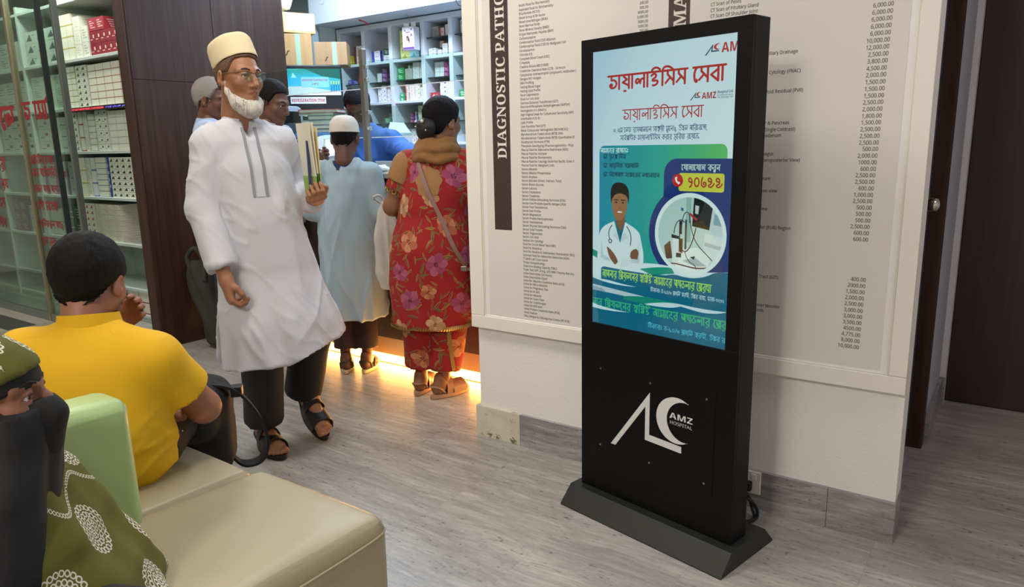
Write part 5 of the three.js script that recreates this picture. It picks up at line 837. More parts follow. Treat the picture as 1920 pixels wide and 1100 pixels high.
// stack of ellipses along y: stations [y, cx, cz, rx, rz] rising; fold(angle, y) scales the radius
function loft(st, k = 0.03, fold) {
  const y0 = st[0][0], y1 = st[st.length - 1][0];
  const lo = [1e9, y0, 1e9], hi = [-1e9, y1, -1e9];
  for (const s of st) { lo[0] = Math.min(lo[0], s[1] - s[3] * 1.25); hi[0] = Math.max(hi[0], s[1] + s[3] * 1.25); lo[2] = Math.min(lo[2], s[2] - s[4] * 1.25); hi[2] = Math.max(hi[2], s[2] + s[4] * 1.25); }
  return { k, lo, hi, f(x, y, z) {
    let i = 0; while (i < st.length - 2 && y > st[i + 1][0]) i++;
    const a = st[i], b = st[i + 1]; let t = clamp((y - a[0]) / (b[0] - a[0]), 0, 1); t = t * t * (3 - 2 * t) * 0.5 + t * 0.5;
    const dx = x - lerp(a[1], b[1], t), dz = z - lerp(a[2], b[2], t); let rx = lerp(a[3], b[3], t), rz = lerp(a[4], b[4], t);
    if (fold) { const q = 1 + fold(Math.atan2(dx, dz), y); rx *= q; rz *= q; }
    const d = (Math.sqrt((dx / rx) ** 2 + (dz / rz) ** 2) - 1) * Math.min(rx, rz) * 1.1;
    return Math.max(d, y - y1, y0 - y);
  } };
}
const minus = (p) => ({ ...p, op: 1 });
const cut = (f) => ({ op: 2, f });                 // keeps what lies where f < 0
const cutPlane = (p, n) => { const l = len3(n); return cut((x, y, z) => ((x - p[0]) * n[0] + (y - p[1]) * n[1] + (z - p[2]) * n[2]) / l); };
// only near p, so that one sleeve's cut leaves the rest alone
const cuff = (p, n, r) => { const l = len3(n); return { op: 3, lo: p.map((v) => v - r), hi: p.map((v) => v + r), f: (x, y, z) => (Math.hypot(x - p[0], y - p[1], z - p[2]) < r ? ((x - p[0]) * n[0] + (y - p[1]) * n[1] + (z - p[2]) * n[2]) / l : -1) }; };
const smin = (a, b, k) => { if (k <= 0) return Math.min(a, b); const h = Math.max(k - Math.abs(a - b), 0) / k; return Math.min(a, b) - h * h * k * 0.25; };
function evalField(prims, x, y, z) { let d = 1e3; for (const p of prims) { const v = p.f(x, y, z); d = p.op === 1 ? -smin(-d, v, p.k) : p.op >= 2 ? Math.max(d, v) : smin(d, v, p.k); } return d; }
function meshField(prims, cell, disp) {
  const lo = [1e9, 1e9, 1e9], hi = [-1e9, -1e9, -1e9];
  for (const p of prims) if (!p.op) for (let i = 0; i < 3; i++) { lo[i] = Math.min(lo[i], p.lo[i] - 0.01); hi[i] = Math.max(hi[i], p.hi[i] + 0.01); }
  for (let i = 0; i < 3; i++) { lo[i] -= 2 * cell; hi[i] += 2 * cell; }
  const n = [0, 1, 2].map((i) => Math.ceil((hi[i] - lo[i]) / cell) + 1), sx = 1, sy = n[0], sz = n[0] * n[1], F = new Float32Array(sz * n[2]).fill(1);
  for (const p of prims) {
    const pad = (p.k ?? 0) + 2.5 * cell, a = p.lo ? [0, 1, 2].map((i) => clamp(Math.floor((p.lo[i] - pad - lo[i]) / cell), 0, n[i] - 1)) : [0, 0, 0], b = p.hi ? [0, 1, 2].map((i) => clamp(Math.ceil((p.hi[i] + pad - lo[i]) / cell), 0, n[i] - 1)) : n.map((v) => v - 1);
    for (let k = a[2]; k <= b[2]; k++) for (let j = a[1]; j <= b[1]; j++) { let i0 = a[0] + j * sy + k * sz; for (let i = a[0]; i <= b[0]; i++, i0++) {
      const d = F[i0]; if (p.op >= 1 && d > 3 * cell) continue;
      const v = p.f(lo[0] + i * cell, lo[1] + j * cell, lo[2] + k * cell);
      F[i0] = p.op === 1 ? -smin(-d, v, p.k) : p.op >= 2 ? Math.max(d, v) : smin(d, v, p.k);
    } }
  }
  const pos = [], idx = [], id = new Int32Array(F.length).fill(-1), off = [0, sx, sy, sx + sy, sz, sx + sz, sy + sz, sx + sy + sz];
  const E = [[0, 1], [2, 3], [4, 5], [6, 7], [0, 2], [1, 3], [4, 6], [5, 7], [0, 4], [1, 5], [2, 6], [3, 7]];
  for (let k = 0; k < n[2] - 1; k++) for (let j = 0; j < n[1] - 1; j++) for (let i = 0; i < n[0] - 1; i++) {
    const c = i + j * sy + k * sz; let m = 0; for (let q = 0; q < 8; q++) if (F[c + off[q]] < 0) m |= 1 << q;
    if (m === 0 || m === 255) continue;
    let x = 0, y = 0, z = 0, w = 0;
    for (const [a, b] of E) { const A = (m >> a) & 1, B = (m >> b) & 1; if (A === B) continue; const fa = F[c + off[a]], t = fa / (fa - F[c + off[b]]); x += (a & 1) + t * ((b & 1) - (a & 1)); y += ((a >> 1) & 1) + t * (((b >> 1) & 1) - ((a >> 1) & 1)); z += (a >> 2) + t * ((b >> 2) - (a >> 2)); w++; }
    id[c] = pos.length / 3; pos.push(lo[0] + (i + x / w) * cell, lo[1] + (j + y / w) * cell, lo[2] + (k + z / w) * cell);
  }
  const quad = (a, b, c, d, flip) => { if (a < 0 || b < 0 || c < 0 || d < 0) return; if (flip) idx.push(a, c, b, a, d, c); else idx.push(a, b, c, a, c, d); };
  for (let k = 1; k < n[2] - 1; k++) for (let j = 1; j < n[1] - 1; j++) for (let i = 1; i < n[0] - 1; i++) {
    const c = i + j * sy + k * sz, s = F[c] < 0;
    if (s !== F[c + sx] < 0) quad(id[c - sy - sz], id[c - sz], id[c], id[c - sy], !s);
    if (s !== F[c + sy] < 0) quad(id[c - sx - sz], id[c - sx], id[c], id[c - sz], !s);
    if (s !== F[c + sz] < 0) quad(id[c - sx - sy], id[c - sy], id[c], id[c - sx], !s);
  }
  const g = new THREE.BufferGeometry(); g.setAttribute('position', new THREE.Float32BufferAttribute(pos, 3)); g.setIndex(idx); g.computeVertexNormals();
  if (disp) { const p = g.attributes.position, nn = g.attributes.normal; for (let i = 0; i < p.count; i++) { const d = disp(p.getX(i), p.getY(i), p.getZ(i)); p.setXYZ(i, p.getX(i) + nn.getX(i) * d, p.getY(i) + nn.getY(i) * d, p.getZ(i) + nn.getZ(i) * d); } g.computeVertexNormals(); }
  return clothUV(g);
}
function clothUV(g) { const p = g.attributes.position, n = g.attributes.normal, uv = new Float32Array(p.count * 2); for (let i = 0; i < p.count; i++) { const ax = Math.abs(n.getX(i)), az = Math.abs(n.getZ(i)), ay = Math.abs(n.getY(i)); if (ay > 0.8) { uv[2 * i] = p.getX(i); uv[2 * i + 1] = p.getZ(i); } else { uv[2 * i] = ax > az ? p.getZ(i) : p.getX(i); uv[2 * i + 1] = p.getY(i); } } g.setAttribute('uv', new THREE.BufferAttribute(uv, 2)); return g; }
// wrap-around uv in metres about a vertical axis, seam split
function roundUV(g, cx, cz, r) {
  const q = g.toNonIndexed(), p = q.attributes.position, uv = new Float32Array(p.count * 2);
  for (let i = 0; i < p.count; i += 3) { const a = [0, 1, 2].map((j) => Math.atan2(p.getX(i + j) - cx, -(p.getZ(i + j) - cz))); for (let j = 1; j < 3; j++) { if (a[j] - a[0] > Math.PI) a[j] -= 2 * Math.PI; if (a[j] - a[0] < -Math.PI) a[j] += 2 * Math.PI; } for (let j = 0; j < 3; j++) { uv[2 * (i + j)] = a[j] * r; uv[2 * (i + j) + 1] = p.getY(i + j); } }
  q.setAttribute('uv', new THREE.BufferAttribute(uv, 2)); return q;
}
function paint(g, fn) { const p = g.attributes.position, c = new Float32Array(p.count * 3); for (let i = 0; i < p.count; i++) { const v = fn(p.getX(i), p.getY(i), p.getZ(i)); c.set(v, 3 * i); } g.setAttribute('color', new THREE.BufferAttribute(c, 3)); return g; }
const lin = (hex) => { const c = new THREE.Color(hex); return [c.r, c.g, c.b]; };
// a band laid on a field: path points are dropped onto it along dir
function band(prims, pts, dir, width, thick, lift = 0.001) {
  const d = V(...dir).normalize(), on = pts.map((p) => { let q = V(...p); for (let i = 0; i < 90; i++) { const v = evalField(prims, q.x, q.y, q.z); if (v < 0.0008) break; q.addScaledVector(d, Math.max(0.0006, v * 0.7)); } return q; });
  const curve = new THREE.CatmullRomCurve3(on), N = pts.length * 4, pos = [], idx = [];
  for (let i = 0; i <= N; i++) {
    const c = curve.getPoint(i / N), t = curve.getTangent(i / N), e = 0.004;
    const nrm = V(evalField(prims, c.x + e, c.y, c.z) - evalField(prims, c.x - e, c.y, c.z), evalField(prims, c.x, c.y + e, c.z) - evalField(prims, c.x, c.y - e, c.z), evalField(prims, c.x, c.y, c.z + e) - evalField(prims, c.x, c.y, c.z - e)).normalize();
    const s = V(0, 0, 0).crossVectors(t, nrm).normalize();
    for (const [u, v] of [[-1, 0], [1, 0], [1, 1], [-1, 1]]) { const p = c.clone().addScaledVector(s, u * width / 2).addScaledVector(nrm, v * thick + lift * (v ? 1 : -2)); pos.push(p.x, p.y, p.z); }
    if (i) { const a = (i - 1) * 4, b = i * 4; for (let k = 0; k < 4; k++) { const m = (k + 1) % 4; idx.push(a + k, b + k, a + m, a + m, b + k, b + m); } }
  }
  const e = N * 4; idx.push(0, 1, 2, 0, 2, 3, e, e + 2, e + 1, e, e + 3, e + 2);
  const g = new THREE.BufferGeometry(); g.setAttribute('position', new THREE.Float32BufferAttribute(pos, 3)); g.setIndex(idx);
  const q = g.toNonIndexed(); q.computeVertexNormals(); return metreUV(q);
}

// ------------------------------------------------------------------ heads, hands, feet
// head frame: eyes at y 0, face towards +z, crown 0.118, chin -0.112
const SKULL = () => [ell([0, 0.034, -0.014], [0.0745, 0.085, 0.096], 0.02), ell([0, -0.028, 0.026], [0.06, 0.083, 0.064], 0.03)];
function headGeometry(o = {}) {
  const P = SKULL(), jaw = o.jaw ?? 1;
  for (const s of [-1, 1]) {
    P.push(cap([0.05 * s * jaw, -0.05, -0.004], [0.018 * s, -0.096, 0.056], 0.02, 0.018, 0.03));
    P.push(ell([0.041 * s, -0.026, 0.06], [0.022, 0.02, 0.018], 0.03));
    P.push(cap([0.05 * s, 0.02, 0.066], [0.014 * s, 0.019, 0.084], 0.009, 0.0095, 0.018));
  }
  P.push(ell([0, -0.1, 0.064], [0.022, 0.016, 0.018], 0.02), cap([0, -0.058, 0.07], [0, -0.076, 0.068], 0.022, 0.018, 0.02));
  for (const s of [-1, 1]) P.push(minus(ell([0.031 * s, 0.0, 0.092], [0.019, 0.0115, 0.016], 0.014)));
  P.push(...caps([[0, 0.014, 0.084], [0, -0.014, 0.097], [0, -0.036, 0.107]], [0.0085, 0.0095, 0.0115], 0.01));
  for (const s of [-1, 1]) {
    P.push(ell([0.0125 * s, -0.041, 0.094], [0.009, 0.0075, 0.01], 0.008), minus(ell([0.0075 * s, -0.049, 0.098], [0.0035, 0.004, 0.005], 0.003)));
    P.push(...caps([[0.0465 * s, -0.002, 0.071], [0.04 * s, 0.0065, 0.0815], [0.029 * s, 0.0085, 0.0865], [0.0175 * s, 0.002, 0.0825]], [0.0026, 0.0032, 0.0032, 0.0026], 0.005));
    P.push(...caps([[0.0455 * s, -0.004, 0.0715], [0.032 * s, -0.0095, 0.0825], [0.018 * s, -0.0035, 0.081]], [0.0024, 0.003, 0.0024], 0.006));
    P.push(ell([0.079 * s, -0.008, -0.014], [0.009, 0.032, 0.019], 0.008, [0.2, 0.35 * s, 0]), minus(ell([0.088 * s, -0.005, -0.008], [0.006, 0.018, 0.0095], 0.004)), cap([0.077 * s, -0.034, -0.004], [0.078 * s, -0.03, -0.006], 0.008, 0.008, 0.006));
  }
  P.push(...caps([[-0.023, -0.0665, 0.0795], [-0.008, -0.0625, 0.0905], [0, -0.064, 0.0915], [0.008, -0.0625, 0.0905], [0.023, -0.0665, 0.0795]], [0.0028, 0.0052, 0.0048, 0.0052, 0.0028], 0.005));
  P.push(...caps([[-0.02, -0.0685, 0.0795], [0, -0.0745, 0.0895], [0.02, -0.0685, 0.0795]], [0.003, 0.0066, 0.003], 0.005));
  P.push(cap([0, -0.05, -0.022], [0, -0.15, -0.04], 0.056, 0.058, 0.03));
  return meshField(P, o.cell ?? 0.0036);
}
const headCache = new Map();
function headPart(kind, make) { if (!headCache.has(kind)) headCache.set(kind, make()); return headCache.get(kind).clone(); }
function hairGeometry(style) {
  return headPart('hair' + style, () => {
    const t = style === 'crop' ? 0.008 : 0.014, g = style === 'long' ? 0.016 : t;
    const P = [ell([0, 0.034 + t * 0.4, -0.014], [0.0745 + g, 0.085 + t, 0.096 + g], 0.02)];
    if (style !== 'fringe') P.push(ell([0, -0.02, -0.045], [0.062 + g * 0.6, 0.062, 0.058 + g * 0.6], 0.03));
    const low = style === 'long' ? -0.1 : -0.09;
    P.push(cut((x, y, z) => { const lim = z > 0.05 ? 0.066 + (z - 0.05) * 0.4 : z > 0.016 ? lerp(-0.012, 0.066, (z - 0.016) / 0.034) : z > -0.038 ? 0.012 - 0.9 * Math.max(0, -z - 0.01) : Math.max(low, 0.0 - (-0.038 - z) * 2.6); return (lim - y) * 0.7; }));
    return meshField(P, 0.0042, (x, y, z) => 0.006 * (fbm(x * 60, y * 60, z * 60, 2) - 0.4) - (style === 'long' ? 0 : 0.015 * smooth(0.03, -0.075, y)));
  });
}
function eyeGeometry() { return headPart('eye', () => paint(new THREE.SphereGeometry(0.0122, 20, 16), (x, y, z) => { const r = Math.hypot(x, y); return z > 0 && r < 0.0028 ? lin(0x0a0808) : z > 0 && r < 0.0058 ? lin(0x3a2418) : lin(0xe6ded6); })); }
// hand: wrist at the origin, fingers along +y, palm towards +z, thumb on +x (side = 1) or -x
function handGeometry(curl, thumb = 0.5, side = 1, spread = 1) {
  return headPart(['hand', curl, thumb, side, spread].join(), () => {
    const P = [], base = [[0.027, 0.088], [0.009, 0.093], [-0.009, 0.088], [-0.026, 0.079]], L = [0.07, 0.078, 0.072, 0.056];
    base.forEach(([x, y], i) => {
      P.push(cap([x * 0.55, 0.008, 0], [x, y, -0.002], 0.0165, 0.0115, 0.02));
      const c = Array.isArray(curl) ? curl[i] : curl, a = x * 2.2 * spread; let ang = c * 1.1, p = [x, y, -0.002];
      [0.45, 0.31, 0.24].forEach((f, j) => { const q = [p[0] + Math.sin(a) * L[i] * f * Math.cos(ang), p[1] + Math.cos(ang) * L[i] * f, p[2] + Math.sin(ang) * L[i] * f]; P.push(cap(p, q, 0.0092 - j * 0.0006, 0.0086 - j * 0.0008, 0.004)); p = q; ang += c * (j ? 0.8 : 1.25); });
    });
    P.push(ell([0.02, 0.035, 0.008], [0.016, 0.03, 0.014], 0.012), ell([-0.02, 0.03, 0.006], [0.013, 0.03, 0.012], 0.012));
    const t = thumb; P.push(...caps([[0.016, 0.018, 0.004], [0.038, 0.045, 0.012 + t * 0.014], [0.05 - t * 0.012, 0.07, 0.016 + t * 0.028], [0.052 - t * 0.026, 0.09, 0.02 + t * 0.034]], [0.0145, 0.0118, 0.0104, 0.0082], 0.008));
    P.push(cap([0, -0.04, 0], [0, 0.01, 0], 0.0255, 0.0235, 0.02));
    const g = meshField(P, 0.0034); if (side < 0) { g.scale(-1, 1, 1); const ix = g.index; for (let i = 0; i < ix.count; i += 3) { const q = ix.getX(i); ix.setX(i, ix.getX(i + 1)); ix.setX(i + 1, q); } g.computeVertexNormals(); }
    return g;
  });
}
// foot: ankle above the origin, sole at y 0, toes towards +z; inner side on +x (side = 1 for the right foot)
function footGeometry(side) {
  return headPart('foot' + side, () => {
    const P = [ell([0, 0.032, -0.05], [0.03, 0.032, 0.035], 0.02), cap([0, 0.09, -0.03], [0, 0.03, -0.03], 0.034, 0.03, 0.03), cap([0, 0.06, -0.015], [0.004 * side, 0.026, 0.1], 0.036, 0.026, 0.03), ell([0.014 * side, 0.022, 0.1], [0.028, 0.02, 0.03], 0.02), ell([-0.02 * side, 0.02, 0.085], [0.024, 0.018, 0.035], 0.02)];
    [[0.027, 0.15, 0.0135], [0.008, 0.152, 0.0098], [-0.008, 0.146, 0.0092], [-0.022, 0.137, 0.0088], [-0.034, 0.124, 0.0086]].forEach(([x, z, r]) => P.push(cap([x * 0.8 * side, 0.019, 0.1], [x * side, r + 0.002, z], r + 0.002, r, 0.006)));
    P.push(cut((x, y) => -y));
    return meshField(P, 0.0038);
  });
}
const mat4 = (pos, rx = 0, ry = 0, rz = 0, s = 1) => new THREE.Matrix4().compose(V(...pos), new THREE.Quaternion().setFromEuler(new THREE.Euler(rx, ry, rz, 'YXZ')), V(s, s, s));
// frame with y along the finger direction and z along the palm's facing
function handFrame(pos, dir, palm, s = 1) { const y = V(...dir).normalize(), z = V(...palm), x = V(0, 0, 0).crossVectors(y, z).normalize(); z.crossVectors(x, y); return new THREE.Matrix4().makeBasis(x, y, z).setPosition(...pos).scale(V(s, s, s)); }

// ------------------------------------------------------------------ a person: joints, skin, clothes
const SKIN = { tan: 0xa9714f, brown: 0x7a4a33, dark: 0x5d3826, light: 0xb98462 };
function skinMaterial() { return new THREE.MeshPhysicalMaterial({ vertexColors: true, roughness: 0.52, sheen: 0.15 }); }
const skinM = skinMaterial();
function pose(h, over = {}) {
  const j = { pelvis: [0, 0.53 * h, 0], chest: [0, 0.72 * h, 0], neck: [0, 0.845 * h, -0.02], head: [0, 0.932 * h, 0.012] };
  for (const [s, n] of [[-1, 'R'], [1, 'L']]) Object.assign(j, { ['sh' + n]: [0.178 * s, 0.812 * h, -0.01], ['el' + n]: [0.225 * s, 0.625 * h, -0.03], ['wr' + n]: [0.235 * s, 0.475 * h, 0.03], ['hip' + n]: [0.085 * s, 0.51 * h, 0], ['kn' + n]: [0.09 * s, 0.285 * h, 0.015], ['an' + n]: [0.095 * s, 0.055 * h, -0.02] });
  return Object.assign(j, over);
}
function person(label, pos, turn, j, o) {
  const who = thing('person', label, 'person', pos, turn);
  const s = o.scale ?? 1, sk = lin(o.skin), hm = mat4(j.head, ...(o.headTurn ?? [0, 0, 0]), o.headScale ?? s);
  // torso, neck, limbs: one continuous surface; head, hands and feet on finer grids joined to it
  const P = [cap(j.pelvis, j.chest, 0.1 * s, 0.095 * s, 0.05), cap(j.chest, mix3(j.shR, j.shL, 0.5), 0.095 * s, 0.05 * s, 0.05), cap(j.neck, mix3(j.neck, j.head, 0.7), 0.052 * s, 0.05 * s, 0.03)];
  for (const n of ['R', 'L']) P.push(cap(mix3(j.neck, j['sh' + n], 0.3), j['sh' + n], 0.042 * s, 0.042 * s, 0.04), ...caps([j['sh' + n], j['el' + n], j['wr' + n]], (o.arm ?? [0.043, 0.038, 0.026]).map((r) => r * s), 0.02), ...caps([j['hip' + n], j['kn' + n], j['an' + n]], [0.085 * s, 0.055 * s, 0.034 * s], 0.03));
  const skin = paint(meshField(P, o.cell ?? 0.014), () => sk), bits = [skin];
  const hg = headPart('face' + (o.jaw ?? 1), () => headGeometry({ jaw: o.jaw }));
  const lip = o.lips ? lin(o.lips) : sk.map((v, i) => v * [0.85, 0.62, 0.62][i]), stub = o.stubble ? lin(o.stubble) : null;
  paint(hg, (x, y, z) => { const l = smooth(1, 0.6, Math.hypot(x / 0.024, (y + 0.068) / 0.0105)) * (z > 0.07 ? 1 : 0); const b = stub ? smooth(-0.035, -0.06, y) * smooth(-0.02, 0.01, z) * smooth(0.06, 0.12, Math.hypot(x, (y + 0.06) * 1.2) + (z > 0.06 && y > -0.085 ? -0.02 : 0.05)) * (0.7 + 0.3 * noise(x * 400, y * 400, z * 400)) : 0; return sk.map((v, i) => lerp(lerp(v, lip[i], l * 0.8), stub ? stub[i] : v, b)); });
  bits.push(hg.applyMatrix4(hm));
  for (const n of ['R', 'L']) { const H = o['hand' + n]; if (H) bits.push(paint(handGeometry(H.curl, H.thumb ?? 0.5, n === 'R' ? 1 : -1), () => sk).applyMatrix4(handFrame(j['wr' + n], H.dir, H.palm, s * (H.s ?? 1)))); }
  for (const n of ['R', 'L']) { const Ft = o['foot' + n]; if (Ft) bits.push(paint(footGeometry(n === 'R' ? 1 : -1), () => sk).applyMatrix4(mat4(Ft.pos, Ft.pitch ?? 0, Ft.yaw ?? 0, 0, s))); }
  part('body', merge(bits), skinM, who, 'skin of face, neck, arms and feet');
  const inHead = (g) => g.applyMatrix4(hm);
  if (!o.noEyes) for (const e of [-1, 1]) part('eye', inHead(eyeGeometry().translate(0.031 * e, -0.0005, 0.0715)), eyeM, who);
  if (o.brows) for (const e of [-1, 1]) part('eyebrow', inHead(tube([[0.014 * e, 0.021, 0.0925], [0.03 * e, 0.0265, 0.0875], [0.048 * e, 0.021, 0.0745]], 0.0034, 10, 6)), std(o.brows, 0.8), who);
  if (o.hair) part('hair', inHead(hairGeometry(o.hair)), new THREE.MeshPhysicalMaterial({ color: o.hairColor ?? 0x14110f, roughness: 0.7, specularIntensity: 0.35, bumpMap: hairBump, bumpScale: 0.002 }), who);
  who.userData.inHead = undefined; delete who.userData.inHead;
  return { who, inHead, hm };
}
const eyeM = new THREE.MeshStandardMaterial({ vertexColors: true, roughness: 0.15 });
const hairBump = scaled(T.hair, 9, 9);
const weave = scaled(T.weave, 26, 26);
const cloth = (color, o = {}) => new THREE.MeshPhysicalMaterial({ color, roughness: 0.85, sheen: 0.25, sheenRoughness: 0.6, bumpMap: weave, bumpScale: 0.0003, ...o });
// garments from joints
// limb of cloth: first bone whole, second bone cut square at the point e
function limb(a, b, c, ra, rb, rc, e, n, k) {
  const A = a && cap(a, b, ra, rb), B = cap(b, c, rb, rc), l = len3(n), P = [A, B].filter(Boolean);
  return { k, lo: [0, 1, 2].map((i) => Math.min(...P.map((p) => p.lo[i]))), hi: [0, 1, 2].map((i) => Math.max(...P.map((p) => p.hi[i]))), f(x, y, z) { const d = Math.max(B.f(x, y, z), ((x - e[0]) * n[0] + (y - e[1]) * n[1] + (z - e[2]) * n[2]) / l); return A ? smin(A.f(x, y, z), d, 0.02) : d; } };
}
function sleeve(j, n, r, to, k = 0.03) {   // to: 0..1 upper arm, 1..2 forearm
  const a = j['sh' + n], b = j['el' + n], c = j['wr' + n];
  if (to <= 1) return [limb(null, a, mix3(a, b, to + 0.2), r[0], r[0], r[1], mix3(a, b, to), sub3(b, a), k)];
  return [limb(a, b, mix3(b, c, to - 1 + 0.3), r[0], r[1], r[2], mix3(b, c, to - 1), sub3(c, b), k)];
}
function trousers(j, s, r, to = 0.94) {
  const P = [ell([j.pelvis[0], j.pelvis[1], j.pelvis[2]], [0.165 * s, 0.13 * s, 0.125 * s], 0.04)];
  for (const n of ['R', 'L']) { const h = j['hip' + n], k = j['kn' + n], a = j['an' + n]; P.push(limb(h, k, mix3(k, a, to + 0.3), r[0], r[1], r[2], mix3(k, a, to), sub3(a, k), 0.03)); }
  return P;
}
const creases = (amp, fx, fy, fz, seed = 0) => (x, y, z) => amp * (fbm(x * fx + seed, y * fy, z * fz, 3) - 0.44) * 2;
// sharper drag folds: narrow ridges along slanting lines
const drags = (amp, fx, fy, fz, slant, seed = 0) => (x, y, z) => { const r = (s, q) => Math.pow(Math.max(0, 1 - Math.abs(fbm(x * fx + s, y * fy + x * slant * q, z * fz + s, 2) - 0.42) * 10), 2); return amp * (r(seed, 1) + 0.7 * r(seed + 11, -0.8)) + amp * 0.7 * (fbm(x * 4 + seed, y * 6, z * 4, 3) - 0.45); };
function collarRing(c, rx, rz, y0, y1, open, tilt = 0, flare = 1.06, thick = 0.004) {
  const P = [], N = 40, pos = [], idx = [];
  for (let i = 0; i <= N; i++) { const a = lerp(open, Math.PI * 2 - open, i / N); for (const [h, q] of [[y0, flare], [y1, 1], [y1, 1 - thick / rx], [y0, flare - thick / rx]]) pos.push(c[0] + Math.sin(a) * rx * q, h + Math.cos(a) * tilt * -1, c[2] + Math.cos(a) * rz * q); if (i) { const A = (i - 1) * 4, B = i * 4; for (let k = 0; k < 4; k++) { const m = (k + 1) % 4; idx.push(A + k, A + m, B + k, A + m, B + m, B + k); } } }
  const g = new THREE.BufferGeometry(); g.setAttribute('position', new THREE.Float32BufferAttribute(pos, 3)); g.setIndex(idx); const q = g.toNonIndexed(); q.computeVertexNormals(); return metreUV(q);
}
// sandal under a foot frame: sole and straps
function sandal(who, M4, side, sole, strap, style, s = 1) {
  const out = []; for (let i = 0; i <= 40; i++) { const a = i / 40 * Math.PI * 2, z = Math.cos(a), x = Math.sin(a); out.push([(x * (0.044 - 0.012 * (z < 0 ? -z : 0)) + 0.006 * side * z) , z * 0.132 + 0.034]); }
  const sh = new THREE.Shape(out.map((p) => new THREE.Vector2(p[0], p[1])));
  const g = new THREE.ExtrudeGeometry(sh, { depth: 0.016, bevelEnabled: true, bevelSize: 0.003, bevelThickness: 0.003, bevelSegments: 2, curveSegments: 8 }); g.rotateX(Math.PI / 2); g.translate(0, 0.0, 0);
  const o = new THREE.Group(); o.name = 'sandal'; who.add(o); o.applyMatrix4(M4);
  part('sole', g, sole, o); 
  const flat = (pts, w) => { const c = new THREE.CatmullRomCurve3(pts.map((p) => V(...p))), pos = [], idx = [], N = 26; for (let i = 0; i <= N; i++) { const p = c.getPoint(i / N), u = i / N, nr = V(p.x, p.y - 0.012, 0).normalize(); for (const [a, b] of [[-1, 0], [1, 0], [1, 1], [-1, 1]]) pos.push(p.x + nr.x * b * 0.004, p.y + nr.y * b * 0.004, p.z + a * w / 2); if (i) { const A = (i - 1) * 4, B = i * 4; for (let k = 0; k < 4; k++) { const m = (k + 1) % 4; idx.push(A + k, A + m, B + k, A + m, B + m, B + k); } } } const q = new THREE.BufferGeometry(); q.setAttribute('position', new THREE.Float32BufferAttribute(pos, 3)); q.setIndex(idx); const r = q.toNonIndexed(); r.computeVertexNormals(); return metreUV(r); };
  const two = (m) => { m.side = THREE.DoubleSide; return m; };
  if (style === 'slide') { part('wide_strap', flat([[-0.046, 0.0, 0.075], [-0.043, 0.035, 0.072], [-0.02, 0.058, 0.07], [0.01, 0.06, 0.07], [0.04, 0.04, 0.074], [0.047, 0.0, 0.078]], 0.085), two(strap), o); part('instep_strap', flat([[-0.04, 0.0, 0.01], [-0.042, 0.05, 0.01], [-0.015, 0.088, 0.012], [0.012, 0.088, 0.012], [0.042, 0.05, 0.01], [0.04, 0.0, 0.01]], 0.04), two(strap), o); part('heel_strap', tube([[-0.034, 0.01, -0.02], [-0.036, 0.045, -0.06], [0, 0.05, -0.092], [0.036, 0.045, -0.06], [0.034, 0.01, -0.02]], 0.006, 30, 8), strap, o); }
  if (style === 'thong') { part('strap', [tube([[0.014 * side, 0.002, 0.12], [0.012 * side, 0.03, 0.108], [-0.03, 0.045, 0.05], [-0.042, 0.0, 0.005]], 0.006, 24, 8), tube([[0.014 * side, 0.002, 0.12], [0.012 * side, 0.03, 0.108], [0.032, 0.048, 0.05], [0.042, 0.0, 0.005]], 0.006, 24, 8)], strap, o); part('heel_strap', tube([[-0.036, 0.002, -0.03], [-0.038, 0.05, -0.055], [0, 0.062, -0.092], [0.038, 0.05, -0.055], [0.036, 0.002, -0.03]], 0.0045, 30, 8), strap, o); }
  return o;
}

// ------------------------------------------------------------------ people
const spectacles = (who, inHead, rim, z = 0.1) => {
  const rims = [];
  for (const s of [-1, 1]) { rims.push(tube([[0.079 * s, 0.004, -0.012], [0.078 * s, 0.008, 0.02], [0.068 * s, 0.008, z - 0.016]], 0.0018, 20, 6), tube([[0.068 * s, 0.008, z - 0.016], [0.058 * s, 0.012, z - 0.004], [0.034 * s, 0.014, z + 0.004], [0.011 * s, 0.008, z + 0.006]], 0.0014, 20, 6)); }
  rims.push(tube([[-0.011, 0.006, z + 0.006], [0, 0.009, z + 0.009], [0.011, 0.006, z + 0.006]], 0.0016, 10, 6));
  const o = new THREE.Group(); o.name = 'spectacles'; who.add(o);
  part('frame', inHead(merge(rims)), rim, o);
  for (const s of [-1, 1]) { const sh = new THREE.Shape(); sh.absellipse(0, 0, 0.024, 0.017, 0, Math.PI * 2, false, 0); const g = new THREE.ExtrudeGeometry(sh, { depth: 0.0014, bevelEnabled: false, curveSegments: 20 }); g.rotateY(0.18 * s); g.translate(0.034 * s, -0.004, z + 0.001); part('lens', inHead(g), M.glass, o); }
};
const skullcap = (r, h, top, tilt, y, band_) => {
  const prof = [[0.985, -0.002], [1.0, 0.0], [1.012, 0.004], [1.012, band_], [1.0, band_ + 0.003], [1.004, h * 0.6], [0.985, h * 0.82], [0.93, h * 0.94], [0.78, h], [0.4, h + top], [0, h + top * 1.15]].map((p) => new THREE.Vector2(...p));
  const g = new THREE.LatheGeometry(prof, 64); g.scale(r[0], 1, r[1]);
  { const p = g.attributes.position; for (let i = 0; i < p.count; i++) p.setY(i, p.getY(i) + 0.004 * (noise(p.getX(i) * 30, p.getY(i) * 30, p.getZ(i) * 30) - 0.5)); g.computeVertexNormals(); }
  g.rotateX(-tilt); g.translate(0, y, -0.012); return g;
};
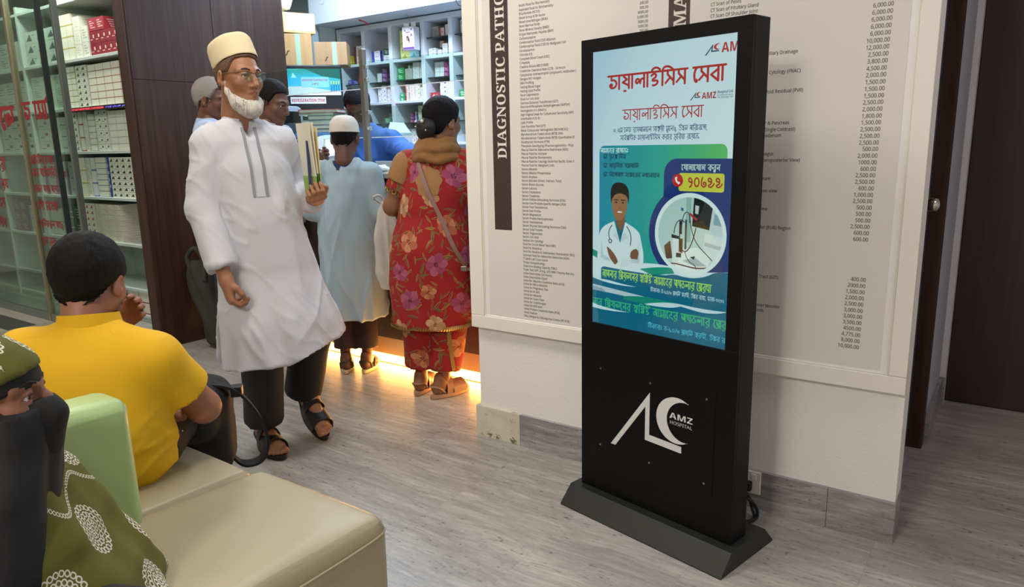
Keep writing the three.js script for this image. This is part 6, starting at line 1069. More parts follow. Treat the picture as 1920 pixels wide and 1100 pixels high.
// rounded knitted cap
const kufi = (r, h, tilt, y) => {
  const prof = Array.from({ length: 22 }, (_, i) => { const a = i / 21 * Math.PI / 2; return new THREE.Vector2(Math.pow(Math.cos(a), 0.62), h * Math.pow(Math.sin(a), 0.85)); });
  prof[21].x = 0; prof.unshift(new THREE.Vector2(1.02, 0.006), new THREE.Vector2(1.02, 0), new THREE.Vector2(0.96, -0.002));
  prof.reverse(); prof.reverse();
  const g = new THREE.LatheGeometry([prof[2], prof[1], prof[0], ...prof.slice(3)], 64); g.scale(r[0], 1, r[1]);
  const p = g.attributes.position; for (let i = 0; i < p.count; i++) { const q = 1 + 0.018 * (noise(p.getX(i) * 60, p.getY(i) * 60, p.getZ(i) * 60) - 0.5); p.setXYZ(i, p.getX(i) * q, p.getY(i) * q, p.getZ(i) * q); } g.computeVertexNormals();
  g.rotateX(-tilt); g.translate(0, y, -0.012); return g;
};
// the man walking past in a white panjabi
{
  const j = { pelvis: [0.03, 0.92, -0.03], chest: [-0.02, 1.2, -0.02], neck: [-0.03, 1.385, -0.035], head: [-0.035, 1.558, 0.0], shR: [-0.17, 1.305, -0.02], shL: [0.122, 1.305, -0.05], elR: [-0.225, 1.06, 0.0], wrR: [-0.2, 0.8, 0.12], elL: [0.2, 1.08, -0.1], wrL: [0.2, 1.075, 0.1], hipR: [-0.05, 0.88, -0.03], hipL: [0.11, 0.88, -0.03], knR: [-0.055, 0.48, 0.035], knL: [0.16, 0.48, 0.03], anR: [-0.04, 0.09, -0.075], anL: [0.165, 0.17, -0.13] };
  const { who, inHead } = person('man walking in a white panjabi and cream cap with a white beard and glasses', [-2.3, 0, 0.588], 1.3, j, { skin: 0x9c6a4b, brows: 0x2c2420, hair: 'crop', hairColor: 0x6f5646, headTurn: [0.02, 0.3, 0], headScale: 0.95, handR: { curl: 0.75, dir: [0.12, -1, 0.12], palm: [1, 0.1, 0.1], thumb: 0.7 }, handL: { curl: [0.7, 0.75, 0.8, 0.85], dir: [-0.35, 0.12, 1], palm: [-0.3, 1, 0], thumb: 0.4 }, footR: { pos: [-0.04, 0.02, -0.045], yaw: -0.05 }, footL: { pos: [0.18, 0.1, -0.085], pitch: 0.5, yaw: 0.05 }, lips: 0x8a5248 });
  const white = cloth(0xc6c6cc);
  const fold = (a, y) => smooth(1.05, 0.45, y) * 0.045 * Math.sin(a * 6 + 2 * noise(a * 2, y * 3)) + 0.02 * smooth(1.0, 0.5, y) * Math.sin(a * 13 + y * 6);
  const P = [loft([[0.36, 0.05, 0.02, 0.275, 0.245], [0.55, 0.04, 0.0, 0.245, 0.22], [0.8, 0.02, -0.02, 0.195, 0.17], [1.0, 0.0, -0.015, 0.168, 0.15], [1.2, -0.022, -0.02, 0.163, 0.13], [1.31, -0.028, -0.03, 0.145, 0.1], [1.375, -0.03, -0.033, 0.075, 0.066]], 0.03, fold)];
  P.push(cap([-0.07, 1.345, -0.03], j.shR, 0.052, 0.058, 0.06), cap([0.01, 1.345, -0.035], j.shL, 0.052, 0.058, 0.06));
  const sR = sleeve(j, 'R', [0.06, 0.056, 0.056], 1.86), sL = sleeve(j, 'L', [0.06, 0.058, 0.053], 1.75);
  P.push(...sR, ...sL);
  P.push(cut((x, y, z) => (0.4 + 0.3 * Math.max(0, x + 0.02) + 0.16 * Math.max(0, z) + 0.06 * Math.max(0, -z) - y)));
  P.push(cut((x, y, z) => (x < 0.0 && y < 0.74 ? (0.74 - y) * 0.12 - Math.abs(z + 0.07) : -1)));
  P.push(minus(ell([-0.032, 1.375, 0.06], [0.02, 0.05, 0.06], 0.01)));
  part('panjabi', meshField(P, 0.0075, (x, y, z) => (1 - smooth(0.07, 0.045, Math.abs(x + 0.0325)) * smooth(0.02, 0.05, z) * smooth(1.05, 1.1, y)) * (drags(0.0095, 4, 3.4, 4, 7, 4)(x, y, z) + 0.0035 * Math.pow(Math.max(0, 1 - Math.abs(fbm(x * 7, y * 12 + x * 14, z * 7 + 2, 2) - 0.42) * 11), 2) + 0.006 * (fbm(x * 6, y * 9, z * 6, 3) - 0.45))), white, who, 'long white cotton panjabi');
  const cr = (x) => band(P, [1.365, 1.33, 1.28, 1.22, 1.16, 1.1].map((y) => [x, y, 0.3]), [0, 0, -1], 0.011, 0.0014, 0.001);
  for (const x of [-0.057, -0.008]) part('embroidery', cr(x), cloth(0x8b8d94), who, 'grey stitched line beside the buttons');
  part('placket', band(P, [1.315, 1.29, 1.26, 1.22, 1.16, 1.1].map((y) => [-0.0325, y, 0.3]), [0, 0, -1], 0.03, 0.001), white, who);
  part('collar', collarRing([-0.031, 0, -0.033], 0.069, 0.068, 1.366, 1.412, 0.42, 0.016, 1.14), cloth(0xcfcfd4), who, 'stand collar with grey stitching');
  part('trousers', meshField(trousers(j, 0.8, [0.09, 0.085, 0.083], 0.9), 0.01, creases(0.004, 6, 8, 6, 9)), cloth(0x131316, { roughness: 0.7 }), who, 'loose black trousers');
  part('cap', inHead(skullcap([0.0845, 0.101], 0.098, 0.014, 0.44, 0.05, 0.03)), cloth(0xe3d0a8), who, 'cream prayer cap');
  const B = []; for (const s of [-1, 1]) B.push(...caps([[0.066 * s, -0.022, 0.002], [0.061 * s, -0.062, 0.008], [0.046 * s, -0.104, 0.04], [0, -0.122, 0.064]], [0.005, 0.011, 0.023, 0.028], 0.02));
  B.push(ell([0, -0.13, 0.056], [0.046, 0.034, 0.04], 0.03), minus(ell([0, -0.066, 0.1], [0.036, 0.026, 0.035], 0.01)), minus(ell([0, -0.04, 0.1], [0.03, 0.02, 0.03], 0.01)));
  part('beard', inHead(meshField(B, 0.004, (x, y, z) => 0.009 * (fbm(x * 90, y * 30, z * 90, 3) - 0.4))), std(0xcfc8bd, 0.9, { bumpMap: hairBump, bumpScale: 0.002 }), who, 'short white beard');
  spectacles(who, inHead, std(0x5a4a30, 0.3, { metalness: 0.7 }));
  const leather = std(0x241c1a, 0.55), sole = std(0x171414, 0.7);
  sandal(who, mat4([-0.04, 0.02, -0.045], 0, -0.05, 0), 1, sole, leather, 'slide');
  sandal(who, mat4([0.18, 0.1, -0.085], 0.5, 0.05, 0), -1, sole, leather, 'slide');
  // what he carries against his left side: leaflets and a slim bag
  who.updateMatrixWorld(true);
  const hand = who.localToWorld(V(0.17, 1.11, 0.14));
  const c = thing('leaflet_bundle', 'bundle of cream leaflets with green ends held by the walking man', 'leaflets', [hand.x, hand.y, hand.z], 1.3);
  const sheet = (x, tilt, w, y0, y1, m, nm) => { const g = new THREE.BoxGeometry(0.004, y1 - y0, w, 1, 10, 10); g.translate(0, (y0 + y1) / 2, 0); const p = g.attributes.position; for (let i = 0; i < p.count; i++) p.setX(i, p.getX(i) + 0.05 * p.getZ(i) ** 2 * 20 * 0.2 + 0.1 * (p.getY(i) - y0) ** 2); g.computeVertexNormals(); g.rotateZ(tilt); g.translate(x, 0, 0); part(nm, metreUV(g.toNonIndexed()), m, c); };
  const cream = std(0xd9d3bd, 0.6), lime = std(0x8fb04e, 0.55), dk = std(0x3f6a3c, 0.55);
  sheet(0, 0.1, 0.12, 0.06, 0.27, cream, 'leaflet'); sheet(0.009, 0.07, 0.11, 0.07, 0.27, std(0xe4dcc0, 0.6), 'leaflet'); sheet(0.018, 0.03, 0.1, 0.07, 0.25, std(0xd6c78d, 0.6), 'leaflet');
  sheet(-0.003, 0.1, 0.12, -0.02, 0.062, lime, 'green_end'); sheet(0.008, 0.07, 0.11, -0.02, 0.072, dk, 'green_end'); sheet(0.0175, 0.03, 0.1, -0.01, 0.072, lime, 'green_end');
  part('strap', bx(-0.022, -0.016, 0.0, 0.2, 0.02, 0.035), std(0x2c3a58, 0.7), c, 'navy strap');
}
// the boy at the counter
{
  const s = 0.87, j = { pelvis: [0, 0.77, 0], chest: [0, 1.0, 0], neck: [0, 1.19, -0.01], head: [-0.005, 1.335, 0.02], shR: [-0.138, 1.135, 0], shL: [0.138, 1.135, 0], elR: [-0.195, 0.93, -0.01], elL: [0.19, 0.94, -0.01], wrR: [-0.13, 1.06, 0.13], wrL: [0.13, 1.06, 0.13], hipR: [-0.065, 0.74, 0], hipL: [0.065, 0.74, 0], knR: [-0.062, 0.42, 0.01], knL: [0.065, 0.42, 0.01], anR: [-0.06, 0.08, -0.03], anL: [0.065, 0.08, -0.03] };
  const { who, inHead } = person('boy in a light blue panjabi and white skullcap seen from behind at the counter', [-2.875, 0, -0.4], -2.5, j, { scale: s, headScale: 0.92, skin: 0x5f3c2a, hair: 'crop', hairColor: 0x15110f, brows: 0x15110f, headTurn: [0.12, -0.05, 0], handR: { curl: 0.6, dir: [0.9, 0.5, 0.2], palm: [0, -0.4, 1] }, handL: { curl: 0.6, dir: [-0.9, 0.5, 0.2], palm: [0, -0.4, 1] }, footR: { pos: [-0.06, 0.019, -0.02], yaw: -0.2 }, footL: { pos: [0.065, 0.019, -0.02], yaw: 0.15 } });
  const fold = (a, y) => smooth(1.0, 0.35, y) * (0.035 * Math.sin(a * 5 + 2 * noise(a * 2, y * 3)) + 0.02 * Math.sin(a * 11 + y * 4));
  const P = [loft([[0.325, 0, 0, 0.185, 0.155], [0.5, 0, 0, 0.182, 0.152], [0.75, 0, 0, 0.165, 0.135], [0.95, 0, 0, 0.155, 0.12], [1.08, 0, -0.004, 0.142, 0.102], [1.16, 0, -0.008, 0.1, 0.075], [1.2, 0, -0.01, 0.06, 0.055]], 0.03, fold), cap([-0.04, 1.17, -0.005], j.shR, 0.045, 0.055, 0.05), cap([0.04, 1.17, -0.005], j.shL, 0.045, 0.055, 0.05)];
  const sR = sleeve(j, 'R', [0.062, 0.06, 0.048], 1.85), sL = sleeve(j, 'L', [0.062, 0.06, 0.048], 1.85); P.push(...sR, ...sL);
  part('panjabi', meshField(P, 0.0075, drags(0.011, 5, 3, 5, 9, 5)), cloth(0x9fb4bf), who, 'light blue panjabi');
  part('collar', collarRing([0, 0, -0.006], 0.072, 0.072, 1.166, 1.216, 0.3, -0.006, 1.16, 0.005), cloth(0x1f2f5c), who, 'navy collar');
  part('trousers', meshField(trousers(j, 0.75, [0.075, 0.068, 0.064], 0.83), 0.01), cloth(0x2c1a1c), who, 'dark maroon trousers');
  part('skullcap', inHead(kufi([0.088, 0.106], 0.1, 0.1, 0.03)), cloth(0xd9d0c3), who, 'white knitted skullcap');
  for (const [x, sd, yw] of [[-0.06, 1, -0.2], [0.065, -1, 0.15]]) sandal(who, mat4([x, 0.019, -0.02], 0, yw, 0, s), sd, std(0xb3a98d, 0.7), std(0x2a2622, 0.6), 'thong');
}
// floral print of the red suit
const floral = canvasTexture(1024, 1024, (g, W, H) => {
  g.fillStyle = '#981618'; g.fillRect(0, 0, W, H); seedState = 77;
  const wrap = (x, y, r, f) => { for (const dx of [0, -W, W]) for (const dy of [0, -H, H]) if (x + dx > -r && x + dx < W + r && y + dy > -r && y + dy < H + r) { g.save(); g.translate(x + dx, y + dy); f(); g.restore(); } };
  const leaf = (x, y, s, a, c1, c2) => wrap(x, y, s * 2, () => { g.rotate(a); g.fillStyle = c1; g.beginPath(); g.moveTo(-s, 0); g.quadraticCurveTo(0, -s * 0.42, s, 0); g.quadraticCurveTo(0, s * 0.42, -s, 0); g.fill(); g.fillStyle = c2; g.beginPath(); g.moveTo(-s * 0.8, 0); g.quadraticCurveTo(0, -s * 0.1, s * 0.8, 0); g.quadraticCurveTo(0, s * 0.28, -s * 0.8, 0); g.fill(); });
  for (let i = 0; i < 230; i++) leaf(rr(0, W), rr(0, H), rr(34, 54), rr(0, 6.28), ['#7b6436', '#8a7440', '#a8793e', '#6e5a30'][i % 4], ['#5a4a26', '#7a1f18', '#6b5528', '#8f3a22'][i % 4]);
  const flower = (x, y, s, pal) => wrap(x, y, s * 1.6, () => { const a0 = rr(0, 6); for (let k = 0; k < 6; k++) { g.save(); g.rotate(a0 + k * 1.047); g.fillStyle = pal[k % 2]; g.beginPath(); g.moveTo(0, 0); g.bezierCurveTo(s * 0.5, -s * 0.75, s * 1.2, -s * 0.45, s * (0.95 + 0.15 * (k % 3)), 0); g.bezierCurveTo(s * 1.15, s * 0.5, s * 0.5, s * 0.6, 0, 0); g.fill(); g.strokeStyle = pal[2]; g.lineWidth = 2; g.beginPath(); g.moveTo(s * 0.15, 0); g.lineTo(s * 0.8, rr(-8, 8)); g.stroke(); g.restore(); } g.fillStyle = pal[3]; for (let k = 0; k < 14; k++) { g.beginPath(); g.arc(rr(-s, s) * 0.22, rr(-s, s) * 0.22, s * 0.06, 0, 7); g.fill(); } });
  const pk = ['#a8566f', '#96405f', '#742a4c', '#5a1c36'], or = ['#bd7f58', '#ab5f40', '#8f3a22', '#6e2a1c'], cr = ['#bf9a70', '#ad8058', '#8f4630', '#6f4630'];
  for (const [x, y, s, p] of [[120, 130, 78, pk], [420, 90, 66, or], [700, 170, 84, pk], [930, 330, 72, cr], [240, 400, 78, cr], [520, 440, 70, pk], [790, 560, 80, or], [110, 680, 74, or], [400, 740, 84, cr], [640, 800, 68, pk], [900, 860, 80, pk], [200, 930, 66, pk], [980, 60, 60, or]]) flower(x, y, s, p);
});
// the woman in the red floral suit at the counter
{
  const j = { pelvis: [-0.01, 0.8, 0], chest: [-0.03, 1.05, 0], neck: [-0.055, 1.25, 0.0], head: [-0.08, 1.392, 0.03], shR: [-0.195, 1.19, 0.02], shL: [0.09, 1.19, -0.01], elR: [-0.27, 0.99, 0.04], elL: [0.185, 0.985, -0.02], wrR: [-0.17, 1.19, 0.17], wrL: [0.09, 1.19, 0.15], hipR: [-0.09, 0.77, 0], hipL: [0.075, 0.77, 0], knR: [-0.085, 0.43, 0], knL: [0.07, 0.43, 0], anR: [-0.05, 0.09, -0.03], anL: [0.09, 0.09, 0.02] };
  const { who, inHead } = person('woman in a red floral suit with a brown scarf seen from behind at the counter', [-2.19, 0, -0.315], 3.55, j, { scale: 0.92, skin: 0x86583c, hair: 'long', hairColor: 0x100d0d, brows: 0x14100e, headTurn: [0.06, -0.5, 0], arm: [0.058, 0.05, 0.028], handR: { curl: 0.5, dir: [0.3, 0.1, 1], palm: [0.3, -1, 0] }, handL: { curl: 0.5, dir: [-0.3, 0.1, 1], palm: [-0.3, -1, 0] }, footR: { pos: [-0.05, 0.02, -0.02], yaw: -0.7 }, footL: { pos: [0.09, 0.02, 0.03], yaw: 0.0 } });
  const print = cloth(0xffffff, { map: scaled(floral, 1 / 0.62, 1 / 0.62) });
  const fold = (a, y) => smooth(0.75, 0.35, y) * (0.03 * Math.sin(a * 5 + 1 + noise(a * 2, y * 3)) + 0.015 * Math.sin(a * 12 + y * 5));
  const P = [loft([[0.385, 0, 0, 0.225, 0.17], [0.6, 0, -0.01, 0.222, 0.175], [0.78, -0.005, -0.02, 0.21, 0.175], [0.95, -0.02, 0, 0.178, 0.145], [1.08, -0.04, 0.0, 0.178, 0.138], [1.18, -0.05, -0.002, 0.15, 0.11], [1.24, -0.055, -0.005, 0.09, 0.075], [1.27, -0.055, -0.005, 0.06, 0.055]], 0.03, fold), cap([-0.1, 1.22, -0.005], j.shR, 0.05, 0.06, 0.05), cap([-0.01, 1.22, -0.01], j.shL, 0.05, 0.06, 0.05)];
  const Q = [...P], sR = sleeve(j, 'R', [0.075, 0.07], 0.62), sL = sleeve(j, 'L', [0.075, 0.07], 0.62); Q.push(...sR, ...sL);
  part('kameez', roundUV(meshField(Q, 0.0085, creases(0.006, 5, 10, 5, 12)), -0.01, 0, 0.19), print, who, 'red floral kameez');
  // nude back panel with a scalloped outline, sleeve bands and gold hem
  const heart = []; for (let i = 0; i < 40; i++) { const a = i / 40 * 6.2832, r = 0.075 + 0.006 * Math.cos(a * 8); heart.push([Math.sin(a) * r * 0.85 + 0.0, Math.cos(a) * r * (Math.cos(a) < 0 ? 1.15 : 0.8)]); }
  { const pos = [], idx = [], rings = 7; for (let q = 0; q <= rings; q++) for (const [x, y] of heart) { const X = -0.045 + x * q / rings, Y = 1.12 + y * q / rings; let z = -0.3; for (let k = 0; k < 60; k++) { const v = evalField(P, X, Y, z); if (v < 0.001) break; z += v * 0.8; } const cd = creases(0.006, 5, 10, 5, 12)(X, Y, z); pos.push(X, Y, z - 0.002 - Math.max(cd, -0.001)); } for (let q = 0; q < rings; q++) for (let i = 0; i < 40; i++) { const a = q * 40 + i, b = q * 40 + (i + 1) % 40; idx.push(a, a + 40, b, b, a + 40, b + 40); } const g = new THREE.BufferGeometry(); g.setAttribute('position', new THREE.Float32BufferAttribute(pos, 3)); g.setIndex(idx); g.computeVertexNormals(); part('back_panel', clothUV(g), cloth(0x9b7145, { side: THREE.DoubleSide }), who, 'nude coloured back panel'); }
  const hem = (y, rx, rz, n, am) => { const out = []; for (let i = 0; i < n; i++) { const a = i / n * 6.2832, q = 1 + fold(a, y); const g = new THREE.TetrahedronGeometry(am, 0); g.scale(0.8, 1.2, 0.5); g.rotateY(a); g.translate(Math.sin(a) * rx * q, y, Math.cos(a) * rz * q); out.push(g); } return out; };
  part('gold_hem', [...hem(0.392, 0.229, 0.174, 110, 0.011), ...hem(0.402, 0.229, 0.174, 140, 0.006)], std(0x9a7d3f, 0.4, { metalness: 0.5 }), who, 'gold lace hem');
  const T2 = trousers(j, 0.85, [0.115, 0.1, 0.082], 0.82); part('trousers', roundUV(meshField(T2, 0.01, creases(0.004, 6, 8, 6, 2)), 0, 0, 0.12), print, who, 'red floral trousers');
  part('gold_trim', [band(T2, [0.4, 0.34, 0.28, 0.22, 0.16].map((y, i) => [-0.125 - 0.004 * i + 0.02, y, -0.25]), [0, 0, 1], 0.02, 0.003), ...[-1, 1].map((q) => { const a = q < 0 ? j.anR : j.anL; return new THREE.TorusGeometry(0.074, 0.005, 6, 40).rotateX(Math.PI / 2).translate(lerp(j['kn' + (q < 0 ? 'R' : 'L')][0], a[0], 0.82), lerp(0.43, 0.09, 0.82) + 0.006, lerp(0, a[2], 0.82)); })], std(0x9a7d3f, 0.4, { metalness: 0.5 }), who, 'gold lace trim');
  // scarf bunched at the neck
  const sc = []; for (const [r, y, z, q, t] of [[0.088, 1.268, -0.014, 0.021, 0.12], [0.1, 1.247, -0.018, 0.019, -0.14], [0.106, 1.226, -0.02, 0.018, 0.06], [0.078, 1.29, -0.008, 0.02, -0.05], [0.072, 1.31, -0.004, 0.016, 0.1]]) for (let i = 0; i < 24; i++) { const A = (i / 24) * 6.2832, B = ((i + 1) / 24) * 6.2832, pt = (a) => [-0.058 + Math.sin(a) * r, y + Math.sin(a + 1) * t * r * 1.4 + 0.006 * Math.sin(a * 5), z + Math.cos(a) * r * 0.92]; sc.push(cap(pt(A), pt(B), q + 0.004 * Math.sin(a5(i)), q, 0.012)); }
  function a5(i) { return i * 1.9; }
  part('scarf', meshField(sc, 0.007, creases(0.007, 14, 30, 14, 1)), cloth(0x8a5f33), who, 'brown scarf bunched at the neck');
  const sl = []; { const a = j.shL, b = mix3(j.shL, j.elL, 0.42); sl.push(cap(mix3(a, b, 0.1), b, 0.083, 0.081, 0.02), cuff(b, sub3(b, a), 0.12), cut((x, y, z) => -(z * -0.55 + (x - 0.09) * 0.84 + 0.012))); }
  part('draped_end', meshField(sl, 0.008), cloth(0x9b7145), who, 'tan scarf end over the left shoulder');
  // bun with pearl pins
  part('hair_bun', inHead(meshField([ell([0.0, -0.035, -0.122], [0.06, 0.05, 0.04], 0.02), ell([0.012, -0.062, -0.115], [0.05, 0.04, 0.036], 0.02)], 0.005, (x, y, z) => 0.008 * (fbm(x * 40, y * 60, z * 40, 3) - 0.4))), std(0x0f0d0d, 0.55, { bumpMap: hairBump, bumpScale: 0.002 }), who, 'low black hair bun');
  part('pearl_pin', inHead(merge([[-0.01, -0.005, -0.16, 0.009], [0.05, -0.005, -0.15, 0.006], [0.06, -0.03, -0.14, 0.005], [-0.03, -0.05, -0.152, 0.005]].map(([x, y, z, r]) => new THREE.SphereGeometry(r, 14, 10).translate(x, y, z)))), std(0xe6ddd0, 0.2), who, 'pearl hair pins');
  { const e = mix3(j.shL, j.elL, 0.64), b = []; for (let i = 0; i < 12; i++) { const a = i / 12 * 6.28; b.push(new THREE.TorusGeometry(0.011, 0.0035, 6, 10).rotateY(a).translate(Math.sin(a) * 0.064, 0, Math.cos(a) * 0.064)); } const g = merge(b); g.applyQuaternion(new THREE.Quaternion().setFromUnitVectors(V(0, 1, 0), V(...sub3(j.shL, j.elL)).normalize())); g.translate(...e); part('armlet', g, std(0xb8923f, 0.3, { metalness: 0.8 }), who, 'gold trim around the sleeve'); }
  for (const [p, sd, yw] of [[[-0.05, 0.02, -0.02], 1, -0.7], [[0.09, 0.02, 0.03], -1, 0.0]]) sandal(who, mat4(p, 0, yw, 0, 0.92), sd, std(0xa08068, 0.6), std(0x9a7460, 0.5), 'slide', 0.92);
  // shoulder bag worn across the back
  const bag = thing('shoulder_bag', 'taupe shoulder bag worn across the back of the woman in red', 'bag', [-2.19, 0, -0.315], 3.55);
  part('strap', band(Q, Array.from({ length: 14 }, (_, i) => [lerp(0.03, -0.2, i / 13), lerp(1.25, 0.7, i / 13), -0.4]), [0, 0, 1], 0.02, 0.004, 0.006), std(0x8d6a5f, 0.55), bag, 'taupe strap');
  part('bag_body', bx(-0.315, -0.25, 0.46, 0.7, -0.12, 0.08, 0.02), std(0x4a3a38, 0.55), bag); part('strap_end', tube([[-0.2, 0.7, -0.14], [-0.24, 0.685, -0.1], [-0.28, 0.69, -0.05]], 0.008, 16, 6), std(0x8d6a5f, 0.55), bag); part('buckle', bx(-0.225, -0.195, 0.685, 0.71, -0.15, -0.135, 0.004), M.steel, bag);
  // white cloth bag hanging at her left elbow
  const wb = thing('cloth_bag', 'plain white cloth bag hanging between the boy and the woman in red', 'bag', [at(727, 440, 3.86).x, 0, at(727, 440, 3.86).z], 0.62);
  part('bag_body', meshField([loft([[0.52, 0.0, 0, 0.05, 0.012], [0.62, 0, 0, 0.085, 0.03], [0.8, 0, 0, 0.08, 0.03], [0.94, 0, 0, 0.045, 0.02], [1.0, 0, 0, 0.02, 0.014]], 0.02, (a, y) => 0.12 * Math.sin(a * 5 + y * 9))], 0.008, creases(0.006, 9, 9, 9, 4)), cloth(0xc9c6b8), wb); part('handle', tube([[0, 0.98, 0], [-0.03, 1.03, 0.02], [-0.06, 1.02, 0.03], [-0.03, 0.99, 0.0]], 0.006, 30, 8), cloth(0xc9c6b8), wb);
}
// shirts of ordinary cut
function shirtOn(who, j, s, color, o = {}) {
  const c = o.c ?? [0, 0], P = [loft([[o.hem ?? 0.8, c[0], c[1], 0.175 * s, 0.14 * s], [j.pelvis[1] + 0.1, c[0], c[1], 0.17 * s, 0.135 * s], [j.chest[1], j.chest[0], j.chest[2], 0.18 * s, 0.14 * s], [j.shR[1] - 0.01, (j.shR[0] + j.shL[0]) / 2, (j.shR[2] + j.shL[2]) / 2 - 0.005, 0.15 * s, 0.1 * s], [j.neck[1] + 0.015, j.neck[0], j.neck[2], 0.066 * s, 0.062 * s]], 0.03)];
  for (const n of ['R', 'L']) P.push(cap(mix3(j.neck, j['sh' + n], 0.35), j['sh' + n], 0.05 * s, 0.064 * s, 0.05));
  const A = sleeve(j, 'R', [0.073 * s, 0.066 * s, 0.056 * s], o.sleeve ?? 1.85), B = sleeve(j, 'L', [0.073 * s, 0.066 * s, 0.056 * s], o.sleeve ?? 1.85); P.push(...A, ...B);
  const m = part('shirt', meshField(P, o.cell ?? 0.01, drags(0.012, 5, 6, 5, 8, o.seed ?? 1)), cloth(color), who, o.label);
  part('collar', collarRing([j.neck[0], 0, j.neck[2]], 0.066 * s, 0.066 * s, j.neck[1] - 0.012, j.neck[1] + 0.035, 0.35, 0.01, 1.3), cloth(o.collar ?? color), who);
  return P;
}
const shoe = (side) => meshField([ell([0, 0.045, -0.04], [0.038, 0.045, 0.05], 0.03), cap([0, 0.06, 0], [0.002 * side, 0.035, 0.11], 0.045, 0.036, 0.03), ell([0.004 * side, 0.03, 0.13], [0.042, 0.03, 0.05], 0.03), cut((x, y) => 0.012 - y)], 0.005);
const shoeSole = (m) => { const g = prism(Array.from({ length: 32 }, (_, i) => { const a = i / 32 * 6.2832; return [Math.sin(a) * (Math.cos(a) < 0 ? 0.04 : 0.047), Math.cos(a) * 0.14 + 0.042]; }), 0.016, 0.002); g.rotateX(Math.PI / 2); g.translate(0, 0.017, 0); return g; };
function shoes(who, list, upper, sole) { for (const [p, yw, sd] of list) { const o = new THREE.Group(); o.name = 'shoe'; who.add(o); o.applyMatrix4(mat4(p, 0, yw, 0)); part('upper', shoe(sd), upper, o); part('sole', shoeSole(), sole, o); } }
// grey haired man behind the walking man
{
  const j = pose(1.69, { elR: [-0.22, 1.08, 0.03], wrR: [-0.19, 1.02, 0.22], elL: [0.23, 1.06, -0.02], wrL: [0.235, 0.83, 0.05] });
  const { who, inHead } = person('grey haired man with glasses in a pale blue shirt behind the walking man', [-3.82, 0, -0.22], 2.45, j, { skin: 0x66402c, hair: 'full', hairColor: 0x8f8880, brows: 0x777069, headTurn: [0.1, -0.35, 0], handR: { curl: 0.6, dir: [0.2, 0.1, 1], palm: [0.4, -1, 0] }, handL: { curl: 0.9, dir: [0, -1, 0.1], palm: [-1, 0, 0] } });
  shirtOn(who, j, 1.02, 0xaab9d2, { label: 'pale blue shirt', seed: 5, hem: 0.82 });
  part('trousers', meshField(trousers(j, 1, [0.098, 0.082, 0.072], 0.99), 0.012, creases(0.006, 6, 8, 6)), cloth(0x1f2530), who, 'dark navy trousers');
  spectacles(who, inHead, std(0x1c1a1a, 0.4));
  shoes(who, [[[-0.095, 0, 0.0], -0.1, 1], [[0.095, 0, 0.02], 0.15, -1]], std(0x6a4a34, 0.5), std(0xb07c3c, 0.6));
  const b = thing('canvas_bag', 'dark grey canvas bag hanging low beside the brown panel', 'bag', [-4.1, 0, -0.24], 0.3);
  part('bag_body', meshField([loft([[0.03, 0.07, 0.02, 0.075, 0.05], [0.2, 0.04, 0, 0.1, 0.075], [0.4, -0.02, 0, 0.1, 0.075], [0.52, -0.05, 0, 0.075, 0.06], [0.58, -0.06, 0, 0.04, 0.04]], 0.03, (a, y) => 0.1 * Math.sin(a * 4 + y * 14))], 0.01, creases(0.02, 9, 6, 9, 6)), cloth(0x34322e), b); part('strap', tube([[-0.08, 0.5, 0.03], [-0.11, 0.6, 0.03], [-0.05, 0.66, 0.02], [0.0, 0.6, 0.02], [0.03, 0.45, 0.05]], 0.016, 40, 8), cloth(0x3a3630), b);
}
// dark haired man reading a paper at the counter
{
  const j = pose(1.655, { elR: [-0.235, 1.07, 0.06], wrR: [-0.1, 1.19, 0.22], elL: [0.21, 1.05, 0.03], wrL: [0.0, 1.2, 0.22] });
  const { who } = person('dark haired man in a white shirt reading a paper behind the walking man', [-3.42, 0, -0.345], 2.2, j, { skin: 0x6b4430, hair: 'full', hairColor: 0x14110f, brows: 0x14110f, headTurn: [0.25, -0.25, 0], handR: { curl: 0.55, dir: [0.3, 0.5, 1], palm: [0.8, 0, -0.3], thumb: 0.9 }, handL: { curl: 0.55, dir: [-0.1, 0.5, 1], palm: [-0.9, 0, -0.3], thumb: 0.9 } });
  shirtOn(who, j, 0.98, 0xc9ccd0, { label: 'white shirt', seed: 8, hem: 0.84 });
  part('trousers', meshField(trousers(j, 0.96, [0.095, 0.08, 0.07], 0.97), 0.012), cloth(0x15161a), who, 'black trousers');
  shoes(who, [[[-0.095, 0, 0.0], -0.1, 1], [[0.095, 0, 0.0], 0.15, -1]], std(0x1e5a44, 0.5), std(0x3f7a34, 0.6));
}
// sheet of paper held up over the counter
{
  const A = at(577, 268, 4.32), B = at(640, 247, 4.5), C = at(640, 292, 4.42), D = at(602, 296, 4.34);
  const pos = [], idx = [], N = 8; for (let i = 0; i <= N; i++) for (let k = 0; k <= N; k++) { const u = i / N, v = k / N, p = A.clone().lerp(B, u).lerp(D.clone().lerp(C, u), v); p.y += 0.012 * Math.sin(u * 5) * (1 - v) + 0.006 * Math.sin(v * 6 + u * 3); pos.push(p.x, p.y, p.z); if (i && k) { const a = (i - 1) * (N + 1) + k - 1; idx.push(a, a + N + 1, a + 1, a + 1, a + N + 1, a + N + 2); } }
  const g = new THREE.BufferGeometry(); g.setAttribute('position', new THREE.Float32BufferAttribute(pos, 3)); g.setIndex(idx); g.computeVertexNormals();
  single('paper_sheet', clothUV(g), std(0xe8eef2, 0.7, { side: THREE.DoubleSide }), 'white prescription sheet held up beside the boy in the skullcap', 'paper');
}
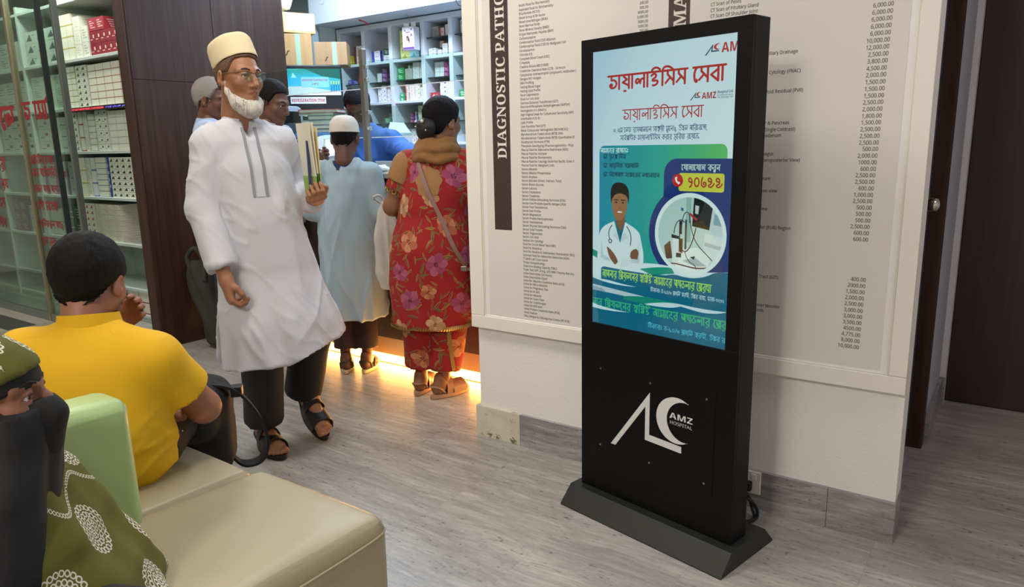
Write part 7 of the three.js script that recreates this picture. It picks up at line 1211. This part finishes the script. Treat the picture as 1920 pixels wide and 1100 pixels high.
// the pharmacist
{
  const X = -3.6, Z = -1.3;
  const j = pose(1.7, { chest: [0, 1.2, 0.05], neck: [0.0, 1.41, 0.1], head: [0.0, 1.55, 0.19], shR: [-0.18, 1.33, 0.06], shL: [0.18, 1.32, 0.1], elL: [0.38, 1.22, 0.25], wrL: [0.6, 1.19, 0.36], elR: [-0.3, 1.22, 0.02], wrR: [-0.34, 1.19, 0.18] });
  const { who } = person('pharmacist in a blue shirt bowing over the counter behind the steel post', [X, 0, Z], 0.42, j, { skin: 0x5a3826, hair: 'full', hairColor: 0x15161a, brows: 0x15120f, headTurn: [0.7, 0.1, 0], handR: { curl: 0.5, dir: [0.7, -0.1, 1], palm: [0, -1, 0] }, handL: { curl: 0.5, dir: [0.8, -0.1, 0.6], palm: [0, -1, 0] }, footR: { pos: [-0.095, 0.01, 0] }, footL: { pos: [0.095, 0.01, 0] } });
  shirtOn(who, j, 1.02, 0x3f69b5, { label: 'blue shirt', seed: 21, hem: 0.82 });
  part('trousers', meshField(trousers(j, 1, [0.098, 0.082, 0.072], 0.99), 0.012), cloth(0x17191f), who, 'black trousers');
}

// ------------------------------------------------------------------ waiting-area sofa, back to back
const rbox = (x0, x1, y0, y1, z0, z1, r, k = 0.01) => { const c = [(x0 + x1) / 2, (y0 + y1) / 2, (z0 + z1) / 2], h = [(x1 - x0) / 2 - r, (y1 - y0) / 2 - r, (z1 - z0) / 2 - r]; return { k, lo: [x0, y0, z0], hi: [x1, y1, z1], f(x, y, z) { const a = Math.abs(x - c[0]) - h[0], b = Math.abs(y - c[1]) - h[1], d = Math.abs(z - c[2]) - h[2]; return Math.hypot(Math.max(a, 0), Math.max(b, 0), Math.max(d, 0)) + Math.min(Math.max(a, b, d), 0) - r; } }; };
{
  const pu = dataTexture(256, 256, (x, y) => { const c = 128 + 90 * (tnoise(x / 3, y / 3, 85, 85, 4) - 0.5) + 60 * (tnoise(x / 9, y / 9, 28, 28, 5) - 0.5); return [c, c, c]; }, false);
  const beige = phys(0xa79b7d, 0.42, { bumpMap: scaled(pu, 9, 9), bumpScale: 0.0005, clearcoat: 0.15, clearcoatRoughness: 0.4 }), green = phys(0xa9c283, 0.36, { bumpMap: scaled(pu, 9, 9), bumpScale: 0.0004, clearcoat: 0.2, clearcoatRoughness: 0.35 });
  const s = thing('waiting_sofa', 'beige vinyl back to back waiting sofa with pale green backrests in the foreground', 'sofa', [-1.45, 0, 2.2]);
  const loc = (g) => g.translate(1.45, 0, -2.2);
  const soft = (x0, x1, y0, y1, z0, z1, r, bulge, cell = 0.016) => { const g = meshField([rbox(x0, x1, y0, y1, z0, z1, r)], cell, (x, y, z) => { const u = (x - x0) / (x1 - x0), w = (z - z0) / (z1 - z0); return bulge * (y > y1 - 0.01 ? Math.min(1, 16 * u * (1 - u) * Math.min(1, w * 6) * Math.min(1, (1 - w) * 6)) : 0) + 0.004 * (fbm(x * 6, y * 6, z * 6, 2) - 0.4); }); return loc(g); };
  const dent = (g) => g;
  part('seat', dent(soft(-1.435, -0.935, 0.08, 0.415, 1.275, 3.3, 0.035, 0.012)), beige, s, 'beige vinyl seat block');
  part('seat', soft(-2.03, -1.44, 0.08, 0.41, 1.29, 3.3, 0.035, 0.008), beige, s, 'beige vinyl seat block');
  part('seam', loc(merge([tube([[-0.934, 0.375, 3.2], [-0.934, 0.375, 2.2], [-0.934, 0.375, 1.31], [-0.944, 0.375, 1.284], [-0.972, 0.375, 1.2745], [-1.2, 0.375, 1.2745], [-1.43, 0.375, 1.2745]], 0.0032, 80, 6)])), std(0xa09374, 0.5), s, 'stitched piping');
  part('backrest', soft(-1.51, -1.375, 0.4, 0.735, 1.63, 3.3, 0.03, 0.004, 0.012), green, s, 'pale green backrest');
  part('backrest', soft(-1.665, -1.525, 0.395, 0.72, 1.78, 3.3, 0.05, 0.004, 0.014), green, s, 'pale green backrest');
  for (const [x, z] of [[-1.0, 1.36], [-1.96, 1.36], [-1.0, 3.2], [-1.96, 3.2], [-1.46, 1.36], [-1.46, 3.2]]) part('foot', loc(rod([x, 0, z], [x, 0.09, z], 0.022)), M.rubber, s);
}
// ------------------------------------------------------------------ seated man in the yellow polo
{
  const POS = [-1.7, 0, 1.52], TURN = -2.29;
  const j = { pelvis: [0.03, 0.49, 0.0], chest: [0.04, 0.67, 0.02], neck: [0.048, 0.825, 0.045], head: [0.046, 0.938, 0.09], shR: [-0.11, 0.735, 0.0], shL: [0.2, 0.765, 0.02], elR: [-0.2, 0.555, 0.1], wrR: [-0.08, 0.58, 0.33], elL: [0.25, 0.58, 0.24], wrL: [0.06, 0.77, 0.27], hipR: [-0.06, 0.475, 0.04], hipL: [0.12, 0.475, 0.04], knR: [-0.1, 0.47, 0.44], knL: [0.17, 0.47, 0.46], anR: [-0.1, 0.09, 0.42], anL: [0.17, 0.09, 0.46] };
  const { who, inHead } = person('seated man in a bright yellow polo shirt seen from behind on the sofa', POS, TURN, j, { skin: 0x94614a, hair: 'full', hairColor: 0x110f0f, brows: 0x110f0f, stubble: 0x2a1d18, headTurn: [0.24, -0.16, 0.0], cell: 0.011, arm: [0.052, 0.045, 0.029], handR: { curl: 0.5, dir: [0.5, -0.2, 1], palm: [0, -1, 0] }, handL: { curl: 0.5, dir: [-0.75, 0.6, -0.1], palm: [0, 0.1, -1], thumb: 0.6 } });
  const yel = cloth(0xd9a800, { roughness: 0.8 });
  const P = [ell([0.042, 0.685, 0.01], [0.18, 0.14, 0.118], 0.06), ell([0.035, 0.56, 0.0], [0.168, 0.15, 0.13], 0.06), ell([0.03, 0.475, 0.0], [0.165, 0.1, 0.14], 0.05), cap([0.01, 0.79, 0.03], j.shR, 0.052, 0.066, 0.06), cap([0.085, 0.795, 0.03], j.shL, 0.052, 0.066, 0.06), cap([0.048, 0.785, 0.03], [0.048, 0.82, 0.04], 0.07, 0.062, 0.04)];
  const A = sleeve(j, 'R', [0.07, 0.072], 0.62), B = sleeve(j, 'L', [0.07, 0.072], 0.62); P.push(...A, ...B, cut((x, y, z) => 0.418 + 0.06 * z - y));
  part('polo_shirt', meshField(P, 0.007, (x, y, z) => { const low = smooth(0.66, 0.46, y); return 0.011 * low * Math.pow(Math.max(0, 1 - Math.abs(fbm(x * 4 + 3, y * 17 + x * 7, z * 4, 2) - 0.42) * 8), 2) + 0.006 * low * (fbm(x * 5 + 3, y * 30 + x * 9, z * 5, 3) - 0.42) + 0.003 * (fbm(x * 8, y * 8, z * 8, 2) - 0.4); }), yel, who, 'bright yellow polo shirt');
  part('collar', collarRing([0.048, 0, 0.048], 0.073, 0.073, 0.808, 0.862, 0.5, 0.012, 1.14, 0.006), yel, who, 'yellow ribbed collar');
  const TR = [ell([0.03, 0.485, 0.0], [0.15, 0.085, 0.125], 0.04)]; for (const n of ['R', 'L']) TR.push(limb(j['hip' + n], j['kn' + n], mix3(j['kn' + n], j['an' + n], 1.15), 0.085, 0.068, 0.055, mix3(j['kn' + n], j['an' + n], 0.93), sub3(j['an' + n], j['kn' + n]), 0.03)); TR.push(cut((x, y, z) => (z < 0.3 ? 0.4205 - y : -1)));
  part('trousers', meshField(TR, 0.009, creases(0.005, 8, 8, 8, 4)), cloth(0x141416), who, 'black trousers');
  part('rivet', new THREE.SphereGeometry(0.004, 10, 8).translate(-0.14, 0.5, 0.07), M.chrome, who);
  shoes(who, [[[-0.1, 0, 0.45], 0, 1], [[0.17, 0, 0.49], 0, -1]], std(0x1c1c20, 0.5), std(0x101010, 0.7));
  who.updateMatrixWorld(true);
  const w = who.localToWorld(V(-0.075, 0, 0.27));
  const b = thing('backpack', 'black backpack with a hanging strap held on the lap of the man in yellow', 'backpack', [w.x, 0.37, w.z], TURN);
  const bm = cloth(0x121214, { roughness: 0.75 });
  part('bag_body', meshField([rbox(-0.13, 0.16, 0.015, 0.2, -0.06, 0.17, 0.06), rbox(-0.155, -0.02, -0.12, 0.17, 0.02, 0.19, 0.045, 0.04)], 0.009, creases(0.012, 7, 7, 7, 3)), bm, b);
  const flat = (pts, wd, th) => { const c = new THREE.CatmullRomCurve3(pts.map((p) => V(...p))), pos = [], idx = [], N = 60; for (let i = 0; i <= N; i++) { const p = c.getPoint(i / N), t = c.getTangent(i / N), u = V(0.25, 0, 1).normalize(), n = V(0, 0, 0).crossVectors(t, u).normalize(); for (const [q, e] of [[-1, -1], [1, -1], [1, 1], [-1, 1]]) { const r = p.clone().addScaledVector(u, q * wd / 2).addScaledVector(n, e * th / 2); pos.push(r.x, r.y, r.z); } if (i) { const a = (i - 1) * 4, d = i * 4; for (let k = 0; k < 4; k++) { const m = (k + 1) % 4; idx.push(a + k, d + k, a + m, a + m, d + k, d + m); } } } const g = new THREE.BufferGeometry(); g.setAttribute('position', new THREE.Float32BufferAttribute(pos, 3)); g.setIndex(idx); const r = g.toNonIndexed(); r.computeVertexNormals(); return metreUV(r); };
  bm.side = THREE.DoubleSide;
  part('shoulder_strap', flat([[-0.08, 0.19, 0.05], [-0.17, 0.16, 0.06], [-0.24, 0.06, 0.07], [-0.26, -0.04, 0.08], [-0.235, -0.1, 0.08], [-0.18, -0.11, 0.08], [-0.13, -0.07, 0.1]], 0.05, 0.008), bm, b);
  part('buckle', bx(-0.2, -0.165, 0.13, 0.165, 0.05, 0.09, 0.004), std(0x1d2430, 0.4), b);
}
// ------------------------------------------------------------------ veiled woman at the lower left
{
  const POS = [-1.19, 0, 2.014], TURN = 2.4;
  const j = { pelvis: [0.03, 0.49, -0.06], chest: [0.03, 0.64, 0.0], neck: [0.03, 0.77, 0.02], head: [0.03, 0.868, 0.045], shR: [-0.1, 0.71, -0.05], shL: [0.17, 0.71, -0.05], elR: [-0.16, 0.55, 0.02], elL: [0.22, 0.55, 0.02], wrR: [-0.06, 0.47, 0.18], wrL: [0.13, 0.47, 0.18], hipR: [-0.07, 0.48, -0.08], hipL: [0.1, 0.48, -0.02], knR: [-0.3, 0.465, 0.16], knL: [-0.12, 0.465, 0.27], anR: [-0.3, 0.09, 0.16], anL: [-0.12, 0.09, 0.27] };
  const { who, inHead } = person('seated woman in a black face veil and olive shawl with white dots at lower left', POS, TURN, j, { scale: 0.9, headScale: 0.93, skin: 0x80523c, headTurn: [-0.12, 0.0, 0.0], brows: 0x18120f, handR: { curl: 0.5, dir: [0.7, -0.1, 0.6], palm: [0, -1, 0] }, handL: { curl: 0.5, dir: [-0.7, -0.1, 0.6], palm: [0, -1, 0] }, footR: { pos: [-0.3, 0.01, 0.18], yaw: -0.63 }, footL: { pos: [-0.12, 0.01, 0.29], yaw: -0.63 } });
  const dots = canvasTexture(1024, 1024, (g, W, H) => {
    g.fillStyle = '#5b5a17'; g.fillRect(0, 0, W, H); seedState = 5;
    const ring = (x, y, r) => { for (const dx of [0, -W, W]) for (const dy of [0, -H, H]) { g.save(); g.translate(x + dx, y + dy); g.rotate(rr(0, 3)); g.strokeStyle = '#dcd8cc'; g.lineWidth = r * 0.55; g.beginPath(); g.roundRect(-r, -r, 2 * r, 2 * r, r * 0.8); g.stroke(); g.fillStyle = '#6b5a2a'; g.beginPath(); g.arc(0, 0, r * 0.45, 0, 7); g.fill(); g.restore(); } };
    for (const [cx, cy] of [[200, 220], [700, 120], [520, 560], [120, 760], [880, 700], [420, 930]]) for (let q = 0; q < 4; q++) { const n = 5 + q * 6; for (let i = 0; i < n; i++) { const a = i / n * 6.28 + q; ring(cx + Math.cos(a) * q * 34, cy + Math.sin(a) * q * 34, 11); } }
    for (let i = 0; i < 60; i++) { const t = i / 60; ring(W * t, 380 + 60 * Math.sin(t * 12.57), 8); ring(W * t, 1000 - 50 * Math.sin(t * 12.57), 8); }
  });
  const olive = cloth(0xffffff, { map: scaled(dots, 1 / 0.42, 1 / 0.42) }), black = cloth(0x0f0f11, { roughness: 0.8 });
  // headscarf over the crown, in the head's frame
  const crown = [ell([0, 0.03, -0.016], [0.094, 0.104, 0.117], 0.02), ell([0, -0.04, -0.05], [0.086, 0.09, 0.085], 0.04), cut((x, y, z) => 0.03 - 0.36 * (z + 0.02) - y + (z > 0 ? z * 0.62 : 0))];
  part('headscarf', inHead(meshField(crown, 0.006, creases(0.005, 12, 20, 12, 7))), olive, who, 'olive headscarf with white dots');
  const bandP = [ell([0, 0.028, -0.012], [0.087, 0.094, 0.108], 0.02), ell([0, -0.05, -0.04], [0.084, 0.09, 0.09], 0.04), cut((x, y, z) => Math.max(0.0125 - y - (z > 0.03 ? 0 : 0.5 * (0.03 - z)), y - (0.05 - 0.36 * (z + 0.02) + (z > 0 ? z * 0.62 : 0)) - 0.005))];
  part('forehead_band', inHead(meshField(bandP, 0.006, creases(0.003, 16, 30, 16, 2))), black, who, 'black forehead band');
  const veil = [ell([0, -0.05, 0.012], [0.082, 0.085, 0.092], 0.03), ell([0, -0.04, -0.04], [0.088, 0.1, 0.09], 0.03), cap([0, -0.016, 0.09], [0, -0.044, 0.104], 0.014, 0.0165, 0.03), cap([0, -0.05, 0.092], [0, -0.1, 0.07], 0.018, 0.03, 0.04), cut((x, y, z) => y + 0.011 + (z < 0.02 ? (z - 0.02) * 0.4 : 0))];
  const veilG = meshField(veil, 0.006).applyMatrix4(mat4(j.head, -0.12, 0, 0, 0.93));
  const fold = (a, y) => 0.04 * Math.sin(a * 5 + y * 7) + 0.02 * Math.sin(a * 11);
  const drape = meshField([loft([[0.43, -0.1, 0.02, 0.19, 0.13], [0.6, -0.05, 0.03, 0.17, 0.115], [0.72, -0.005, 0.04, 0.14, 0.1], [0.8, 0.025, 0.05, 0.105, 0.1], [0.86, 0.03, 0.05, 0.09, 0.098]], 0.03, fold)], 0.008, creases(0.006, 6, 10, 6, 3));
  part('face_veil', merge([veilG, drape]), black, who, 'black face veil falling over the chest');
  const S = [loft([[0.425, 0.05, 0.09, 0.23, 0.2], [0.5, 0.045, 0.07, 0.225, 0.18], [0.6, 0.04, 0.04, 0.21, 0.15], [0.7, 0.035, 0.02, 0.18, 0.125], [0.78, 0.03, 0.015, 0.11, 0.09]], 0.03, fold)];
  part('shawl', roundUV(meshField(S, 0.009, creases(0.008, 6, 9, 6, 9)), 0.03, 0.02, 0.2), olive, who, 'olive shawl with white tie dyed dots');
  const SK = [ell([0.03, 0.475, -0.02], [0.19, 0.075, 0.16], 0.05)]; for (const n of ['R', 'L']) SK.push(cap(j['hip' + n], j['kn' + n], 0.08, 0.075, 0.06), cap(j['kn' + n], j['an' + n], 0.075, 0.09, 0.06)); SK.push(cut((x, y, z) => (z * 0.81 - x * 0.59 < 0.22 ? 0.425 - y : 0.06 - y)));
  const GW = [...SK, cap(j.pelvis, j.chest, 0.12, 0.115, 0.05), cap(j.chest, j.neck, 0.115, 0.05, 0.04), ...sleeve(j, 'R', [0.055, 0.052, 0.045], 1.92), ...sleeve(j, 'L', [0.055, 0.052, 0.045], 1.92)];
  part('gown', meshField(GW, 0.012, creases(0.006, 7, 7, 7)), black, who, 'black gown');
}

shadows(scene);
renderer.render(scene, camera);
